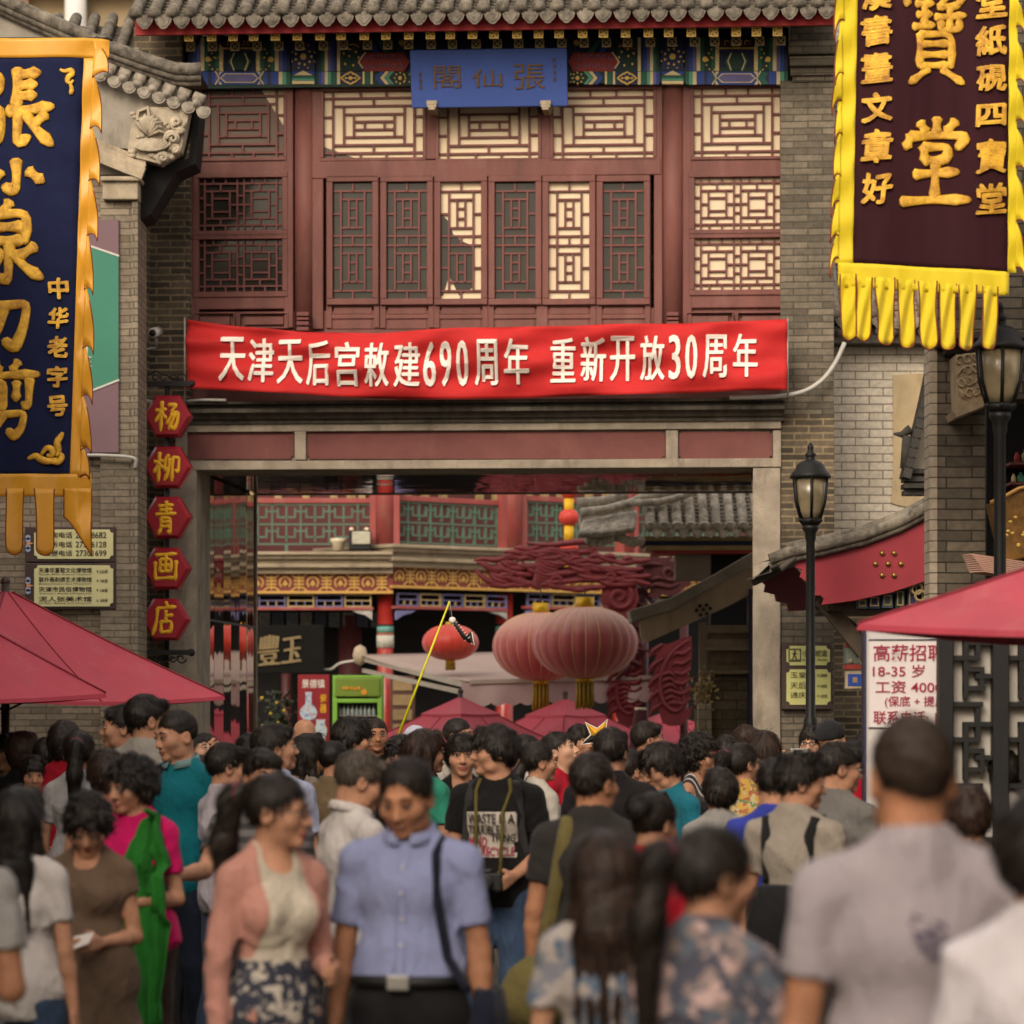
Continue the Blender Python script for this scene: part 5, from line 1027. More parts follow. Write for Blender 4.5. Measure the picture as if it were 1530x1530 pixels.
for fr, root, xa, xb, segs in ((A1, tb, 250, 587, [(300, 556)]), (A2, tb2, 587, 1180, [(592, 757), (786, 932), (950, 1100)])):
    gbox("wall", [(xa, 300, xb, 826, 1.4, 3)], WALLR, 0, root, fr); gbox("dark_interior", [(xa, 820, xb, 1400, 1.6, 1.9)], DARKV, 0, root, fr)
    gbox("cornice", [(xa, 824, xb, 829, -.30, 1.5), (xa, 829, xb, 835, -.24, 1.2), (xa, 835, xb, 842, -.16, 1.2), (xa, 842, xb, 848, -.21, 1.2), (xa, 848, xb, 857, -.12, 1.2)], CORN, .01, root, fr)
    gbox("frieze_board", [(xa, 857, xb, 883, -.02, .1)], FRZ, 0, root, fr); gbox("gold_moulding", [(xa, 883, xb, 887, -.06, .1), (xa, 856.5, xb, 858, -.05, .1)], FRG, .004, root, fr)
    mb = MB(); x0, z0, x1, z1 = fr.r(xa, 858, xb, 883, -.02); st = .186; k = 0; x = x0 + .1
    while x < x1 - .1: (shou if k % 2 else bud)(mb, x, (z0 + z1) / 2, .165 if k % 2 else .15, -.02, 0); x += st; k += 1
    mb.build("frieze_ornament", FRG, root)
    for a, b in segs:
        mb = MB(); keylattice(mb, fr, a, 754, b, 813, .15, .40 if fr is A2 else .36, .022)
        q = fr.r(a, 754, b, 813, .15); n = 2
        for i in range(n + 1): xx = q[0] + (q[2] - q[0]) * i / n; mb.box(xx - .02, .13, q[1] - .14, xx + .02, .18, q[1])
        mb.build("balustrade", GRN, root)
        gbox("rail", [(a - 2, 744, b + 2, 752, .1, .22)], CRD, .01, root, fr)
        for k in range(6): xx = q[0] + (q[2] - q[0]) * (k + .5) / 6; mb = MB(); mb.box(xx - .05, 1.32, q[3] + .1, xx + .05, 1.41, q[3] + .26); mb.build("wall_ornament", GOLD_D, root)
        mb = MB(); x0, z0, x1, z1 = fr.r(a, 889, b, 906, .05); n = max(2, round((x1 - x0) / .42)); ux = (x1 - x0) / n
        for i in range(n):
            X = x0 + i * ux + .02; w2 = ux - .04; mb.line([(X, z0), (X + w2, z0), (X + w2, z1), (X, z1)], .02, .03, .07, i % 2, True); mb.line([(X, (z0 + z1) / 2), (X + w2, (z0 + z1) / 2)], .018, .034, .07, i % 2)
            for t in (.33, .66): mb.line([(X + w2 * t, z0), (X + w2 * t, (z0 + z1) / 2)], .018, .036, .07, (i + 1) % 2)
        mb.build("hanging_lattice", [HANG, GOLD_D], root); gbox("lower_rail", [(a - 2, 907, b + 2, 911.5, .02, .1)], CRD, .004, root, fr)
        for s_, e in ((a, 1), (b, -1)):
            mb = MB(); mb.prism(fr.poly([(s_, 912), (s_ + e * 30, 912), (s_ + e * 22, 916), (s_ + e * 10, 919), (s_, 926)], .05), .04, .08)
            mb.build("corner_bracket", M("bracket_white", (160, 156, 150), .8, .4, 30) if e < 0 else M("bracket_lilac", (110, 108, 150), .8, .4, 30), root)
for fr, root, a, b in ((A1, tb, 559, 590), (A2, tb2, 759, 785), (A2, tb2, 934, 952), (A1, tb, 270, 296)):
    x0, z0, x1, z1 = fr.r(a, 640, b, 826, -.02); xm, r_ = (x0 + x1) / 2, (x1 - x0) / 2
    mb = MB(); mb.lathe([(r_, 0), (r_, z1 - z0)], 20, (xm, .1, z0)); mb.box(xm - r_ - .06, .02, z0, xm - r_ + .02, .14, z1 - .4); mb.box(xm + r_ - .02, .02, z0, xm + r_ + .06, .14, z1 - .4); mb.build("upper_column", CRD, root)
    zz = fr.z((a + b) / 2, 887); mb = MB(); mb.lathe([(r_ * .78, GL_), (r_ * .78, zz)], 20, (xm, .25, 0)); mb.build("lower_column", CRB, root)
    zb = fr.z((a + b) / 2, 932); mb = MB(); rr = r_ * .80
    for k, (d0, d1, m_) in enumerate(((0, .03, 3), (.03, .12, 0), (.12, .15, 1), (.15, .32, 2))): mb.lathe([(rr + .002 * k, zb - d1), (rr + .002 * k, zb - d0)], 20, (xm, .25, 0), m_)
    mb.build("painted_band", [M("band_teal", (92, 140, 130), .7, .3, 12), M("band_orange", (160, 84, 56), .7, .2, 8), M("band_grey", (176, 172, 160), .7, .25, 18), BLACK], root)
for k, (a, b) in enumerate(((505, 540), (420, 436))):
    x0, z0, x1, z1 = A1.r(a, 920, b, 1100, 1.2); mb = MB(); mb.lathe([((x1 - x0) / 2, GL_), ((x1 - x0) / 2, z1)], 16, ((x0 + x1) / 2, 1.25, 0)); mb.build("inner_column", M("inner_column_red", (78, 36, 36), .5, .2, 4), tb)
mb = MB()
for k in range(9): A1.box(mb, 386 + k * 21, 915, 386 + k * 21 + 17, 937, 1.1 + .01 * (k % 2), 1.3, k % 3)
mb.build("painted_lintel", [M("lintel_grey", (92, 88, 84), .8, .5, 16), M("lintel_dark", (48, 48, 62), .8, .5, 20), M("lintel_slate", (70, 74, 78), .8, .5, 24)], tb)
mb = MB()
for k, a in enumerate((592, 600, 608)): pass
for y_ in (1016, 1038, 1060, 1082): A1.box(mb, 587, y_, 616, y_ + 16, -.02, .03, 1)
A1.box(mb, 583, 1010, 620, 1110, 0, .06, 0); mb.build("door_panel", [M("door_brown", (74, 44, 38), .6, .2, 4), M("door_gold", (128, 106, 72), .6, .2, 6)], tb, .004)
nb2 = A1.empty("shop_name_board"); tag(nb2, "black shop board with two dull gold characters left of the red columns", "sign board")
gbox("board", [(372, 934, 484, 1006, -.32, -.26)], M("board_black", (18, 17, 16), .7, .2, 4, spec=.1), .01, nb2, A1)
mb = MB()
for ch, rc in (("豐", (387, 950, 417, 993)), ("玉", (422, 952, 450, 990))): q = A1.r(*rc, -.33); [mb.glyph(ch, q[0] + ox, q[1], q[2] + ox, q[3], -.325 - .002 * j, .02, 0, .0, slant=.08, warp=.01) for j, ox in enumerate((0, .012, -.012))]
mb.build("lettering", M("board_gold", (120, 102, 68), .5, .2, 10), nb2)
def flood(a, t, b, u_, kind, label):
    r = A1.empty("floodlight"); tag(r, label, "floodlight")
    if kind:
        gbox("housing", [(a, t + 3, b, u_, -.28, -.1)], BLACK, .02, r, A1); gbox("glass", [(a + 5, t + 5, b - 1, u_ - 9, -.31, -.27)], M("lamp_face", (170, 166, 148), .25, .15, 8), .01, r, A1)
        mb = MB(); q = A1.p(a + 4, t + 2, -.2); mb.ball((q[0], -.2, q[1]), .03, 8); q = A1.p(b - 6, t + 2, -.2); mb.ball((q[0], -.2, q[1]), .03, 8); mb.build("knob", PAPER, r)
    else:
        x0, z0, x1, z1 = A1.r(a, t, b, u_, -.2); mb = MB(); mb.lathe([((x1 - x0) * .34, 0), ((x1 - x0) * .38, (z1 - z0) * .6), ((x1 - x0) * .5, (z1 - z0) * .72), ((x1 - x0) * .5, z1 - z0)], 18, ((x0 + x1) / 2, -.1, z0)); mb.build("bowl", M("bowl_cream", (196, 184, 158), .5, .1, 6), r)
        mb = MB(); mb.lathe([((x1 - x0) * .25, -.02), ((x1 - x0) * .2, .0)], 14, ((x0 + x1) / 2, -.1, z0)); mb.build("foot", BLACK, r)
flood(521, 789, 554, 822, 1, "square black floodlight with a pale face on the cornice beside the red column"); flood(493, 804, 517, 822, 0, "cream bowl-shaped lamp on the cornice left of the black floodlight")
# ---- vase poster, drinks fridge, citrus
VF = Fr(0, 41, 0)
vp = VF.empty("poster_stand"); tag(vp, "red upright poster with two porcelain vases beside the green fridge", "poster")
gbox("panel", [(445, 1008, 492, 1190, 0, .05)], M("poster_red", (134, 24, 34), .6, .08, 3), .004, vp, VF)
def vase(mb, cx_, top, bot, prof):
    l = [(cx_ - r_, top + (bot - top) * t) for t, r_ in prof] + [(cx_ + r_, top + (bot - top) * t) for t, r_ in prof[::-1]]; mb.prism(VF.poly(l, -.004), -.006, .0)
mb = MB(); vase(mb, 461, 1034, 1076, [(0, 5), (.1, 4.4), (.42, 4.6), (.5, 8), (.62, 12), (.75, 13), (.88, 11), (1, 6)]); vase(mb, 479, 1075, 1112, [(0, 7.5), (.08, 6), (.2, 6.5), (.35, 9.5), (.55, 9), (.85, 6), (1, 5)])
mb.build("vase_picture", print_mat("porcelain", (176, 190, 200), [(120, 140, 178), (190, 150, 150)], 14, .5, .56), vp)
mb = MB(); sign_rows(VF, -.004, mb, [("景德镇", .008, 451, 1015, 485, 1028)]); mb.build("lettering", MATS["white_print"], vp)
mb = MB(); sign_rows(VF, -.004, mb, [("瓷", .008, 478, 1037, 488, 1049), ("器", .008, 478, 1052, 488, 1065)]); mb.build("lettering", SG_Y, vp)
fg = VF.empty("drinks_fridge"); tag(fg, "lime green glass-door drinks fridge with bottles behind the crowd", "fridge")
LIME = M("fridge_lime", (124, 176, 66), .4, .06, 3); LIME_D = M("fridge_olive", (110, 134, 46), .5, .08, 3)
mb = MB(); VF.box(mb, 497, 1009, 571, 1190, -.1, .5); q = VF.r(497, 1009, 571, 1190, -.1)
mb = MB(); x0, z1, x1 = q[0], q[3], q[2]; z0 = GL_; mb.box(x0, -.1, z0, x0 + .05, .5, z1); mb.box(x1 - .05, -.1, z0, x1, .5, z1); mb.box(x0 + .05, -.1, z1 - .03, x1 - .05, .5, z1); mb.box(x0 + .05, .45, z0, x1 - .05, .5, z1 - .03); mb.box(x0 + .05, -.1, z0, x1 - .05, .45, z0 + .25); mb.build("cabinet", LIME, fg, .006)
gbox("header_panel", [(500, 1013, 568, 1041, -.13, -.0)], LIME_D, .012, fg, VF)
gbox("door_frame", [(497.5, 1044, 504, 1180, -.14, -.1), (564, 1044, 570.5, 1180, -.14, -.1), (504, 1044, 564, 1050, -.138, -.1)], LIME, .006, fg, VF)
mb = MB()
for k, (x, y_, r_) in enumerate(((514, 1028, 2.4), (519, 1028, 2.6), (525, 1028, 2.4), (530, 1029, 2.4), (536, 1028, 2.8), (544, 1034, 4.6))): X, Z = VF.p(x, y_, -.13); mb.disc(X, Z, r_ / 124, -.14, -.12, 10)
mb.build("orange_decal", M("decal_orange", (206, 140, 40), .6, .1, 6), fg)
gbox("inner_back", [(504, 1050, 564, 1180, .3, .34)], M("fridge_inner", (64, 70, 68), .6, .1, 3), 0, fg, VF)
for row in range(4):
    y_ = 1069 + row * 20
    gbox("shelf", [(504, y_, 564, y_ + 1.5, -.05, .3)], METAL, 0, fg, VF)
    for k in range(9):
        x = 508 + k * 6.3; X, Z = VF.p(x, y_, -.02); mb = MB(); mb.lathe([(.02, 0), (.022, .01), (.022, .07), (.009, .10), (.009, .12)], 8, (X, -.02, Z)); mb.build("bottle", M("bottle_pale", (150, 160, 158), .3, .2, 20), fg)
mb = MB(); mb.tube([(VF.u(507), -.16, VF.z(507, 1095)), (VF.u(507), -.16, VF.z(507, 1140))], .012, 6); mb.build("handle", METAL, fg)
ct = VF.empty("citrus_tree"); tag(ct, "dim potted shrub with yellow fruit in the dark shopfront left of the vase poster", "plant")
mb = MB(); fr_ = MB()
for k in range(260):
    a, b = random.gauss(416, 12), random.uniform(1034, 1105); X, Z = VF.p(a, b, .4); Y = .4 + random.uniform(-.2, .2); t = random.uniform(0, 6); l = random.uniform(.03, .06)
    mb.add([(X, Y, Z), (X + l * math.cos(t), Y + l * .4, Z + l * math.sin(t)), (X + 1.6 * l * math.cos(t + .3), Y, Z + 1.6 * l * math.sin(t + .3)), (X + l * math.cos(t + .6), Y - l * .4, Z + l * math.sin(t + .6))], [(0, 1, 2, 3)])
mb.build("foliage", M("citrus_leaf", (36, 42, 20), .6, .4, 20), ct)
for a, b in ((392, 1043), (414, 1050), (416, 1080), (393, 1085), (405, 1066), (425, 1062), (410, 1095)): X, Z = VF.p(a, b, .2); fr_.ball((X, .15, Z), random.uniform(.016, .03), 8)
fr_.build("fruit", M("citrus_yellow", (170, 142, 30), .5, .1, 8), ct)
mb = MB(); X, Z = VF.p(414, 1110, .4); mb.tube([(X, .4, GL_ + .35), (X, .4, Z + .2)], .03, 6); mb.build("trunk", WOOD_D, ct); mb = MB(); mb.lathe([(.16, 0), (.24, .35), (.2, .36)], 14, (X, .4, GL_)); mb.build("pot", SOOT, ct)
# ---- awning
aw = empty("shop_awning", (0, 0, 0)); tag(aw, "pale fabric awning with a scalloped front behind the big lanterns", "awning")
bl, br2, fr2, fl2 = [Vector(W(*q)) for q in ((538, 979, 44.5), (905, 972, 46.5), (975, 1012, 40.5), (702, 1019, 40.5))]
AWM = M("awning_cloth", (150, 132, 124), .8, .06, 1.2, .1, 60); mb = MB(); n = 10
mb.add([tuple((bl.lerp(br2, i / n)).lerp(fl2.lerp(fr2, i / n), j / n) - Vector((0, 0, .05 * math.sin(math.pi * j / n)))) for j in range(n + 1) for i in range(n + 1)], [(j * (n + 1) + i, j * (n + 1) + i + 1, (j + 1) * (n + 1) + i + 1, (j + 1) * (n + 1) + i) for j in range(n) for i in range(n)], 0, True)
mb.build("fabric", AWM, aw).modifiers.new("t", 'SOLIDIFY').thickness = .01
mb = MB(); n = 90
vs = []
for i in range(n + 1):
    t = i / n; p = fl2.lerp(fr2, t); sc = .045 * abs(math.sin(t * 13 * math.pi)) ** .7; wv_ = .03 * math.sin(t * 26); vs += [tuple(p + Vector((-.05 * (1 - t) * 2, -.03, -.01))), tuple(p + Vector((-.10 * (1 - t), -.05 + wv_, -.19))), tuple(p + Vector((-.10 * (1 - t), -.05 + wv_, -.21 - sc - .04)))]
mb.add(vs, [(i * 3 + j, i * 3 + j + 1, i * 3 + 4 + j, i * 3 + 3 + j) for i in range(n) for j in range(2)], 0, True); mb.build("valance", M("valance_cloth", (164, 144, 142), .85, .08, 2), aw)
mb = MB(); mb.bar(fl2 + Vector((0, -.03, .0)), fr2 + Vector((0, -.03, .0)), .06, .05); mb.bar(bl + Vector((.06, 0, -.05)), fl2 + Vector((0, 0, -.05)), .05, .06); mb.bar(bl + Vector((.05, 0, -.2)), fl2 + Vector((-.1, 0, -.12)), .05, .05); mb.build("frame_bar", M("awning_bar", (150, 140, 128), .5, .1, 6), aw)
mb = MB(); mb.ball(tuple(bl), .1, 8, sq=(1, 1, 1.4)); mb.build("mount", STONE, aw)
cable([(484, 1000, -.1), (496, 1001, -.15), (506, 990, -.2), (540, 986, -.3)], .018, "pale cable looping from the black shop board to the awning mount", A1)
# ---- lanterns
def lantern_mb(r_, sq, ribs=24, n=96):
    mb = MB(); pr = []
    for i in range(15):
        a = -math.pi / 2 * .94 + math.pi * .94 * i / 14; pr.append((r_ * math.cos(a) ** .9, r_ * sq * math.sin(a)))
    vs, fs = [], []
    for q, z in pr:
        for j in range(n): a = 2 * math.pi * j / n; rr = q * (1 - .028 * (1 - abs(math.sin(a * ribs / 2))) ** 3 * 0 + .03 * abs(math.sin(a * ribs / 2)) ** .6); vs.append((rr * math.cos(a), rr * math.sin(a), z))
    mb.add(vs, [(i * n + j, i * n + (j + 1) % n, (i + 1) * n + (j + 1) % n, (i + 1) * n + j) for i in range(14) for j in range(n)], 0, True); return mb, pr
def lantern(px, py, d, rpx, sq, mat, ribm, label, cap=14, tas=45, hang=None, ribs=24, group="red paper lanterns"):
    s_ = F / d; x, y, z = W(px, py, d); r = empty("red_lantern", (x, y, z)); tag(r, label, "lantern", group); r_ = rpx / s_
    mb, pr = lantern_mb(r_, sq, ribs); mb.build("shade", mat, r)
    mb = MB()
    for k in range(ribs): a = 2 * math.pi * k / ribs; mb.tube([(q * 1.0 * math.cos(a) * 1.004, q * math.sin(a) * 1.004, zz) for q, zz in pr], r_ * .011, 4)
    mb.build("rib", ribm, r)
    cw = r_ * .17; mb = MB(); mb.lathe([(cw, r_ * sq * .97), (cw * 1.05, r_ * sq * .98), (cw * 1.05, r_ * sq + cap / s_)], 16); mb.lathe([(cw, -r_ * sq - .04), (cw, -r_ * sq * .97)], 16); mb.build("cap", M("lantern_gold", (190, 150, 24), .4, .2, 20, metal=.35), r)
    mb = MB(); k = 26
    for j in range(k):
        a = 2 * math.pi * j / k; rr = cw * (.9 if j % 2 else .6); l = tas / s_ * random.uniform(.9, 1.03); mb.tube([(rr * math.cos(a), rr * math.sin(a), -r_ * sq), (rr * 1.1 * math.cos(a), rr * 1.1 * math.sin(a), -r_ * sq - l)], cw * .12, 4)
    mb.build("tassel", M("tassel_gold", (150, 120, 28), .6, .25, 30), r)
    if hang: mb = MB(); mb.tube([(0, 0, r_ * sq), (0, 0, hang / s_)], .008, 5); mb.build("cord", BLACK, r)
    return r
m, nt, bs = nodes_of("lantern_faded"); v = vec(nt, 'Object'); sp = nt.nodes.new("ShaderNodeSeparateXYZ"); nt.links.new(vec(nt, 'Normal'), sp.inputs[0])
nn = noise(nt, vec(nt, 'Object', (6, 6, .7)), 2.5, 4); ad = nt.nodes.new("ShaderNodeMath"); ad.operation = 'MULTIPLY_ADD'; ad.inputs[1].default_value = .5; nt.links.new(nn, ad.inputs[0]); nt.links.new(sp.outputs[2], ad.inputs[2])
nt.links.new(ramp(nt, ad.outputs[0], .45, lin((166, 70, 70)), 1.05, lin((190, 138, 124))), bs.inputs['Base Color']); bs.inputs['Roughness'].default_value = .6; bs.inputs['Sheen Weight'].default_value = .3; LFADE = m    # paler where the shade faces upward
LRIB = M("lantern_rib", (214, 170, 124), .5, .1, 6); LRED = M("lantern_red", (180, 50, 36), .5, .1, 3, sheen=.2); LRIB2 = M("lantern_rib2", (206, 98, 60), .5, .1, 6); LSM = M("lantern_small", (190, 60, 50), .5, .1, 3)
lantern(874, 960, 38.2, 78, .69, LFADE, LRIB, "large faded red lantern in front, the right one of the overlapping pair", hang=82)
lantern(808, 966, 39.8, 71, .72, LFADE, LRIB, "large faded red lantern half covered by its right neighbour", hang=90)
lantern(673, 960, 41.5, 41.5, .64, LRED, LRIB2, "smaller bright red lantern hanging alone behind the yellow toy stick", cap=4, tas=15, hang=60, ribs=18)
for k, (py, rr) in enumerate(((734, 13), (773, 15), (819, 14))):
    r = lantern(850, py, 42, rr, .86, LSM, LRIB2, ("little red lantern at the top of the string beside the tiled roof", "little red lantern in the middle of the string beside the tiled roof", "little red lantern at the bottom of the string just above the carved dragon beam")[k], cap=1, tas=1, ribs=12, group="little lanterns on a string")
    mb = MB(); q = rr / (F / 42); mb.lathe([(.06, -q * .86 - .19), (.06, -q * .86)], 12); mb.build("yellow_collar", M("collar_yellow", (216, 170, 26), .6, .1, 5), r)
for j in range(3):  # a second string, farther right behind the pier, seen in the polished panels
    pass
# ---- carved dragon beam
DR = M("dragon_red", (108, 36, 42), .55, .25, 9, .3, 40); DRD = M("dragon_dark", (78, 34, 36), .6, .2, 7)
DF = Fr(0, 40.2, 0)
dg_ = DF.empty("carved_dragon_beam"); tag(dg_, "dark red carved dragon beam above the big lanterns, ending in two scaly tails", "carving")
def carved(name, outline, flows, mat, th=.05, w0=0, rel=.02, rad=.02):
    mb = MB(); mb.prism(DF.poly(outline, w0), w0, w0 + th)
    for fl in flows:
        n = len(fl) * 4; xs = np.interp(np.linspace(0, len(fl) - 1, n), range(len(fl)), [p[0] for p in fl]); ys = np.interp(np.linspace(0, len(fl) - 1, n), range(len(fl)), [p[1] for p in fl])
        for _ in range(3): xs[1:-1] = (xs[:-2] + 2 * xs[1:-1] + xs[2:]) / 4; ys[1:-1] = (ys[:-2] + 2 * ys[1:-1] + ys[2:]) / 4
        mb.tube([(DF.u(a, w0), w0 - .004, DF.z(a, b, w0)) for a, b in zip(xs, ys)], [rad * (.35 + .75 * math.sin(math.pi * min(1, .12 + .88 * i / (n - 1)))) for i in range(n)], 6)
    return mb.build(name, mat, dg_)
fl = []
for k in range(9): fl.append([(742 + k * 2, 852 + k * 3.6), (775, 846 + k * 5 - (k % 2) * 2), (812, 852 + k * 4), (850, 846 + k * 4.2), (890, 840 + k * 4.6 + (k % 2) * 2), (930, 842 + k * 3), (965, 842 + k * 2)])
for k in range(5): fl.append([(782 + k * 9, 818 + k * 2), (805 + k * 10, 822 - k), (840 + k * 6, 814 + k * 3), (876, 812 + k * 4)])
for k in range(6): fl.append([(728 + k * 3, 840 + k * 7), (738 + k * 2, 850 + k * 6), (752, 862 + k * 4), (768, 872 + k * 2)])
for k in range(4): fl.append([(800 + k * 4, 870 + k * 3), (790 + k * 3, 858 - k * 2), (792 + k * 5, 842), (806 + k * 5, 832)])
carved("beam", [(745, 856), (800, 848), (880, 846), (968, 852), (966, 864), (900, 870), (800, 872), (748, 870)], [], DRD, .06, .06)
rs = random.Random(4)
def flame(x, y, l, a, cv): return [(x + l * t * math.cos(a + cv * t), y + l * t * math.sin(a + cv * t)) for t in (0, .2, .4, .6, .8, 1)]
fl = []
for row in range(5):
    for k in range(11):
        x_ = 972 - k * 22 - (row % 2) * 11; y_ = 836 + row * 10 + 4 * math.sin(k * .8 + row)
        if x_ < 748 or (row == 0 and x_ < 800): continue
        fl.append(flame(x_, y_, rs.uniform(34, 52), math.pi + rs.uniform(-.30, .05), rs.uniform(.1, .55)))
for k in range(9): fl.append(flame(884 - k * 12, 826 + k * .5, rs.uniform(26, 40), math.pi + rs.uniform(.15, .45), -rs.uniform(.2, .6)))
for k in range(8): fl.append(flame(946 - k * 25, 836 - (k % 3) * 2, rs.uniform(18, 28), math.pi + .7, -.9))
for k in range(6): fl.append(flame(758 + k * 3, 878 - k * 7, rs.uniform(26, 36), math.pi + rs.uniform(-.2, .5), rs.uniform(-.5, .5)))
fl += [[(790, 836), (760, 832), (738, 838), (722, 834), (708, 838)], [(745, 846), (735, 850), (724, 842), (712, 840)], [(884, 828), (888, 818), (880, 809), (858, 810), (830, 814), (806, 814), (786, 811)], [(806, 816), (790, 822), (776, 818), (768, 819)]]
for k in range(8): fl.append([(838 - k * 4, 848 + k * 4), (816 - k * 2, 844 + k * 5), (804 - k, 834 + k * 5), (799 + k * 2, 820 + k * 6)])
for cx_, cy_, r_, a0, sg in ((770, 860, 10, 0, 1), (830, 868, 11, 2, -1), (880, 850, 9, 1, 1), (912, 862, 10, 3, -1), (850, 832, 8, 4, 1), (940, 858, 9, 0, -1)): fl.append([(cx_ + r_ * (1 - t / 10) * math.cos(a0 + sg * t), cy_ + r_ * (1 - t / 10) * math.sin(a0 + sg * t)) for t in np.linspace(0, 8, 12)])
carved("feathers", [(770, 856), (850, 850), (940, 856), (850, 866)], fl, DR, .05, .04, rad=.036)
def spir(cx_, cy_, r_, turns, a0=0, sg=1): return [(cx_ + r_ * (1 - t / (turns * 6.6)) * math.cos(a0 + sg * t), cy_ + r_ * (1 - t / (turns * 6.6)) * math.sin(a0 + sg * t)) for t in np.linspace(0, turns * 6.2, int(12 * turns))]
carved("scroll", [(900, 872), (950, 870), (955, 895), (945, 920), (940, 935), (925, 930), (908, 918), (898, 900)], [spir(925, 893, 27, 1.5, 3.6), spir(926, 893, 19, 1.2, 1), [(905, 905), (915, 925), (930, 933), (936, 960)], [(912, 915), (925, 935), (945, 950), (952, 965)], [(884, 812), (890, 818), (886, 828), (876, 826)]], DR, .07, .05, rad=.03)
fl = []
for k in range(14): t = k / 13; fl.append(flame(952 - 14 * t + 4 * math.sin(k * 2), 880 + 112 * t, rs.uniform(24, 40), (2.2 if k % 2 else .5) + rs.uniform(-.3, .3), rs.uniform(-.9, .9)))
carved("tail_flames", [(948, 880), (958, 880), (956, 940), (948, 1000), (938, 1000), (944, 940)], fl, DRD, .06, .2, rad=.034)
carved("dragon_head", [(952, 852), (966, 836), (975, 828), (990, 834), (1006, 830), (1002, 838), (1020, 838), (1014, 846), (1030, 852), (1024, 862), (1034, 872), (1020, 880), (1010, 892), (990, 888), (978, 895), (968, 890), (974, 876), (956, 870)], [spir(1000, 856, 14, 1.3), [(960, 846), (975, 842), (990, 844)], [(965, 880), (980, 872), (1000, 878), (1015, 872)], [(970, 868), (984, 862), (1000, 868)]], DRD, .09, .12, rad=.03)
for name, ox, sc_, w0 in (("scaly_tail", 0, 1, .1), ("scaly_tail", -68, .82, .25)):
    T = lambda pts: [(1003 + ox + (a - 1003) * sc_, 1085 + (b - 1085) * sc_) for a, b in pts]
    fl = [T([(1030, 956), (1005, 972), (988, 1000), (984, 1030), (992, 1055), (1012, 1066), (1024, 1050), (1016, 1025), (1004, 1005)])]
    for k in range(6): fl.append(T([(986 + k * 2, 1010 + k * 9), (1000 + k, 1004 + k * 9), (1012, 1014 + k * 8)]))
    for k in range(6): fl.append(T([(1032, 968 + k * 15), (1020, 978 + k * 15), (1010, 975 + k * 15), (1004, 984 + k * 12)]))
    for k in range(5): fl.append(T([(990, 962 + k * 22), (975, 972 + k * 22), (969, 984 + k * 22)]))
    carved(name, T([(1033, 950), (1015, 955), (1000, 962), (990, 962), (978, 968), (970, 980), (982, 978), (975, 992), (968, 1006), (980, 1000), (972, 1020), (970, 1035), (980, 1028), (972, 1055), (970, 1066), (984, 1060), (990, 1080), (1000, 1085), (1018, 1084), (1032, 1070), (1034, 1055), (1022, 1062), (1030, 1040), (1033, 1020), (1024, 1030), (1032, 1000), (1034, 975)]), fl, DR, .08, w0, rad=.026)
mb = MB(); X, Z = DF.p(960, 900, .3); mb.tube([(X, .35, GL_), (X, .35, Z + .5)], .07, 10); X2 = DF.u(1022, .4); mb.tube([(X2, .4, GL_), (X2, .4, Z)], .05, 8); mb.build("post", DRD, dg_)
# ---- courtyard roof, timber eave, brick corner
QF = Fr(0, 37, 0)
TILE_LT = M("roof_tile_light", (176, 166, 150), .85, .5, 14, .6, 40, dirt=((92, 84, 72), .7))
cr = QF.empty("courtyard_pavilion"); tag(cr, "small tiled pavilion roof with painted beams behind the dragon beam", "pavilion")
mb = MB(); tile_roof(mb, QF.u(972, -.3), QF.u(1190, -.3), -.3, QF.z(1050, 788, -.3), 1.0, QF.z(1050, 788, -.3) + .95, 11, .055, .09); mb.build("roof_tiles", TILE_LT, cr)
mb = MB(); mb.tube(along(QF, [(868, 766), (905, 762), (942, 752), (960, 744), (1000, 738), (1040, 726)], -.1), .05, 8); mb.tube(along(QF, [(862, 752), (900, 750), (938, 741)], .3), .06, 8)
mb.tube(along(QF, [(945, 752), (985, 750), (1020, 742), (1050, 728)], -.2), .04, 8)
for k in range(16):
    t = k / 15; p0 = along(QF, [(948 - 74 * t, 766 + 14 * t)], .0)[0]; p1 = along(QF, [(944 - 78 * t, 792 + 16 * t - 8 * t * t)], -.35)[0]; mb.tube([p0, tuple((Vector(p0) + Vector(p1)) / 2 + Vector((0, -.05, -.03))), p1], .032, 7)
mb.prism(QF.poly([(866, 772), (946, 756), (950, 790), (872, 800)], .02), .02, .9)
for k in range(10): a = QF.p(880 + k * 8.5, 806 + 4 * math.sin(k), -.2); mb.ball((a[0], -.2, a[1]), .06, 7)
mb.build("roof_verge", TILE_LT, cr)
gbox("beam", [(955, 801, 1140, 808, -.1, .6), (965, 815, 1140, 822, -.12, .6)], [GOLD_D], .004, cr, QF); gbox("painted_beam", [(960, 808, 1140, 815, -.08, .6)], NAVY, .004, cr, QF); gbox("red_beam", [(975, 822, 1140, 827, -.1, .6)], CRED, .004, cr, QF)
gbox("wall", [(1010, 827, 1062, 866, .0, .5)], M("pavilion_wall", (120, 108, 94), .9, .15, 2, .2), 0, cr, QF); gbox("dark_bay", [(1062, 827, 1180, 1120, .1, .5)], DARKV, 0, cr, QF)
EF2 = Fr(0, 35.4, 0)
te = EF2.empty("timber_bargeboard"); tag(te, "weathered brown bargeboard sloping down to the left inside the gate", "eave")
OT = M("weathered_timber", (158, 140, 118), .85, .22, 3, .4, 30, stretch=(1, 1, .3), dirt=((70, 60, 50), .6))
mb = MB(); mb.prism(EF2.poly([(954, 922), (1010, 898), (1075, 860), (1160, 812), (1160, 868), (1090, 905), (1030, 932), (962, 962), (957, 950)], 0), 0, .08); mb.build("board", OT, te, .01)
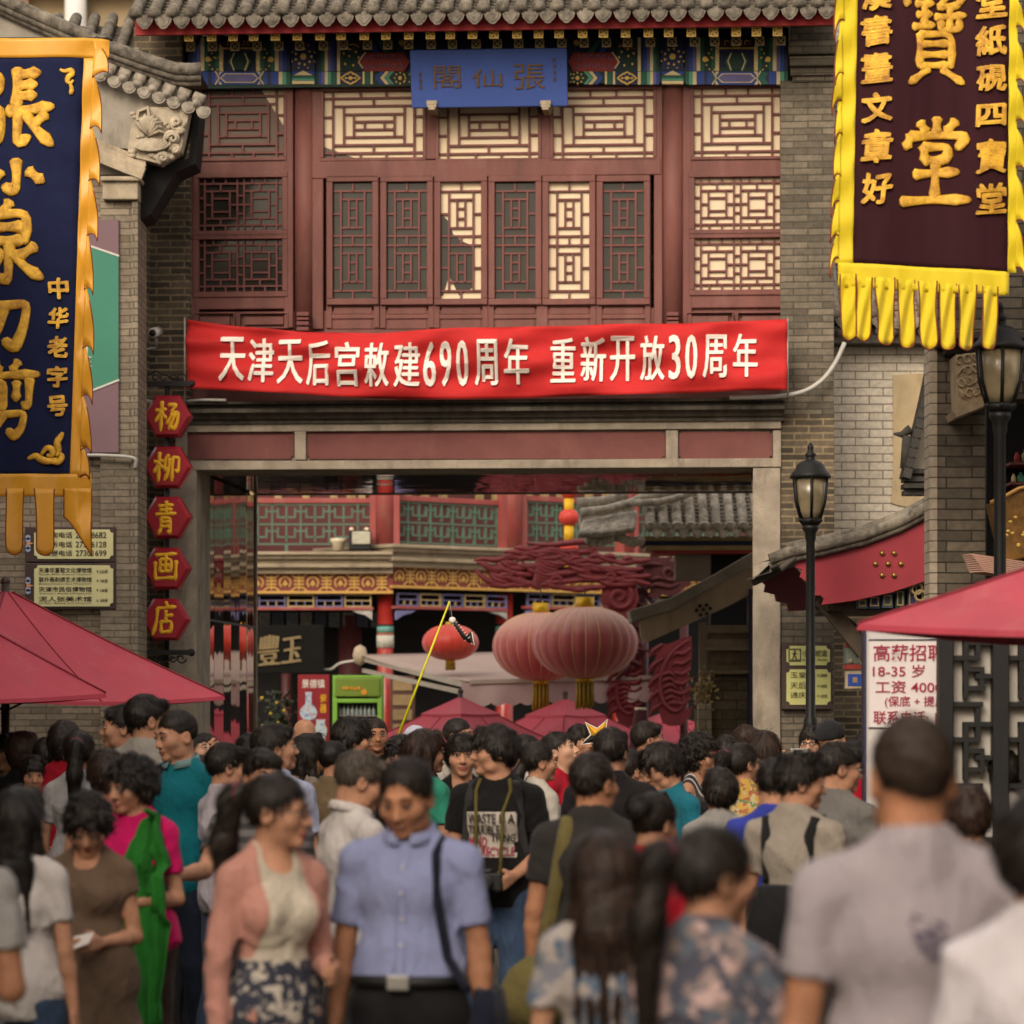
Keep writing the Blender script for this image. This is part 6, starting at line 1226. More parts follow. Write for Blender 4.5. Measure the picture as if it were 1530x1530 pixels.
mb = MB(); mb.prism(EF2.poly([(940, 912), (1000, 894), (1060, 862), (1160, 804), (1160, 824), (1075, 872), (1010, 910), (944, 930)], -.04), -.06, .8); mb.build("roof_edge", M("edge_timber", (124, 116, 101), .9, .25, 4, .3), te, .01)
for dx, dy in ((-5, -6), (5, -7), (-10, 1), (0, 0), (10, -2), (-4, 8), (5, 6)):
    a = EF2.p(1051 + dx, 911 + dy, 0); mb = MB(); mb.ball((a[0], -.005, a[1]), .02, 8); mb.build("stud", BLACK, te)
cb = EF2.empty("brick_gatepost"); tag(cb, "grey brick wall end with a carved wooden panel seen through the right of the gate", "wall")
gbox("wall", [(1062, 1004, 1160, 1400, .2, .8)], brick_mat("court_brick", (122, 112, 96), (96, 88, 76), (74, 68, 58), .3, .1, .006, .3), 0, cb, EF2)
gbox("wooden_panel", [(1045, 930, 1056, 1030, .05, .2), (1056, 934, 1122, 946, .05, .25), (1056, 955, 1122, 966, .06, .25), (1056, 966, 1122, 972, .0, .25), (1058, 1002, 1122, 1007, .02, .25), (1060, 972, 1118, 1002, .1, .2), (1060, 946, 1118, 955, .1, .2), (1044, 1020, 1064, 1032, .0, .3), (1047, 1032, 1061, 1400, .1, .3)], M("panel_timber", (116, 102, 84), .8, .2, 5, .3), .004, cb, EF2)
mb = MB()
for k in range(14):
    for row in (0, 1):
        a = EF2.p(1064 + (k % 7) * 8, (978 + (k // 7) * 13) if not row else 950, .1); sg = 1 if k % 2 else -1
        if row and k > 6: continue
        mb.tube([(a[0] + .03 * (1 - q / 7) * math.cos(q * sg), .095, a[1] + .03 * (1 - q / 7) * math.sin(q * sg)) for q in np.linspace(0, 6, 9)], .008, 5)
mb.build("carving", MATS["panel_timber"], cb)
gbox("corner_post", [(1119, 880, 1128, 1400, -.02, .3)], M("post_blue", (40, 40, 66), .6, .2, 4), .003, cb, EF2)
dp = EF2.empty("dried_flowers"); tag(dp, "bunch of dried yellowish flowers hanging by the carved wooden panel", "plant")
mb = MB()
for k in range(150):
    a, b = random.gauss(1043 + (k % 3) * 6, 8), random.gauss(1032, 14); X, Z = EF2.p(a, b, -.1); Y = random.uniform(-.2, .05); t = random.uniform(0, 6.3); l = random.uniform(.015, .035)
    mb.add([(X, Y, Z), (X + l * math.cos(t), Y - l, Z + l * math.sin(t)), (X + 1.7 * l * math.cos(t + .4), Y, Z + 1.7 * l * math.sin(t + .4)), (X + l * math.cos(t + .9), Y + l, Z + l * math.sin(t + .9))], [(0, 1, 2, 3)])
mb.build("petals", M("dried_petal", (150, 128, 74), .8, .4, 30), dp)
mb = MB()
for k in range(7): a = EF2.p(1040 + k * 3, 1020, -.1); b = EF2.p(1038 + k * 1.5, 1105, -.1); mb.tube([(a[0], -.1, a[1]), (b[0], -.08, b[1])], .006, 4)
mb.build("stems", OT, dp)
gbox_ = MB(); r = EF2.empty("stone_pedestal"); tag(r, "pale tiled pedestal below the dried flowers", "pedestal"); gbox("base", [(1043, 1052, 1063, 1400, -.3, .0)], brick_mat("pedestal_tile", (150, 140, 120), (132, 122, 106), (100, 92, 80), .2, .1, .006, .3), .01, r, EF2)
# ---- parasols in the courtyard
parasol_px(688, 38, 1118, 1040, .86, 47, "red tiered parasol with its peak below the small bright lantern", True, GL_)
parasol_px(845, 39.5, 1118, 1043, .92, 42, "red tiered parasol standing below the two big lanterns", True, GL_)
parasol_px(995, 43, 1112, 1062, .8, 20, "red parasol mostly hidden behind the carved tails", True, GL_)
cp = empty("closed_parasol", ((957 - CX) / F * 36.5, 36.5, GL_)); tag(cp, "closed dark maroon parasol between the carved tails", "parasol")
zc_ = ZC + (HY - 1057) / F * 36.5 - GL_; mb = MB(); mb.lathe([(.08, .7), (.16, .8), (.13, zc_ - .5), (.06, zc_ - .03)], 12, ribs=8, ribamp=.2); mb.build("folded_canopy", M("parasol_maroon", (72, 24, 32), .8, .2, 6), cp)
mb = MB(); mb.lathe([(.25, 0), (.25, .05), (.03, .08), (.03, zc_ - .04)], 12); mb.build("pole", UMB_POLE, cp); mb = MB(); mb.lathe([(.065, zc_ - .03), (.06, zc_)], 12); mb.build("tip", PAPER, cp)
# ---- toy stick with a dangling toy
SFm = Fr(0, 23.5, 0)
ts = SFm.empty("toy_stick"); tag(ts, "yellow stick held up above the crowd in front of the small lantern", "stick")
a, b = SFm.p(590, 1112), SFm.p(672, 898); mb = MB(); mb.tube([(a[0], 0, a[1]), (b[0], 0, b[1])], [.011, .006], 6); mb.build("rod", M("stick_yellow", (214, 206, 30), .5, .08, 6), ts)
ty = SFm.empty("hanging_toy"); tag(ty, "black and white toy dangling on a thread from the yellow stick", "toy")
mb = MB(); c = SFm.p(676, 926); mb.tube([(b[0], 0, b[1]), (b[0] + .004, 0, b[1] - .03), (c[0], 0, c[1])], .0022, 4); mb.build("thread", CABLE, ty)
mb = MB(); P = [SFm.p(*q) for q in ((676, 927), (684, 938), (692, 950), (703, 960))]; mb.tube([(p[0], 0, p[1]) for p in P], [.022, .030, .034, .02], 10, flat=.5)
mb.prism(SFm.poly([(690, 955), (706, 942), (709, 963), (700, 958)], .0), -.006, .006); mb.build("body", BLACK, ty)
mb = MB(); mb.ball((P[0][0], -.01, P[0][1]), .026, 8); mb.tube([(SFm.u(705), -.008, SFm.z(705, 944)), (SFm.u(709), -.008, SFm.z(709, 964)), (SFm.u(700), -.008, SFm.z(700, 959))], .004, 4)
for k in range(7): t = k / 7; p = Vector((P[0][0], 0, P[0][1])).lerp(Vector((P[3][0], 0, P[3][1])), .15 + .8 * t); mb.tube([p + Vector((-.02, -.018, -.014)), p + Vector((.018, -.018, .014))], .0022, 4)
mb.build("white_marks", MATS["white_print"], ty)
# ------------------------------------------------------------ PEOPLE: each body is one surface grown from a distance field
def axis(lo, hi, h): return np.arange(lo, hi + h, h).astype(np.float32)
class Field:
    def __init__(s, xs, ys, zs):
        s.x, s.y, s.z = xs, ys, zs; s.G = np.full((len(xs), len(ys), len(zs)), .25, np.float32)
    def _sub(s, c, r):
        sl = []
        for a, q, rr in zip((s.x, s.y, s.z), c, r):
            i0, i1 = np.searchsorted(a, q - rr), np.searchsorted(a, q + rr); sl.append(slice(max(0, i0 - 1), min(len(a), i1 + 1)))
        return tuple(sl)
    def _pts(s, sl, xf):
        X, Y, Z = s.x[sl[0]][:, None, None], s.y[sl[1]][None, :, None], s.z[sl[2]][None, None, :]
        if xf is None: return X, Y, Z
        M_, P = xf; X, Y, Z = X - P[0], Y - P[1], Z - P[2]
        return tuple(M_[0][i] * X + M_[1][i] * Y + M_[2][i] * Z + P[i] for i in range(3))      # inverse rotation = transpose
    def _put(s, sl, d, k, sub):
        g = s.G[sl]
        if sub: h = np.clip(.5 - .5 * (d + g) / k, 0, 1); s.G[sl] = g + (-d - g) * h + k * h * (1 - h)
        else: h = np.clip(.5 + .5 * (g - d) / k, 0, 1); s.G[sl] = g + (d - g) * h - k * h * (1 - h)
    def cone(s, a, b, ra, rb, k=.02, xf=None, sub=False, cap=False):
        a, b = np.array(a, float), np.array(b, float)
        A, B = (a, b) if xf is None else (xf[0] @ (a - xf[1]) + xf[1], xf[0] @ (b - xf[1]) + xf[1])
        c, r = (A + B) / 2, np.abs(A - B) / 2 + max(ra, rb) + k + .02
        sl = s._sub(c, r); X, Y, Z = s._pts(sl, xf); ba = b - a; L2 = max(1e-9, ba @ ba)
        tu = ((X - a[0]) * ba[0] + (Y - a[1]) * ba[1] + (Z - a[2]) * ba[2]) / L2; t = np.clip(tu, 0, 1)
        d = np.sqrt((X - a[0] - t * ba[0]) ** 2 + (Y - a[1] - t * ba[1]) ** 2 + (Z - a[2] - t * ba[2]) ** 2) - (ra + (rb - ra) * t)
        if cap: d = np.maximum(d, (tu - 1) * math.sqrt(L2))
        s._put(sl, d, k, sub)
    def ell(s, c, r, k=.02, xf=None, sub=False):
        c, r = np.array(c, float), np.array(r, float); C = c if xf is None else xf[0] @ (c - xf[1]) + xf[1]
        sl = s._sub(C, [r.max() + k + .02] * 3 if xf is not None else r + k + .02); X, Y, Z = s._pts(sl, xf)
        k0 = np.sqrt(((X - c[0]) / r[0]) ** 2 + ((Y - c[1]) / r[1]) ** 2 + ((Z - c[2]) / r[2]) ** 2)
        k1 = np.sqrt(((X - c[0]) / r[0] ** 2) ** 2 + ((Y - c[1]) / r[1] ** 2) ** 2 + ((Z - c[2]) / r[2] ** 2) ** 2)
        s._put(sl, k0 * (k0 - 1) / np.maximum(k1, 1e-4), k, sub)
    def cut(s, fn, k=.006, xf=None):
        """keep only where fn(x, y, z) < 0"""
        X, Y, Z = s._pts((slice(None),) * 3, xf); d = np.broadcast_to(fn(X, Y, Z), s.G.shape); h = np.clip(.5 + .5 * (d - s.G) / k, 0, 1); s.G = (s.G + (d - s.G) * h + k * h * (1 - h)).astype(np.float32)
    def wob(s, fn, xf=None): X, Y, Z = s._pts((slice(None),) * 3, xf); s.G = (s.G + fn(X, Y, Z)).astype(np.float32)
    def mesh(s, name, mats, scale, zone=None):
        G = s.G; ins = G < 0; nx, ny, nz = G.shape
        c = ins[:-1, :-1, :-1].astype(np.int8)
        for i, j, k in ((1, 0, 0), (0, 1, 0), (0, 0, 1), (1, 1, 0), (1, 0, 1), (0, 1, 1), (1, 1, 1)): c = c + ins[i:nx - 1 + i, j:ny - 1 + j, k:nz - 1 + k]
        cell = (c > 0) & (c < 8); I = np.argwhere(cell); idx = np.full(cell.shape, -1, np.int32); idx[cell] = np.arange(len(I))
        acc = np.zeros((len(I), 3), np.float32); cnt = np.zeros(len(I), np.float32)
        co = [(0, 0, 0), (1, 0, 0), (0, 1, 0), (1, 1, 0), (0, 0, 1), (1, 0, 1), (0, 1, 1), (1, 1, 1)]
        V = [G[I[:, 0] + a, I[:, 1] + b, I[:, 2] + d] for a, b, d in co]
        for e0, e1 in ((0, 1), (2, 3), (4, 5), (6, 7), (0, 2), (1, 3), (4, 6), (5, 7), (0, 4), (1, 5), (2, 6), (3, 7)):
            m_ = (V[e0] < 0) != (V[e1] < 0); t = np.where(m_, V[e0] / np.where(m_, V[e0] - V[e1], 1), 0)
            p = np.array(co[e0], np.float32)[None] + t[:, None] * (np.array(co[e1]) - np.array(co[e0]))[None]; acc += p * m_[:, None]; cnt += m_
        P = acc / cnt[:, None]; out = np.empty_like(P)
        for q, a in enumerate((s.x, s.y, s.z)): i = I[:, q]; out[:, q] = a[i] + (a[np.minimum(i + 1, len(a) - 1)] - a[i]) * P[:, q]
        F_ = []
        for ax in range(3):
            sl0 = [slice(1, -1)] * 3; sl0[ax] = slice(0, -1); sl1 = list(sl0); sl1[ax] = slice(1, None)
            A, B = ins[tuple(sl0)], ins[tuple(sl1)]
            for flip, mk in ((False, A & ~B), (True, ~A & B)):
                E = np.argwhere(mk); u, v = [(1, 2), (2, 0), (0, 1)][ax]; E = E + np.array([0 if q == ax else 1 for q in range(3)])
                def at(du, dv): Q = E.copy(); Q[:, u] += du; Q[:, v] += dv; return idx[Q[:, 0], Q[:, 1], Q[:, 2]]
                q4 = np.stack([at(-1, -1), at(0, -1), at(0, 0), at(-1, 0)], 1); F_.append(q4[:, ::-1] if flip else q4)
        Fq = np.concatenate(F_); Fq = Fq[(Fq >= 0).all(1)]
        for _ in range(1):   # one light smoothing pass
            sm = np.zeros_like(out); n_ = np.zeros(len(out), np.float32)
            for a, b in ((0, 1), (1, 2), (2, 3), (3, 0)): np.add.at(sm, Fq[:, a], out[Fq[:, b]]); np.add.at(n_, Fq[:, a], 1); np.add.at(sm, Fq[:, b], out[Fq[:, a]]); np.add.at(n_, Fq[:, b], 1)
            out = out * .5 + .5 * sm / np.maximum(n_, 1)[:, None]
        me = bpy.data.meshes.new(name); me.vertices.add(len(out)); me.vertices.foreach_set("co", (out * scale).astype(np.float32).ravel())
        me.loops.add(Fq.size); me.loops.foreach_set("vertex_index", Fq.ravel().astype(np.int32)); me.polygons.add(len(Fq))
        me.polygons.foreach_set("loop_start", np.arange(0, Fq.size, 4, dtype=np.int32)); me.polygons.foreach_set("loop_total", np.full(len(Fq), 4, np.int32))
        me.polygons.foreach_set("use_smooth", np.ones(len(Fq), bool))
        for m_ in mats: me.materials.append(m_)
        if zone is not None: ce = out[Fq].mean(1); me.polygons.foreach_set("material_index", zone(ce).astype(np.int32))
        me.update(); me.validate(); o = bpy.data.objects.new(name, me); COL.objects.link(o); return o
    def hit(s, x, z, back=False):
        """depth of the first surface met when looking at the figure from the front (or the back)"""
        i, k = min(len(s.x) - 1, max(0, np.searchsorted(s.x, x))), min(len(s.z) - 1, max(0, np.searchsorted(s.z, z))); col = s.G[i, :, k]
        w_ = np.where(col < 0)[0]
        return None if len(w_) == 0 else float(s.y[w_[-1]] + .004 if back else s.y[w_[0]] - .004)
def skin_mat(name, c):
    if name in MATS: return MATS[name]
    m = M(name, c, .62, .26, 12, .3, 110, spec=.22); b = m.node_tree.nodes["Principled BSDF"]; b.inputs['Subsurface Weight'].default_value = .06; b.inputs['Subsurface Radius'].default_value = (.012, .005, .003); return m
SK = [skin_mat("skin_tan", (170, 124, 98)), skin_mat("skin_fair", (190, 146, 120)), skin_mat("skin_brown", (158, 110, 82))]
LIPM = M("lips_pale", (132, 86, 68), .55, .1, 20); LIP = M("lips", (150, 84, 74), .5, .1, 20)
def hair_mat(name, c, rough=.5):
    if name in MATS: return MATS[name]
    m, nt, bs = nodes_of(name); v = vec(nt, 'Object', (1, 1, .12)); n = noise(nt, v, 170, 3, .6); c = lin(c)
    ge = nt.nodes.new("ShaderNodeNewGeometry"); rv = ramp(nt, ge.outputs['Random Per Island'], .1, (.45, .45, .45), .95, (2.3, 2.1, 1.9))
    nt.links.new(mixc(nt, 1.0, ramp(nt, n, .3, tuple(x * .5 for x in c), .75, tuple(x * 1.6 for x in c)), rv, 'MULTIPLY'), bs.inputs['Base Color']); bs.inputs['Roughness'].default_value = rough; bs.inputs['Specular IOR Level'].default_value = .25
    bump(nt, bs, n, .6, .004); MATS[name] = m; return m
HB = hair_mat("hair_black", (27, 22, 19)); HN = hair_mat("hair_brown", (42, 30, 24)); HG = hair_mat("hair_greying", (62, 56, 50), .5)
EYEW = M("eye_white", (206, 196, 184), .3, .02, 4); EYED = M("eye_dark", (26, 18, 14), .2, .05, 4)
def cloth(name, c, var=.1, sheen=.05):
    if "cloth_" + name in MATS: return MATS["cloth_" + name]
    m, nt, bs = nodes_of("cloth_" + name); c = lin(c); c = tuple(x * .82 for x in c); v = vec(nt, 'Object'); n = noise(nt, v, 5, 4)
    nt.links.new(ramp(nt, n, .3, tuple(x * (1 - var) for x in c), .7, tuple(min(1, x * (1 + var)) for x in c)), bs.inputs['Base Color'])
    bs.inputs['Roughness'].default_value = .9; bs.inputs['Specular IOR Level'].default_value = .12; bs.inputs['Sheen Weight'].default_value = sheen
    f1 = noise(nt, vec(nt, 'Object', (1, 1, .55)), 11, 3, .5); f2 = noise(nt, v, 120, 2)
    a = nt.nodes.new("ShaderNodeMath"); a.operation = 'MULTIPLY_ADD'; a.inputs[1].default_value = .05; nt.links.new(f2, a.inputs[0]); nt.links.new(f1, a.inputs[2]); f3 = noise(nt, vec(nt, 'Object', (1.2, 1.2, .45)), 27, 3, .6); a2 = nt.nodes.new('ShaderNodeMath'); a2.operation = 'MULTIPLY_ADD'; a2.inputs[1].default_value = .35; nt.links.new(f3, a2.inputs[0]); nt.links.new(a.outputs[0], a2.inputs[2]); bump(nt, bs, a2.outputs[0], .8, .035)
    MATS["cloth_" + name] = m; return m
ARMS = {'down': ((.16, .03, -1), (.08, -.16, -1)), 'back': ((.14, .18, -1), (.05, .05, -1)), 'bent': ((.16, .06, -1), (-.42, -1, -.05)), 'hold': ((.2, -.1, -1), (-.5, -.8, .35)), 'up': ((.3, -.75, -.5), (-.3, -.35, 1)), 'face': ((.12, -.5, -.85), (-.4, -.3, .95)), 'fwd': ((.1, -.5, -.9), (.0, -1, .1)), 'hip': ((.55, .1, -.9), (-.55, -.5, -.6)), 'side': ((.35, -.1, -1), (.45, -.75, -.1))}
def rotz(a): c, s_ = math.cos(a), math.sin(a); return np.array([[c, -s_, 0], [s_, c, 0], [0, 0, 1]])
def rotx(a): c, s_ = math.cos(a), math.sin(a); return np.array([[1, 0, 0], [0, c, -s_], [0, s_, c]])
def unit(v): v = np.array(v, float); return v / np.linalg.norm(v)
def strands(o, k, style, n, crown, seed, sc):
    """locks of hair laid over the hair mass along its fall, in the same mesh"""
    me = o.data; nv, nf = len(me.vertices), len(me.polygons); rs = np.random.RandomState(seed)
    if nv < 20: return
    co = np.empty(nv * 3, np.float32); me.vertices.foreach_get("co", co); co = co.reshape(-1, 3); no = np.empty(nv * 3, np.float32); me.vertices.foreach_get("normal", no); no = no.reshape(-1, 3)
    i = rs.randint(0, nv, n); P, N = co[i].astype(float), no[i].astype(float)
    fl = P - crown; fl[:, 2] *= .6; fl /= np.linalg.norm(fl, axis=1)[:, None] + 1e-6; fl[:, 2] -= .9
    fl += rs.normal(0, {'perm': 1.1, 'spiky': .6, 'long': .12, 'ponytail': .12, 'lowtail': .12}.get(style, .35), fl.shape)
    fl -= N * (fl * N).sum(1)[:, None]; fl /= np.linalg.norm(fl, axis=1)[:, None] + 1e-6
    sd = np.cross(fl, N); L = rs.uniform(.025, .055, n) * k * {'buzz': .35, 'thin': .6, 'long': 1.8, 'ponytail': 1.5, 'perm': .8, 'short': .85}.get(style, 1); wd = rs.uniform(.0010, .0028, n) * k
    lift = rs.uniform(.0, .008, n) * np.where(rs.rand(n) < .08, 3.2, 1) * k * {'buzz': .3, 'perm': 1.9, 'spiky': 2.2, 'long': .6, 'ponytail': .5, 'bun': .5}.get(style, 1)
    V = []
    for t, wf, lf in ((0, .5, .12), (.35, 1, .45), (.7, .75, .7), (1, .12, 1)):
        c = P + fl * (L * t)[:, None] + N * (.0015 * k + lift * lf - L * t * t * .22)[:, None]
        for sg in (-1, 1): V.append(c + sd * (wd * wf * sg)[:, None])
    V = np.stack(V, 1).reshape(-1, 3); b = nv + np.arange(n)[:, None] * 8
    Q = np.concatenate([np.concatenate([b + j * 2, b + j * 2 + 1, b + j * 2 + 3, b + j * 2 + 2], 1) for j in range(3)])
    lv = np.empty(len(me.loops), np.int32); me.loops.foreach_get("vertex_index", lv)
    lv = np.concatenate([lv, Q.ravel().astype(np.int32)]); co = np.concatenate([co, V]); nq = len(lv) // 4
    m2 = bpy.data.meshes.new(me.name); m2.vertices.add(len(co)); m2.vertices.foreach_set("co", co.astype(np.float32).ravel()); m2.loops.add(len(lv)); m2.loops.foreach_set("vertex_index", lv)
    m2.polygons.add(nq); m2.polygons.foreach_set("loop_start", np.arange(0, nq * 4, 4, dtype=np.int32)); m2.polygons.foreach_set("loop_total", np.full(nq, 4, np.int32)); m2.polygons.foreach_set("use_smooth", np.ones(nq, bool))
    for m_ in me.materials: m2.materials.append(m_)
    m2.update(); o.data = m2; bpy.data.meshes.remove(me)
PEOPLE = []
def person(px, py, sc, yaw, label, hy=0, hp=0, sex='m', hair='short', hc=None, top=None, top_kind='tee', bottom=None, bottom_kind='pants', arms=('down', 'down'), fat=1.0, skin=0, seed=0, collar=None, glasses=False, fine=False, neck=None, group=None, stride=.06, tuck=0, over=None):
    d = F / sc; H = ZC + (HY - py) / sc; k = H / 1.7; fem = sex == 'f'; ph = seed * 1.7 + px * .013
    root = empty("person", ((px - CX) / sc, d, 0), R(yaw)); tag(root, label, "person", group)
    h, hh, hb = (.0075, .0058, .0105) if fine else ((.0095, .0075, .013) if sc > 260 else (.012, .0088, .016))
    sx = .150 if fem else .176; ar = .84 if fem else 1.0; P0 = np.array([0, .014, 1.50]); xf = (rotz(R(hy)) @ rotx(R(hp)), P0)
    zs = np.concatenate([np.arange(.55, 1.44, hb), np.arange(1.44, 1.78, hh)]).astype(np.float32)
    J = {}
    for sg, nm in ((-1, arms[0]), (1, arms[1])):
        u, f = ARMS[nm] if isinstance(nm, str) else nm
        S = np.array([sg * sx, .014, 1.368]); E = S + unit((u[0] * sg, u[1], u[2])) * .275; Wr = E + unit((f[0] * sg, f[1], f[2])) * .235; J[sg] = (S, E, Wr)
    mnx = min(-.30, *(j[q][0] for j in J.values() for q in (1, 2))) - .13; mxx = max(.30, *(j[q][0] for j in J.values() for q in (1, 2))) + .13
    mny = min(-.2, *(j[q][1] for j in J.values() for q in (1, 2))) - .2; mxy = .24
    zt = max(1.78, *(j[2][2] + .2 for j in J.values()))
    if zt > 1.78: zs = np.concatenate([zs, np.arange(zs[-1] + hh, zt, hh * 1.3)]).astype(np.float32)
    bare = bottom_kind in ('skirt', 'dress', 'shorts')
    zlo = .02 if bare else .70
    zs = zs[zs > zlo]
    if bare: zs = np.concatenate([np.arange(.0, zs[0] - .001, .02), zs]).astype(np.float32)
    B = Field(axis(mnx, mxx, h), axis(mny, mxy, h), zs)
    def torso(Fd, o, k_=.05):
        f = fat
        Fd.ell((0, .008, .95), ((.16 if fem else .152) * f + o, .105 * f + o, .13), k_); Fd.ell((0, .0 - .02 * (f - 1) * 5, 1.09), ((.120 if fem else .142) * f + o, .092 * f ** 1.5 + o, .17), k_)
        Fd.ell((0, .008, 1.28), ((.136 if fem else .152) * f + o, .108 * f + o, .15), k_)
        for sg in (-1, 1):
            Fd.cone((0, .016, 1.40), (sg * (sx - .012), .016, 1.372), .055 + o, .042 * ar + o, .03); Fd.cone((sg * .02, .026, 1.46), (sg * .12, .018, 1.395), .035 + o * .8, .032 + o * .8, .03)
            if fem: Fd.ell((sg * .064, -.068 * f, 1.262), (.056 + o, .050 + o, .060 + o), .04)
    torso(B, 0)
    for sg in (-1, 1):
        S, E, Wr = J[sg]; fa = .5 + .5 * fat
        B.cone(S, E, .042 * ar * fa, .036 * ar * fa, .03); B.cone(E, E + (Wr - E) * .3, .037 * ar * fa, .038 * ar * fa, .012); B.cone(E + (Wr - E) * .3, Wr, .038 * ar * fa, .025 * ar, .012)
        dr = unit(Wr - E); inw = np.array([-sg, 0, 0.]) if abs(dr[0]) < .8 else np.array([0, 0, -1.]); lat = unit(np.cross(dr, inw)); nrm = unit(np.cross(lat, dr))
        if nrm @ inw < 0: nrm = -nrm
        if lat[1] > 0 or (abs(lat[1]) < .05 and lat[2] < 0): lat = -lat        # thumb side faces forward / up
        for q in (-.024, -.008, .008, .024): B.cone(Wr + dr * .01 + lat * q * .7, Wr + dr * .082 + lat * q, .017 * ar, .0135 * ar, .008)
        for q, l in ((.026, .062), (.009, .072), (-.009, .068), (-.026, .052)):
            a = Wr + dr * .085 + lat * q; b = a + (dr * .85 + nrm * .45) * l * .55; c = b + (dr * .45 + nrm * .85) * l * .5; B.cone(a, b, .0105 * ar, .0098 * ar, .004); B.cone(b, c, .0098 * ar, .0085 * ar, .004)
        a = Wr + dr * .03 + lat * .026; b = a + (dr * .6 + lat * .65 + nrm * .3) * .04; c = b + (dr * .9 + nrm * .3) * .03; B.cone(a, b, .0135 * ar, .011 * ar, .006); B.cone(b, c, .011 * ar, .0092 * ar, .004)
    nr = .049 if fem else .057
    B.cone((0, .026, 1.38), (0, .016, 1.54), nr * 1.12 * (.4 + .6 * fat), nr, .03)
    fw = .97 if fem else 1.0; fw *= .55 + .45 * fat
    B.ell((0, .016, 1.613), (.0755, .093, .086), .02, xf); B.ell((0, -.020, 1.556), (.064 * fw, .072, .080), .03, xf); B.ell((0, -.070, 1.492), (.026 * fw, .022, .018), .02, xf)
    if not fem:
        for sg in (-1, 1): B.ell((sg * .046, -.022, 1.512), (.020, .032, .024), .02, xf)
    for sg in (-1, 1):
        B.ell((sg * .043 * fw, -.055, 1.560), (.027, .027, .026), .02, xf); B.ell((sg * .077, .014, 1.572), (.010, .022, .032), .008, xf); B.ell((sg * .0845, .010, 1.574), (.006, .012, .018), .004, xf, True)
    B.cone((-.036, -.080, 1.608), (.036, -.080, 1.608), .011, .011, .015, xf)
    B.cone((0, -.088, 1.592), (0, -.106, 1.556), .0085, .0135, .012, xf)
    for sg in (-1, 1): B.ell((sg * .0115, -.097, 1.551), (.009, .010, .008), .006, xf); B.ell((sg * .031, -.1005, 1.589), (.018, .012, .0085), .010, xf, True)
    B.ell((0, -.0905, 1.526), (.023, .0105, .0065), .006, xf); B.ell((0, -.0885, 1.514), (.019, .011, .0075), .006, xf); B.ell((0, -.104, 1.5195), (.019, .008, .0022), .004, xf, True)
    if bare:
        for sg in (-1, 1): B.cone((sg * .088, .0, .9), (sg * .092, -.01, .49), .085 * fat, .054, .03); B.cone((sg * .092, -.01, .49), (sg * .092, .02, .09), .054, .037, .02); B.cone((sg * .092, .03, .05), (sg * .1, -.13, .03), .035, .028, .02)
    else: B.cut(lambda X, Y, Z: zlo + .04 - Z)
    MI = np.linalg.inv(xf[0])
    def zone(c):
        q = (c - P0) @ MI.T + P0; return ((np.abs(q[:, 0]) < .026 - np.abs(q[:, 2] - 1.5195) * .8) & (q[:, 1] < -.082) & (np.abs(q[:, 2] - 1.5195) < .0125)).astype(int)
    B.mesh("body", [SK[skin], LIP if fem else LIPM], k, zone).parent = root
    hv = lambda p: tuple((xf[0] @ (np.array(p) - P0) + P0) * k)
    facing = math.cos(R(yaw + hy)) > -.45
    if facing:
        for sg in (-1, 1):
            mb = MB(); mb.ball(hv((sg * .031, -.0865, 1.589)), .0085 * k, 8, 0, (1.6, 1.0, .62)); mb.ball(hv((sg * .031, -.0928, 1.589)), .0056 * k, 8, 1, (1, .7, .95)); mb.tube([hv((sg * .016, -.0925, 1.5925)), hv((sg * .031, -.097, 1.5965)), hv((sg * .047, -.085, 1.5915))], .0022 * k, 5, 1); mb.build("eye", [EYEW, EYED], root)
            mb = MB(); mb.tube([hv((sg * .014, -.0935, 1.612)), hv((sg * .03, -.0935, 1.6185)), hv((sg * .049, -.0795, 1.611))], [.0032 * k, .0038 * k, .0018 * k], 6); mb.build("eyebrow", hc or HB, root)
    if glasses:
        mb = MB()
        for sg in (-1, 1):
            mb.tube([hv((sg * .033 + .024 * math.cos(t), -.102, 1.588 + .017 * math.sin(t))) for t in np.linspace(0, 2 * math.pi, 15)[:-1]], .0022 * k, 5, closed=True); mb.tube([hv((sg * .057, -.1, 1.592)), hv((sg * .078, -.06, 1.592)), hv((sg * .083, .01, 1.590))], .002 * k, 5)
        mb.tube([hv((-.01, -.104, 1.592)), hv((.01, -.104, 1.592))], .002 * k, 5); mb.build("glasses", BLACK, root)
    # ---- hair
    hm = hc or HB
    if hair != 'bald':
        long_ = hair in ('long', 'ponytail', 'lowtail')
        ext = .62 if hair == 'long' else (.5 if long_ else .15); hg = hh * 1.05
        A_ = Field(axis(-.22, .22, hg), axis(-.22, .30, hg), axis(1.50 - ext, 1.80, hg)) 
        vol = {'short': .004, 'buzz': .0012, 'bob': .010, 'perm': .015, 'long': .007, 'ponytail': .004, 'lowtail': .004, 'bun': .004, 'spiky': .006, 'thin': .002, 'mid': .008, 'cap': .010}[hair]
        A_.ell((0, .018, 1.617), (.0775 + vol, .0955 + vol, .089 + vol * 1.1), .02, xf)
        if hair in ('bob', 'perm', 'mid', 'long'):
            dz = {'bob': .05, 'perm': .035, 'mid': .03, 'long': .05}[hair]
            A_.ell((0, .04, 1.585), (.080 + vol, .075 + vol, .055 + dz), .03, xf)
        sl_ = .7 + .1 * math.sin(ph)
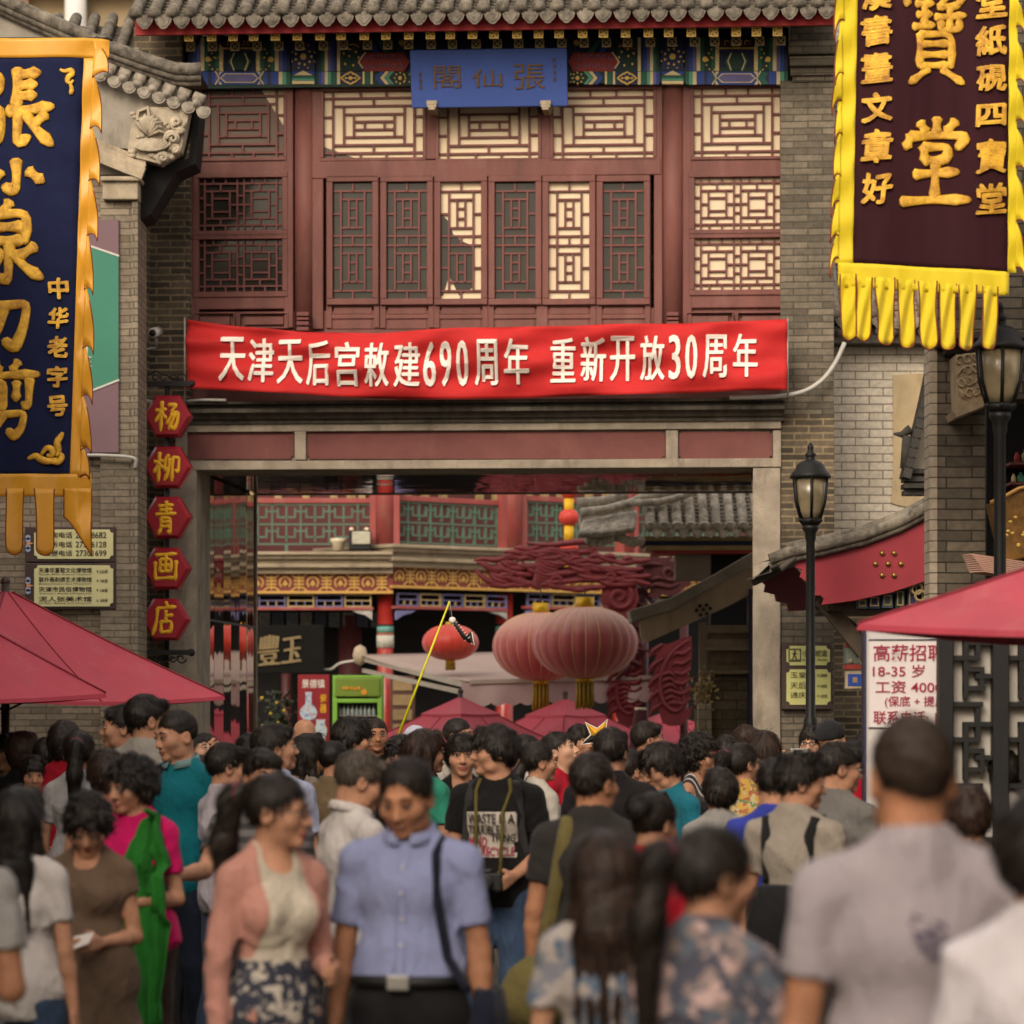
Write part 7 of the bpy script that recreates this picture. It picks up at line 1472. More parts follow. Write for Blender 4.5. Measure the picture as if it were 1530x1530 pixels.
        if hair in ('short', 'spiky', 'buzz', 'thin', 'cap'): A_.cut(lambda X, Y, Z: (1.588 - (.62 if hair != 'cap' else .1) * Y) - Z, .012, xf)
        elif hair in ('ponytail', 'bun', 'lowtail'): A_.cut(lambda X, Y, Z: (1.590 - .75 * Y) - Z, .012, xf)
        elif hair == 'mid': A_.cut(lambda X, Y, Z: (1.55 - .45 * Y) - Z, .012, xf)
        fz = {'thin': 1.590, 'buzz': 1.556, 'cap': 1.53}.get(hair, 1.548)
        A_.ell((0, -.118, fz), (.0735, .082, .084 if hair != 'thin' else .098), .012, xf, True)
        if hair in ('bob', 'perm', 'long'): A_.ell((0, -.12, 1.50), (.070, .10, .09), .012, xf, True)
        if hair in ('mid', 'bob', 'long'):
            for q, zz in ((-.045, 1.628), (-.018, 1.636), (.012, 1.634), (.042, 1.626)): A_.cone((q * .6, -.055, 1.688), (q + .006, -.085, zz), .019, .011, .012, xf)
        if hair == 'short': A_.cone((-.045, -.060, 1.668), (.045, -.062, 1.662), .018, .016, .03, xf)
        if hair == 'spiky':
            for i in range(26): a, b = i * 2.4, .028 + .05 * ((i * .618) % 1); p = (b * math.cos(a), .01 + b * 1.2 * math.sin(a), 1.69 - b * b * 6); A_.cone(p, (p[0] * 1.25, p[1] * 1.2 - .012, p[2] + .034), .014, .003, .01, xf)
        if hair == 'long':
            for q in (-.05, -.025, 0, .025, .05): A_.cone((q, .075, 1.62), (q * 1.15, .105 - abs(q) * .4, 1.42), .040, .034, .02, xf); A_.cone((q * 1.15, .105 - abs(q) * .4, 1.42), (q * 1.5, .118 - abs(q) * .3, 1.14 + abs(q) * 1.6), .034, .010, .012)
            for sg in (-1, 1): A_.cone((sg * .072, .02, 1.60), (sg * .080, .012, 1.46), .024, .026, .02, xf); A_.cone((sg * .082, .015, 1.46), (sg * .098, -.01, 1.24), .026, .012, .02)
        if hair == 'ponytail':
            A_.cone((0, .10, 1.645), (0, .155, 1.625), .026, .036, .015, xf); A_.cone((0, .155, 1.625), (.005, .175, 1.48), .038, .042, .02, xf); A_.cone((.005, .175, 1.48), (.012, .155, 1.16), .042, .014, .02, xf)
        if hair == 'lowtail':
            A_.cone((0, .10, 1.58), (0, .135, 1.52), .028, .034, .02, xf); A_.cone((0, .135, 1.52), (0, .135, 1.2), .036, .016, .02, xf)
        if hair == 'bun': A_.ell((0, .115, 1.635), (.05, .045, .046), .012, xf)
        am = {'perm': .009, 'bob': .004, 'mid': .004}.get(hair, .0022)
        fq = 62 if hair == 'perm' else 46
        A_.wob(lambda X, Y, Z: am * np.clip((Z - 1.30) * 5, .15, 1) * np.sin(fq * X + 9 * np.sin(17 * Z + ph) + ph) * np.sin(fq * .9 * Y + 7 * np.sin(13 * Z) + 2 * ph) + am * .6 * np.sin(fq * 2.1 * X + 11 * Z) * np.sin(fq * 1.7 * Y - 6 * Z), xf)
        ho_ = A_.mesh("hair" if hair != 'cap' else "cap", [hm], k); ho_.parent = root
        if hair != 'cap': strands(ho_, k, hair, (3600 if hair == 'long' else 2600) if fine else (1700 if sc > 240 else 1100), np.array(hv((0, .05, 1.70))), int(seed * 13 + 5), sc)
        if hair == 'ponytail': mb = MB(); mb.tube([hv((.034 * math.cos(t), .142, 1.632 + .034 * math.sin(t))) for t in np.linspace(0, 6.28, 13)[:-1]], .008 * k, 6, closed=True); mb.build("hair_tie", cloth("tie", (120, 60, 70)), root)
    # ---- top
    T = None
    if top is not None:
        o = .014; zhem = {'dress': .42, 'tank': .86}.get(top_kind, .84) if not tuck else 1.0; ho = hb * .85
        T = Field(axis(mnx, mxx, h * 1.15), axis(mny, mxy, h * 1.15), axis(zhem - .04, 1.53, ho))
        torso(T, o + .002); T.cone((0, .026, 1.34), (0, .024, 1.452), nr * 1.2 * (.4 + .6 * fat) + o, nr * 1.06 + o, .03)
        T.ell((0, .0 - .02 * (fat - 1) * 5, .95), ((.168 if fem else .165) * fat + o, .118 * fat ** 1.3 + o, .2), .05)
        if tuck: T.ell((0, .0, 1.06), (.150 * fat + o, .104 * fat + o, .16), .05)
        if top_kind == 'dress': T.cone((0, .0, 1.0), (0, .0, .40), .15 * fat, .24 * fat, .06)
        ln_ = {'tee': .62, 'polo': .62, 'shirt': .72, 'long': 1.0, 'tank': 0, 'cap': .25, 'dress': .35}[top_kind]
        for sg in (-1, 1):
            S, E, Wr = J[sg]; fa = .5 + .5 * fat
            if ln_ >= 1: T.cone(S, E, .060 * ar * fa, .049 * ar * fa, .03); T.cone(E, E + (Wr - E) * .86, .049 * ar * fa, .040 * ar, .02, cap=True)
            elif ln_ > 0: T.cone(S, S + (E - S) * ln_, .053 * ar * fa + .003, .056 * ar * fa + .003, .03, cap=True)
        def folds(X, Y, Z):
            rdg = lambda u: (1 - np.abs(np.sin(u))) ** 3
            m1 = np.clip(.5 + .9 * np.sin(7 * X + 5 * Z + ph) * np.sin(6 * Z - 4 * Y + 1.7 * ph), 0, 1); m2 = np.clip(.4 + .9 * np.sin(6 * X - 7 * Z + 2.3 * ph), 0, 1)
            lo = np.clip((1.2 - Z) * 3, 0, 1); sl_ = np.clip((np.abs(X) - .12) * 12, 0, 1)
            return -.011 * rdg(9 * Z + 8 * np.abs(X) + 2.5 * np.sin(6 * Y + ph)) * m1 - .010 * rdg(13 * X + 4 * np.sin(4 * Z + ph) + 3 * Y) * lo * m2 - .008 * rdg(16 * Z - 12 * np.abs(X) + ph) * sl_ * m2 - .006 * rdg(10 * X - 15 * Z + ph * 2) * (1 - m1) + .004
        T.wob(folds)
        T.cut(lambda X, Y, Z: zhem + .01 * np.sin(14 * X + ph) - Z)
        if neck == 'v': T.cone((0, -.11, 1.47), (0, -.14, 1.32), .062, .012, .008, sub=True)
        if neck == 'scoop' or top_kind == 'tank': T.ell((0, -.09, 1.47), (.085, .10, .085), .01, sub=True)
        T.ell((0, -.012, 1.522), (nr * 1.12 + .012, nr * 1.35 + .012, .078), .006, sub=True)
        if top_kind == 'tank':
            for sg in (-1, 1): T.ell((sg * (sx + .045), .01, 1.40), (.085, .15, .14), .01, sub=True)
        mats = top if isinstance(top, list) else [top]
        T.mesh({'dress': "dress", 'polo': "polo_shirt", 'shirt': "shirt", 'long': "jacket", 'tank': "vest_top"}.get(top_kind, "t_shirt"), mats, k, (lambda c: (c[:, 2] < 1.12).astype(int)) if len(mats) > 1 else None).parent = root
        if over is not None:     # an open jacket worn over the top
            ko = .019; K = Field(axis(mnx, mxx, h * 1.15), axis(mny, mxy, h * 1.15), axis(.78, 1.53, ho)); torso(K, ko); K.cone((0, .026, 1.34), (0, .024, 1.452), nr * 1.2 + .026, nr * 1.06 + .022, .03); K.ell((0, .008, .92), (.172 * fat, .125, .2), .05)
            for sg in (-1, 1): S, E, Wr = J[sg]; K.cone(S, E, .058 * ar, .050 * ar, .03); K.cone(E, E + (Wr - E) * .86, .050 * ar, .042 * ar, .02, cap=True)
            K.wob(folds); K.cut(lambda X, Y, Z: np.minimum((.078 + .05 * np.clip((1.3 - Z) * 1.5, -.4, .7)) - np.abs(X), .035 - Y), .01); K.cut(lambda X, Y, Z: .82 + .01 * np.sin(14 * X) - Z); K.ell((0, -.012, 1.522), (nr * 1.2 + .014, nr * 1.4 + .016, .082), .006, sub=True)
            K.mesh("cardigan", [over], k).parent = root
        if collar is not None:
            mb = MB(); n = 20; vs = []
            for j in range(n + 1):
                t = -math.pi / 2 + .22 + (2 * math.pi - .44) * j / n; X, Y = (nr + .016) * math.cos(t), .016 + (nr + .02) * math.sin(t); zt_ = 1.462 + .022 * math.sin(t); vs += [(X * k, Y * k, (zt_ + .004) * k), (X * .99 * k, (Y * .99) * k, (zt_ + .022) * k), (X * 1.07 * k, (Y * 1.07) * k, (zt_ + .022) * k), (X * 1.27 * k, (Y * 1.27 - .004) * k, (zt_ - .012) * k)]
            mb.add(vs, [(j * 4 + i, j * 4 + i + 1, j * 4 + 5 + i, j * 4 + 4 + i) for j in range(n) for i in range(3)], 0, True); o_ = mb.build("collar", collar, root); so = o_.modifiers.new("t", 'SOLIDIFY'); so.thickness = .002
    # ---- bottom
    bm = bottom or cloth("dark_trousers", (44, 44, 48))
    if top_kind != 'dress':
        Lg = Field(axis(-.26, .26, .014), axis(-.3, .3, .014), axis(.03, 1.08, .016)); o = .012 + (.008 if tuck else 0)
        if tuck: Lg.ell((0, -.005, 1.02), (.142 * fat + o, .104 * fat ** 1.3 + o, .16), .04)
        Lg.ell((0, .008, .93), (.16 * fat + o, .108 * fat + o, .13), .04)
        if bottom_kind == 'skirt': Lg.cone((0, 0, .9), (0, 0, .5), .15 * fat, .21, .05)
        else:
            zb = .5 if bottom_kind == 'shorts' else .06
            for sg in (-1, 1): Kn = (sg * .093, -.03 + sg * stride * .6, .5); Lg.cone((sg * .085, 0, .9), Kn, .088 * fat + o, .064 + o, .03); Lg.cone(Kn, (sg * .098, .03 + sg * stride, .05), .064 + o, .056 + o, .03)
            Lg.cut(lambda X, Y, Z: zb - Z)
        Lg.cut(lambda X, Y, Z: Z - (1.0 + .03 * (tuck > 0))); Lg.wob(lambda X, Y, Z: .004 * np.sin(26 * Z + 20 * X + ph) * np.sin(20 * Y + 9 * Z))
        Lg.mesh({'skirt': "skirt", 'shorts': "shorts"}.get(bottom_kind, "trousers"), [bm], k).parent = root
    for sg in (-1, 1):
        mb = MB(); mb.tube([((sg * .096) * k, (.06 + sg * stride * (not bare)) * k, .045 * k), ((sg * .10) * k, (-.04 + sg * stride * (not bare)) * k, .042 * k), ((sg * .106) * k, (-.15 + sg * stride * (not bare)) * k, .034 * k)], [.042 * k, .042 * k, .036 * k], 10); mb.build("shoe", cloth("shoe", (52, 46, 42)), root)
    q = dict(root=root, T=T or B, B=B, k=k, J=J, xf=xf, label=label, hv=hv, yaw=yaw); PEOPLE.append(q); return q
def rel(p, name, label, cat):
    """a thing carried by person p: top-level, placed and turned like the person"""
    r = empty(name, p['root'].location, p['root'].rotation_euler.z); return tag(r, label, cat)
def strap_pts(p, pts, off=.006):
    out = []
    for x, z, b in pts:
        y = p['T'].hit(x, z, b == 'b')
        if y is None: y = .1 if b == 'b' else -.1
        out.append(((x) * p['k'], (y + (off if b == 'b' else -off)) * p['k'], z * p['k']))
    return out
def strap(p, parent, pts, mat, wd=.018, name="strap"):
    P = strap_pts(p, pts); q = []
    for i in range(len(P) - 1):
        for t in range(4): q.append(tuple(Vector(P[i]).lerp(Vector(P[i + 1]), t / 4)))
    q.append(P[-1]); mb = MB(); mb.tube(q, wd, 8, flat=.5); return mb.build(name, mat, parent)
def shoulder_bag(p, side, label, mat, size=(.26, .1, .22), zb=.78, yb=0, wd=.02, cat="bag", cross=True, xb=None):
    """bag at the hip with a strap over the shoulder, seen front and back"""
    r = rel(p, "shoulder_bag", label, cat); k = p['k']; x = xb if xb is not None else side * .25; w_, d_, h_ = size
    mb = MB(); n = 14; vs = []
    prof = [(.86, 0), (1.0, .1), (1.02, .45), (.96, .75), (.74, .98), (.5, 1.0)]
    for q, z in prof:
        for j in range(n): t = 2 * math.pi * j / n; c, s_ = math.cos(t), math.sin(t); vs.append(((x + d_ / 2 * q * math.copysign(abs(c) ** .6, c)) * k, (yb + w_ / 2 * q * math.copysign(abs(s_) ** .6, s_)) * k, (zb + h_ * z + .008 * math.sin(5 * t + z * 7)) * k))
    mb.add(vs, [(i * n + j, i * n + (j + 1) % n, (i + 1) * n + (j + 1) % n, (i + 1) * n + j) for i in range(5) for j in range(n)] + [tuple(range(n - 1, -1, -1)), tuple(5 * n + j for j in range(n))], 0, True); mb.build("bag_body", mat, r)
    o = -side if cross else side
    strap(p, r, [(x * .85, zb + h_, 'f'), (side * .14, 1.08, 'f'), (side * .02 if cross else side * .11, 1.25, 'f'), (o * .10, 1.40, 'f'), (o * .115, 1.445, 'f')], mat, wd); strap(p, r, [(o * .115, 1.445, 'b'), (o * .10, 1.36, 'b'), (side * .02 if cross else side * .11, 1.2, 'b'), (side * .15, 1.02, 'b'), (x * .85, zb + h_, 'b')], mat, wd); return r
def backpack(p, label, mat, size=(.28, .15, .40), zb=1.0):
    r = rel(p, "backpack", label, "backpack"); k = p['k']; w_, d_, h_ = size; y0 = (p['T'].hit(0, 1.2, True) or .12)
    mb = MB(); n = 16; vs = []
    for q, z in ((.8, 0), (1, .08), (1, .6), (.92, .85), (.7, .97), (.4, 1)):
        for j in range(n): t = 2 * math.pi * j / n; c, s_ = math.cos(t), math.sin(t); vs.append((w_ / 2 * q * math.copysign(abs(c) ** .5, c) * k, (y0 + d_ / 2 + d_ / 2 * q * math.copysign(abs(s_) ** .6, s_)) * k, (zb + h_ * z) * k))
    mb.add(vs, [(i * n + j, i * n + (j + 1) % n, (i + 1) * n + (j + 1) % n, (i + 1) * n + j) for i in range(5) for j in range(n)] + [tuple(range(n - 1, -1, -1)), tuple(5 * n + j for j in range(n))], 0, True); mb.build("pack_body", mat, r)
    for sg in (-1, 1): strap(p, r, [(sg * .10, zb + .3, 'b'), (sg * .10, 1.36, 'b'), (sg * .115, 1.44, 'b')], mat, .022); strap(p, r, [(sg * .115, 1.445, 'f'), (sg * .12, 1.36, 'f'), (sg * .13, 1.22, 'f'), (sg * .15, 1.08, 'f')], mat, .022)
    return r
def in_hand(p, sg): S, E, Wr = p['J'][sg]; return (Wr + unit(Wr - E) * .09) * p['k']
C = cloth
GREY = C("light_grey", (150, 146, 142)); WHITE = C("white", (198, 190, 186)); WHITE2 = C("offwhite", (184, 176, 164)); BLK = C("black", (27, 25, 25)); DGREY = C("charcoal", (52, 50, 50)); NAVY_C = C("navy", (38, 40, 66)); JEAN = C("jeans", (60, 76, 100), .2); LBLUE = C("pale_blue", (160, 164, 186)); TEAL = C("teal", (16, 100, 112)); RED_C = C("red", (160, 22, 40)); KHAKI = C("khaki", (112, 94, 70))
# ---- foreground, nearest first
p = person(1362, 1072, 745, 182, "tall man with a buzz cut in a pale grey T-shirt, back turned, large at right", hair='buzz', hc=hair_mat("hair_buzz", (44, 36, 30), .6), top=C("pale_lilac_grey", (160, 150, 154), .08), fat=1.0, skin=2, fine=True, seed=1, bottom=JEAN)
mb = MB(); k = p['k']; vs = []
for j in range(7):
    for i in range(7): x = -.03 + .075 * i / 6 + .03 * j / 6; z = 1.335 - .085 * j / 6 - .02 * i / 6; vs.append((-x * k, ((p['T'].hit(-x, z, True) or .12) + .003) * k, z * k))
mb.add(vs, [(j * 7 + i, j * 7 + i + 1, j * 7 + 8 + i, j * 7 + 7 + i) for j in range(6) for i in range(6) if (i * 5 + j * 3) % 7 > 1], 0, True); mb.build("print_mark", C("print_mauve", (92, 84, 100)), p['root'])
p = person(1560, 1190, 800, 168, "person in a white shirt with a purple strap cut off by the right edge", hair='mid', top=C("bright_white", (204, 196, 200), .06), fat=1.05, fine=True, seed=2, bottom=NAVY_C, sex='f', hp=8)
strap(p, rel(p, "shoulder_strap", "wide purple strap across the white shirt at the right edge", "strap"), [(-.12, 1.44, 'b'), (-.10, 1.36, 'b'), (-.06, 1.22, 'b'), (.0, 1.05, 'b'), (.06, .95, 'b')], C("purple", (82, 40, 74)), .03)
p = person(1060, 1238, 690, 150, "dark-haired woman in a floral blouse looking right, large at the bottom right of centre", hair='ponytail', sex='f', top=print_mat("pale_floral", (120, 104, 100), [(76, 84, 96), (172, 144, 140), (60, 60, 72)], 16), fine=True, seed=3, hy=-30, hp=4, bottom=JEAN)
p = person(905, 1246, 590, 176, "woman with long loose brown hair seen from behind at bottom centre", hair='long', hc=HN, sex='f', top=print_mat("speckled_blue", (110, 110, 118), [(70, 88, 108), (150, 140, 134)], 22), fine=True, seed=4, bottom=JEAN, hy=8, hp=6)
p = person(612, 1132, 490, -12, "man in a light blue short-sleeved shirt walking forward and looking down", hair='thin', top=C("shirt_blue", (136, 142, 178), .07), top_kind='shirt', collar=C("shirt_blue", (136, 142, 178)), fat=1.0, skin=2, fine=True, seed=5, bottom=C("trousers_black", (34, 32, 34)), hy=-6, hp=20, arms=('down', 'down'), neck='v', stride=.1, tuck=1)
k = p['k']; mb = MB()
for x_ in (-.016, .016): mb.tube(strap_pts(p, [(x_, 1.40 - .04 * i, 'f') for i in range(10)], .001), .0022, 5)
mb.tube(strap_pts(p, [(.05, 1.315, 'f'), (.05, 1.22, 'f'), (.085, 1.205, 'f'), (.12, 1.22, 'f'), (.12, 1.315, 'f'), (.05, 1.315, 'f')], .001), .0022, 5); mb.build("placket", MATS["cloth_shirt_blue"], p['root'])
for z_ in (1.36, 1.28, 1.20, 1.12, 1.05): mb = MB(); q_ = strap_pts(p, [(0, z_, 'f')], .002)[0]; mb.ball(q_, .006, 8, sq=(1, .5, 1)); mb.build("button", WHITE, p['root'])
r = rel(p, "belt", "black belt with a pale metal buckle at the light blue shirt's waist", "belt"); k = p['k']; mb = MB(); mb.tube([((.170 * math.cos(t)) * k, (-.003 + .132 * math.sin(t)) * k, 1.005 * k) for t in np.linspace(0, 2 * math.pi, 33)[:-1]], .02 * k, 8, closed=True); mb.build("band", BLACK, r); mb = MB(); mb.box(-.035 * k, -.160 * k, .982 * k, .035 * k, -.142 * k, 1.028 * k); mb.build("buckle", METAL, r, .004)
shoulder_bag(p, 1, "dark navy shoulder bag hanging at the light blue shirt man's side", C("bag_navy", (28, 30, 44)), (.28, .1, .36), .62, .02, .022, cross=False, xb=.25)
p = person(410, 1158, 500, 34, "young woman in an open pink cardigan over a pale patterned top, face turned right", hair='ponytail', sex='f', glasses=True, top=[C("lace_cream", (196, 184, 166), .25), print_mat("lace_flower", (176, 166, 152), [(44, 46, 60), (36, 38, 54)], 30, th=.49)], top_kind='cap', neck='scoop', over=C("pink_cardigan", (190, 136, 122), .08), fine=True, fat=.9, seed=6, hy=42, hp=4, bottom=C("skirt_dark", (50, 50, 58)), arms=('down', 'bent'))
p = person(132, 1186, 405, -8, "short-haired woman in a plain brown dress looking down at paper in her hand", hair='perm', sex='f', top=C("brown_dress", (104, 84, 68), .1), top_kind='dress', bottom_kind='dress', fat=1.18, hp=30, hy=10, fine=True, seed=7, skin=0, arms=('down', 'bent'), neck='scoop')
q = in_hand(p, 1); r = rel(p, "paper_slip", "small white paper slip in the brown dress woman's hand", "paper"); mb = MB(); mb.add([(q[0] - .06, q[1] - .03, q[2] - .02), (q[0] + .02, q[1] - .05, q[2] + .01), (q[0] + .03, q[1] - .02, q[2] + .05), (q[0] - .05, q[1] - .0, q[2] + .03)], [(0, 1, 2, 3)]); mb.build("sheet", MATS["white_print"], r).modifiers.new("t", 'SOLIDIFY').thickness = .002
p = person(200, 1133, 368, -22, "smiling woman in a magenta T-shirt with curly short hair facing left", hair='perm', sex='f', top=C("magenta", (190, 22, 92), .08), fat=1.15, hp=10, hy=-22, fine=True, seed=8, bottom=C("brown_trousers", (62, 46, 38)), arms=('down', 'bent'))
r = rel(p, "cloth_sling", "bright green cloth sling draped over the magenta T-shirt woman's shoulder", "sling"); GRC = C("sling_green", (38, 110, 38), .12); k = p['k']; mb = MB(); vs = []; n, m_ = 22, 30
for j in range(m_ + 1):
    t = j / m_; z = 1.46 - t * .92; wv_ = .035 + .055 * math.sin(math.pi * min(1, t * 1.15)) + .02 * t
    for i in range(n + 1):
        s_ = i / n * 2 - 1; x = .10 + .06 * t + wv_ * s_; y = p['T'].hit(min(.2, x), max(.9, z)) or -.1; vs.append((x * k, (y - .03 - .016 * math.sin(9 * s_ + 5 * t) - .012 * math.sin(17 * s_ - 3 * t) - .05 * t) * k, (z + .03 * s_) * k))
mb.add(vs, [(j * (n + 1) + i, (j + 1) * (n + 1) + i, (j + 1) * (n + 1) + i + 1, j * (n + 1) + i + 1) for j in range(m_) for i in range(n)], 0, True); so = mb.build("cloth", GRC, r).modifiers.new("t", 'SOLIDIFY'); so.thickness = .006; so.offset = 0
p = person(-92, 1150, 560, 172, "person in a light grey T-shirt with a tanned arm cut off by the left edge", hair='short', top=GREY, skin=2, fine=True, seed=9, bottom=DGREY, arms=('bent', 'down'))
p = person(30, 1180, 440, 165, "long-haired girl in a white T-shirt with a navy shoulder strap at the left edge", hair='long', sex='f', top=C("tee_white", (190, 182, 178)), fine=True, seed=10, bottom=JEAN, hy=-10)
strap(p, rel(p, "shoulder_strap", "navy strap over the left-edge girl's white T-shirt", "strap"), [(.10, 1.44, 'b'), (.11, 1.34, 'b'), (.12, 1.2, 'b'), (.13, 1.05, 'b')], C("strap_navy", (34, 38, 60)), .018)
p = person(972, 1186, 425, 165, "woman with hair pinned up and a red collar, back turned, right of centre", hair='bun', sex='f', top=RED_C, fine=True, seed=11, neck='scoop', hy=-25, hp=12, bottom=DGREY)
p = person(885, 1127, 400, 172, "broad man with thinning hair in a dark grey T-shirt, back to the camera", hair='thin', top=C("dark_grey_tee", (50, 47, 46), .12), fat=1.15, skin=2, fine=True, seed=12, hy=-28, bottom=JEAN)
shoulder_bag(p, 1, "olive canvas shoulder bag on the dark grey T-shirt man's back", C("olive", (106, 96, 58), .12), (.12, .30, .30), .80, .16, .028, cross=False, xb=-.13) if False else None
r = rel(p, "shoulder_bag", "olive canvas shoulder bag worn by the broad man in the dark grey T-shirt", "bag"); OLV = C("olive", (106, 96, 58), .12); k = p['k']
strap(p, r, [(.085, 1.455, 'b'), (.10, 1.36, 'b'), (.13, 1.2, 'b'), (.17, 1.0, 'b'), (.19, .9, 'b')], OLV, .030); mb = MB(); mb.tube([(.19 * k, .16 * k, .92 * k), (.20 * k, .17 * k, .86 * k), (.215 * k, .17 * k, .74 * k), (.22 * k, .16 * k, .66 * k)], [.04, .10, .145, .11], 14, flat=.55); mb.build("bag_body", OLV, r)
p = person(530, 1122, 385, 118, "dark-haired man in a white shirt leaning right behind the pink cardigan", hair='short', hc=HG, top=WHITE, top_kind='shirt', collar=WHITE, fine=True, seed=13, hy=-10, hp=18, bottom=DGREY)
p = person(392, 1120, 352, 24, "man in a grey striped T-shirt with an arm stretched to the green sling", hair='short', top=stripe_mat("grey_stripes", (92, 88, 86), (50, 48, 50), 2, .055, .5), fine=True, seed=14, arms=(((.5, -.5, -.7), (.75, -.65, -.05)), 'down'), bottom=DGREY, hp=6)
p = person(1190, 1128, 372, 150, "man with spiky cropped hair and a backpack looking right in the mid crowd", hair='spiky', top=C("stone_tee", (150, 140, 128)), fine=True, seed=15, hy=-48, hp=6, bottom=DGREY); backpack(p, "black backpack on the spiky-haired man", C("pack_black", (32, 31, 33)), (.27, .14, .30), .86)
p = person(1250, 1110, 335, 140, "man in a grey T-shirt with a bright yellow-green neckline, head turned right", hair='short', top=C("mid_grey", (112, 108, 104)), seed=16, hy=-35, hp=6, glasses=True, bottom=JEAN)
p = person(1448, 1178, 420, 178, "brown-haired woman in an off-shoulder taupe top behind the tall man's shoulder", hair='mid', hc=HN, sex='f', top=C("taupe", (112, 98, 94)), neck='scoop', seed=17, bottom=DGREY, hp=8, fat=1.1)
p = person(1500, 1122, 300, 186, "person with neat bobbed black hair in white by the black screen", hair='mid', sex='f', top=WHITE, seed=18, hy=-10, bottom=JEAN)
# ---- middle of the crowd
p = person(268, 1062, 300, -28, "man in a teal polo shirt with white-striped collar looking left", hair='buzz', hc=HB, top=TEAL, top_kind='polo', collar=C("collar_teal", (110, 140, 140)), fat=1.12, fine=True, seed=19, hy=-26, hp=10, skin=0, bottom=C("dark_jeans", (40, 48, 64)), neck='v')
strap(p, rel(p, "shoulder_strap", "black strap running down the teal polo shirt's front", "strap"), [(-.085, 1.44, 'f'), (-.09, 1.36, 'f'), (-.09, 1.2, 'f'), (-.09, 1.0, 'f'), (-.095, .88, 'f')], BLK, .026)
p = person(218, 1040, 284, 170, "very tall man in a light grey T-shirt, back turned, under the left parasol", hair='short', top=C("grey_tee2", (152, 146, 138)), fine=True, seed=20, hy=-50, bottom=DGREY, stride=.02)
p = person(182, 1054, 272, -95, "man in a navy top facing left in front of the brick wall", hair='short', top=NAVY_C, seed=21, hy=8)
p = person(118, 1094, 275, 172, "woman with a very long black ponytail and white T-shirt seen from behind", hair='ponytail', sex='f', top=C("white_tee3", (176, 172, 172)), fine=True, seed=22, bottom=DGREY, hy=10)
strap(p, rel(p, "shoulder_strap", "thin black strap on the ponytailed woman's white back", "strap"), [(-.10, 1.44, 'b'), (-.12, 1.34, 'b'), (-.13, 1.2, 'b'), (-.11, 1.05, 'b')], BLK, .012)
p = person(97, 1080, 262, 178, "dark-haired woman seen from behind, left of the tall grey T-shirt man", hair='bob', sex='f', top=RED_C, seed=23)
p = person(52, 1131, 262, 8, "boy in a white T-shirt facing the camera among the crowd at left", hair='mid', top=WHITE2, seed=24, hp=4, bottom=C("white_shorts", (170, 164, 156)), bottom_kind='shorts', skin=0, arms=('down', 'bent'))
p = person(36, 1096, 250, 150, "woman with brown shoulder-length hair by the parasol pole at far left", hair='bob', hc=HN, sex='f', top=BLK, seed=25)
p = person(12, 1098, 245, -35, "woman in a dark checked shirt at the far left edge below the parasol", hair='bob', sex='f', top=stripe_mat("checked", (150, 140, 132), (48, 40, 44), 0, .04), seed=26)
p = person(70, 1104, 255, 175, "short dark-haired person standing behind the boy in white", hair='short', top=DGREY, seed=27)
p = person(158, 1122, 318, -170, "woman with dark brown hair and bare shoulder between the ponytail and the grey T-shirt", hair='bob', hc=HN, sex='f', top=C("salmon", (176, 110, 92)), top_kind='tank', seed=28)
p = person(338, 1112, 305, 118, "young man in a white T-shirt facing right beside the teal polo", hair='short', top=C("white_lilac", (186, 178, 186)), fine=True, seed=29, hy=-6, hp=4, bottom=JEAN)
p = person(412, 1083, 305, 150, "man with tousled dark hair in a pale blue shirt looking up to the right", hair='short', top=LBLUE, top_kind='shirt', collar=LBLUE, fine=True, seed=30, hy=-40, hp=-6, bottom=DGREY, arms=('down', 'face'))
p = person(374, 1099, 262, 178, "black-haired person half hidden left of the man in the pale blue shirt", hair='bob', sex='f', top=BLK, seed=31)
p = person(318, 1094, 232, 70, "man with cropped hair looking up beside the shop sign's foot", hair='buzz', top=BLK, seed=32, hp=-24, skin=0)
p = person(303, 1100, 236, 55, "woman looking up to the right next to the cropped-haired man", hair='bun', sex='f', top=C("peach", (190, 140, 118)), seed=33, hp=-22, skin=1)
p = person(455, 1074, 215, 18, "bald man in front of the vase poster", hair='bald', top=BLK, seed=34, hp=8, fat=1.1)
p = person(468, 1098, 255, 100, "woman with long dark hair and a taupe knit top, profile to the right", hair='long', sex='f', top=C("taupe_knit", (130, 116, 106)), fine=True, seed=35, hp=-8, bottom=DGREY)
p = person(527, 1074, 255, 104, "young man with thick black hair and a lime collar, profile to the right", hair='mid', top=C("lime", (176, 186, 110)), fine=True, seed=36, hp=2, bottom=DGREY)
p = person(562, 1074, 215, 10, "man with a hand at his mouth facing the camera by the fridge", hair='buzz', top=BLK, seed=37, arms=('face', 'down'), skin=2, fat=1.08)
p = person(598, 1100, 268, -10, "woman with sunglasses pushed up on dark hair behind the light blue shirt man", hair='mid', sex='f', top=BLK, seed=38, hp=12, fat=1.05)
r = rel(p, "sunglasses", "sunglasses resting on the dark hair above the light blue shirt man", "sunglasses"); mb = MB(); hv = p['hv']
for sg in (-1, 1): mb.tube([hv((sg * .034 + .026 * math.cos(t), -.105 + .01 * math.sin(t), 1.672 + .016 * math.sin(t))) for t in np.linspace(0, 6.28, 13)[:-1]], .004, 5, closed=True); mb.tube([hv((sg * .06, -.09, 1.672)), hv((sg * .088, .0, 1.64))], .004, 5)
mb.tube([hv((-.01, -.108, 1.674)), hv((.01, -.108, 1.674))], .004, 5); mb.build("frame", BLACK, r)
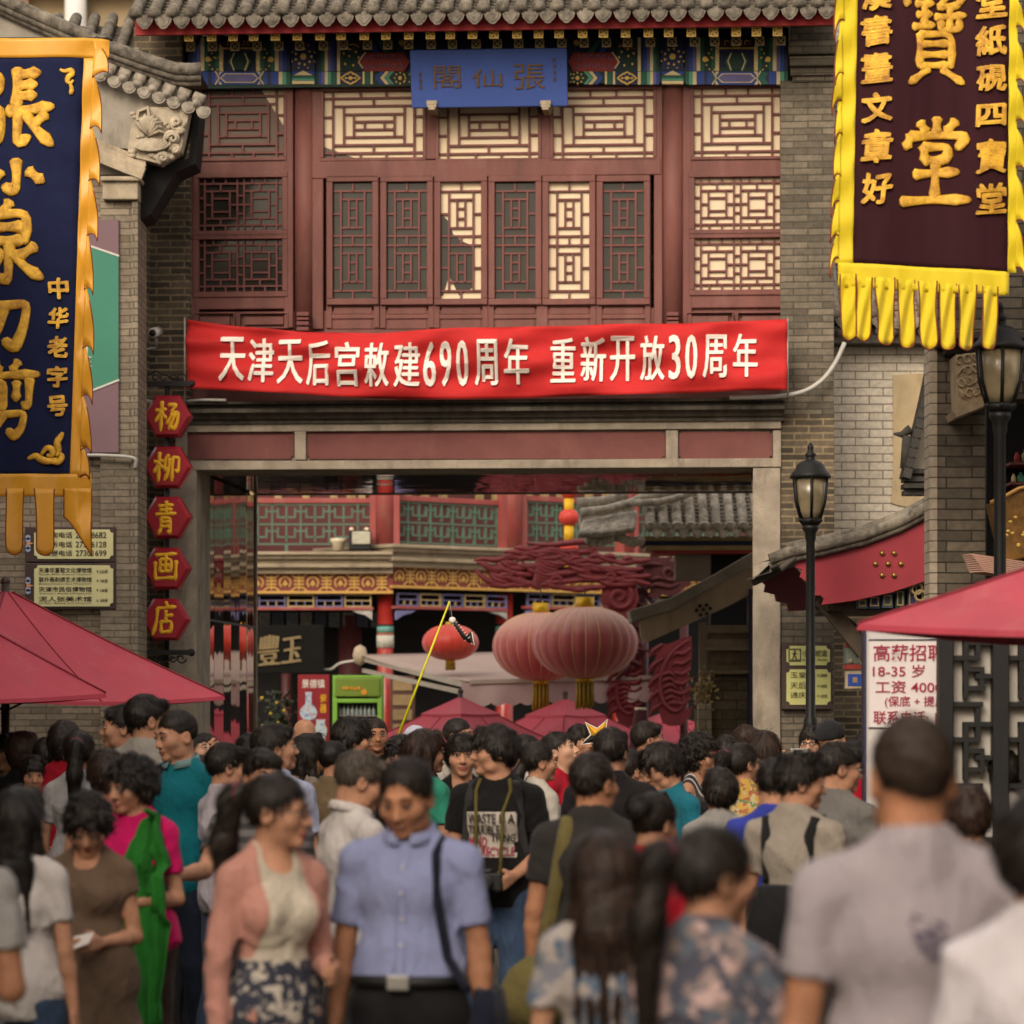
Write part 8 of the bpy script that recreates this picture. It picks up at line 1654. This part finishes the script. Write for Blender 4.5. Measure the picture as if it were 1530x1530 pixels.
p = person(636, 1092, 282, 130, "woman with long straight dark hair and a green top facing right", hair='long', sex='f', top=C("sea_green", (50, 132, 108)), fine=True, seed=39, hy=-18, hc=HN, bottom=DGREY)
p = person(622, 1087, 230, 165, "person in a white sun cap seen over the crowd left of the courtyard parasol", hair='cap', hc=C("cap_white", (186, 186, 200)), sex='f', top=WHITE, seed=40)
p = person(686, 1074, 222, 60, "man with cropped hair looking right in front of the courtyard parasol", hair='buzz', top=WHITE2, seed=41, hy=5, skin=0)
p = person(690, 1098, 282, 4, "smiling short-haired woman in a black top facing the camera", hair='mid', sex='f', top=BLK, top_kind='tank', fine=True, seed=42, fat=1.1, neck='scoop', skin=0, bottom=DGREY)
p = person(742, 1086, 312, -12, "young man in a black slogan T-shirt with a camera, head turned left", hair='mid', top=BLK, fine=True, seed=43, hy=-66, hp=2, skin=0, bottom=C("jeans_blue", (64, 82, 110), .2), arms=(((.16, .04, -1), (-.55, -.85, -.38)), ((.16, .04, -1), (-.45, -.85, -.42))))
r = p['root']; k = p['k']; mb = MB(); NXp, NZp = 14, 10; vs = []; x0, x1, z0, z1 = -.125, .115, 1.085, 1.30
yy = lambda x, z: ((p['T'].hit(x, z) or -.1) - .008)
mb.add([((x0 + (x1 - x0) * i / NXp) * k, yy(x0 + (x1 - x0) * i / NXp, z0 + (z1 - z0) * j / NZp) * k, (z0 + (z1 - z0) * j / NZp) * k) for j in range(NZp + 1) for i in range(NXp + 1)], [(j * (NXp + 1) + i, j * (NXp + 1) + i + 1, (j + 1) * (NXp + 1) + i + 1, (j + 1) * (NXp + 1) + i) for j in range(NZp) for i in range(NXp)], 0, True)
po = mb.build("print_panel", C("print_white", (190, 180, 168)), r)
vyy = np.vectorize(lambda X, Z: yy(X / k, Z / k) * k)
for txt, a, b, c, d, mt in (("WASTE IS A", -.117, 1.245, .108, 1.292, INK), ("TERRIBLE", -.117, 1.195, .04, 1.236, INK), ("THING", .0, 1.16, .108, 1.196, INK), ("MIND", -.112, 1.135, -.02, 1.182, MATS["notice_red"]), ("RECYCLE", -.045, 1.093, .108, 1.135, MATS["notice_red"])):
    mb = MB(); mb.glyph(txt, a * k, b * k, c * k, d * k, -.010, .004, 0, .008, sheet=lambda X, Z: vyy(X, Z)); mb.build("slogan", mt, po)
r = rel(p, "camera", "black camera held at the belly of the slogan T-shirt man", "camera"); q = (in_hand(p, -1) + in_hand(p, 1)) / 2; q[1] -= .02; mb = MB(); mb.box(q[0] - .07, q[1] - .03, q[2] - .04, q[0] + .07, q[1] + .03, q[2] + .045); mb.box(q[0] - .025, q[1] - .028, q[2] + .04, q[0] + .025, q[1] + .028, q[2] + .065); mb.build("camera_body", BLACK, r, .008); mb = MB(); mb.tube([(q[0], q[1] - .03, q[2]), (q[0], q[1] - .10, q[2])], [.036, .033], 14); mb.build("lens", DGREY, r)
mb = MB(); mb.tube([(q[0] - .06, q[1], q[2] + .04)] + strap_pts(p, [(-.075, 1.3, 'f'), (-.085, 1.4, 'f'), (-.07, 1.455, 'f')], .012), .009, 6); mb.tube([(q[0] + .06, q[1], q[2] + .04)] + strap_pts(p, [(.055, 1.3, 'f'), (.08, 1.4, 'f'), (.07, 1.455, 'f')], .012), .009, 6); mb.build("neck_strap", C("camera_strap", (92, 82, 40)), r)
backpack(p, "dark grey backpack worn by the slogan T-shirt man", C("pack_grey", (52, 50, 50)))
p = person(786, 1099, 236, 96, "woman in white with hair tied back, profile to the right behind the slogan T-shirt man", hair='bun', sex='f', top=WHITE, seed=44, hp=6, arms=('down', 'hold'))
p = person(843, 1094, 256, 62, "woman in a red sleeveless top looking up to the right", hair='lowtail', sex='f', top=RED_C, top_kind='cap', fine=True, seed=45, hp=-18, hy=8, skin=1, bottom=BLK)
p = person(868, 1084, 215, 40, "person half hidden behind the red-topped woman's raised face", hair='mid', top=BLK, seed=46)
p = person(912, 1089, 302, 178, "man with black hair in a black T-shirt, back turned, near the yellow star", hair='short', top=C("black_tee", (34, 31, 31)), fine=True, seed=47, hy=-14, bottom=DGREY)
r = empty("star_balloon", ((894 - CX) / 222, F / 222, ZC + (HY - 1100) / 222), R(-8)); tag(r, "yellow and black star-shaped foil balloon above the man in black", "balloon"); mb = MB(); st = []
for i in range(10): a = math.pi / 2 + i * math.pi / 5 - .5; q = .125 if i % 2 == 0 else .05; st.append((q * math.cos(a), q * math.sin(a)))
vs = [(x, 0, z) for x, z in st] + [(0, -.045, 0), (0, .045, 0)]; mb.add(vs, [(i, 10, (i + 1) % 10)[::-1] if False else ((i + 1) % 10, i, 10) for i in range(10)] + [(i, (i + 1) % 10, 11) for i in range(10)], 0); mb.m = [0 if i in (0, 1, 8, 9, 2, 7) else 1 for i in range(10)] + [1] * 10; mb.build("foil", [M("foil_yellow", (214, 158, 30), .4, .1, 4), BLACK], r)
mb = MB(); mb.tube([(x * 1.02, -.002, z * 1.02) for x, z in st], .006, 5, closed=True); mb.build("edge", MATS["white_print"], r); mb = MB(); mb.tube([(0, 0, -.1), (.02, 0, -.5)], .004, 5); mb.build("stick", MATS["white_print"], r)
p = person(968, 1079, 226, 108, "man in a navy collared top, profile to the right, before the carved tails", hair='short', top=NAVY_C, collar=NAVY_C, seed=48, skin=0)
p = person(996, 1109, 300, -55, "young man with glasses and a blue-green T-shirt bent over to the left", hair='mid', top=C("blue_green", (30, 104, 122)), fine=True, seed=49, hp=24, glasses=True, hy=-10, bottom=DGREY, arms=('bent', 'bent')); backpack(p, "black backpack on the blue-green T-shirt man", MATS["cloth_pack_black"])
p = person(1045, 1100, 270, 60, "woman with curly dark hair and a black top with white stripes looking right", hair='perm', sex='f', top=stripe_mat("black_white", (30, 28, 30), (170, 164, 160), 0, .03, .72), top_kind='tank', fine=True, seed=50, hy=10, fat=1.1, skin=0)
p = person(1108, 1112, 272, 168, "woman with a ponytail in a sleeveless flowered dress, back to the camera", hair='ponytail', sex='f', top=print_mat("flower_dress", (172, 160, 120), [(150, 84, 50), (88, 110, 62), (178, 140, 60)], 24), top_kind='tank', fine=True, seed=51, hy=-40, bottom=JEAN)
p = person(1143, 1094, 252, 176, "woman with long straight dark brown hair seen from behind by the right jamb", hair='long', hc=HN, sex='f', top=BLK, top_kind='tank', fine=True, seed=52, bottom=DGREY)
p = person(1112, 1084, 222, 32, "woman looking down to the right beside the right jamb", hair='mid', hc=HN, sex='f', top=C("coral", (196, 88, 66)), seed=53, hp=20, arms=('hold', 'down'), skin=1)
p = person(1086, 1101, 226, 175, "child with dark hair half hidden beside the magenta phone", hair='bob', sex='f', top=DGREY, seed=54)
r = empty("phone", ((1078 - CX) / 235, F / 235, ZC + (HY - 1131) / 235)); tag(r, "magenta phone case held up in the crowd near the right jamb", "phone"); mb = MB(); mb.box(-.05, -.006, -.042, .05, .006, .042); mb.build("case", C("phone_magenta", (190, 20, 90)), r, .005); mb = MB(); mb.ball((-.025, .009, .02), .008, 8, sq=(1, .4, 1)); mb.build("lens", BLACK, r)
p = person(1158, 1134, 352, 165, "person in a bright blue shirt mostly hidden behind the spiky-haired man", hair='short', top=C("royal_blue", (52, 62, 150)), seed=55, hp=10)
p = person(1213, 1086, 224, -20, "photographer with glasses raising a camera beside the lamp post", hair='mid', sex='f', top=C("peach_top", (196, 150, 124)), seed=56, glasses=True, arms=('up', 'up'), skin=1)
q = (in_hand(p, -1) + in_hand(p, 1)) / 2; r = rel(p, "camera", "silver camera held up beside the lamp post", "camera"); mb = MB(); mb.box(q[0] - .06, q[1] - .03, q[2] - .04, q[0] + .06, q[1] + .02, q[2] + .04); mb.build("camera_body", METAL, r, .006); mb = MB(); mb.tube([(q[0], q[1] - .03, q[2]), (q[0], q[1] - .07, q[2])], .03, 12); mb.build("lens", BLACK, r)
p = person(1243, 1079, 225, 120, "man in a dark cap facing right next to the lamp post", hair='cap', hc=C("cap_dark", (44, 44, 46)), top=BLK, seed=57, skin=1)
p = person(1276, 1108, 288, 178, "person in a bright red T-shirt beside the white notice", hair='short', top=C("bright_red", (170, 20, 40)), seed=58, bottom=DGREY)
p = person(1292, 1098, 236, 178, "dark-haired person against the white notice's left edge", hair='bob', sex='f', top=BLK, seed=59)
p = person(1530, 1232, 640, 178, "dark-haired woman at the right edge below the near lamp post", hair='long', sex='f', top=BLK, seed=60, bottom=DGREY)
# ---- a few more heads that close the gaps
p = person(1222, 1140, 318, 172, "woman with tied-back hair and a plum top just below the capped man", hair='lowtail', sex='f', top=C("plum", (84, 52, 66)), seed=61, hy=-20)
p = person(943, 1122, 282, 150, "man in a beige collared shirt between the black T-shirt and the bent blue-green one", hair='short', top=C("beige_shirt", (150, 134, 110)), top_kind='shirt', collar=C("beige_shirt", (150, 134, 110)), seed=62, hy=-30)
p = person(1076, 1150, 322, 170, "woman in a pale grey blouse below the curly-haired woman in stripes", hair='mid', sex='f', top=GREY, seed=63, hy=25)
p = person(500, 1108, 262, 160, "man in a khaki top between the taupe knit woman and the lime collar", hair='buzz', top=KHAKI, seed=64, hy=-30)
p = person(303, 1132, 282, 175, "woman with a dark bob between the teal polo and the young man in white", hair='bob', sex='f', top=C("dusty_rose", (150, 96, 98)), seed=65)
p = person(806, 1110, 268, 120, "woman in an ivory blouse, hair tied low, right of the slogan T-shirt", hair='lowtail', sex='f', top=WHITE2, seed=66, hy=-10)
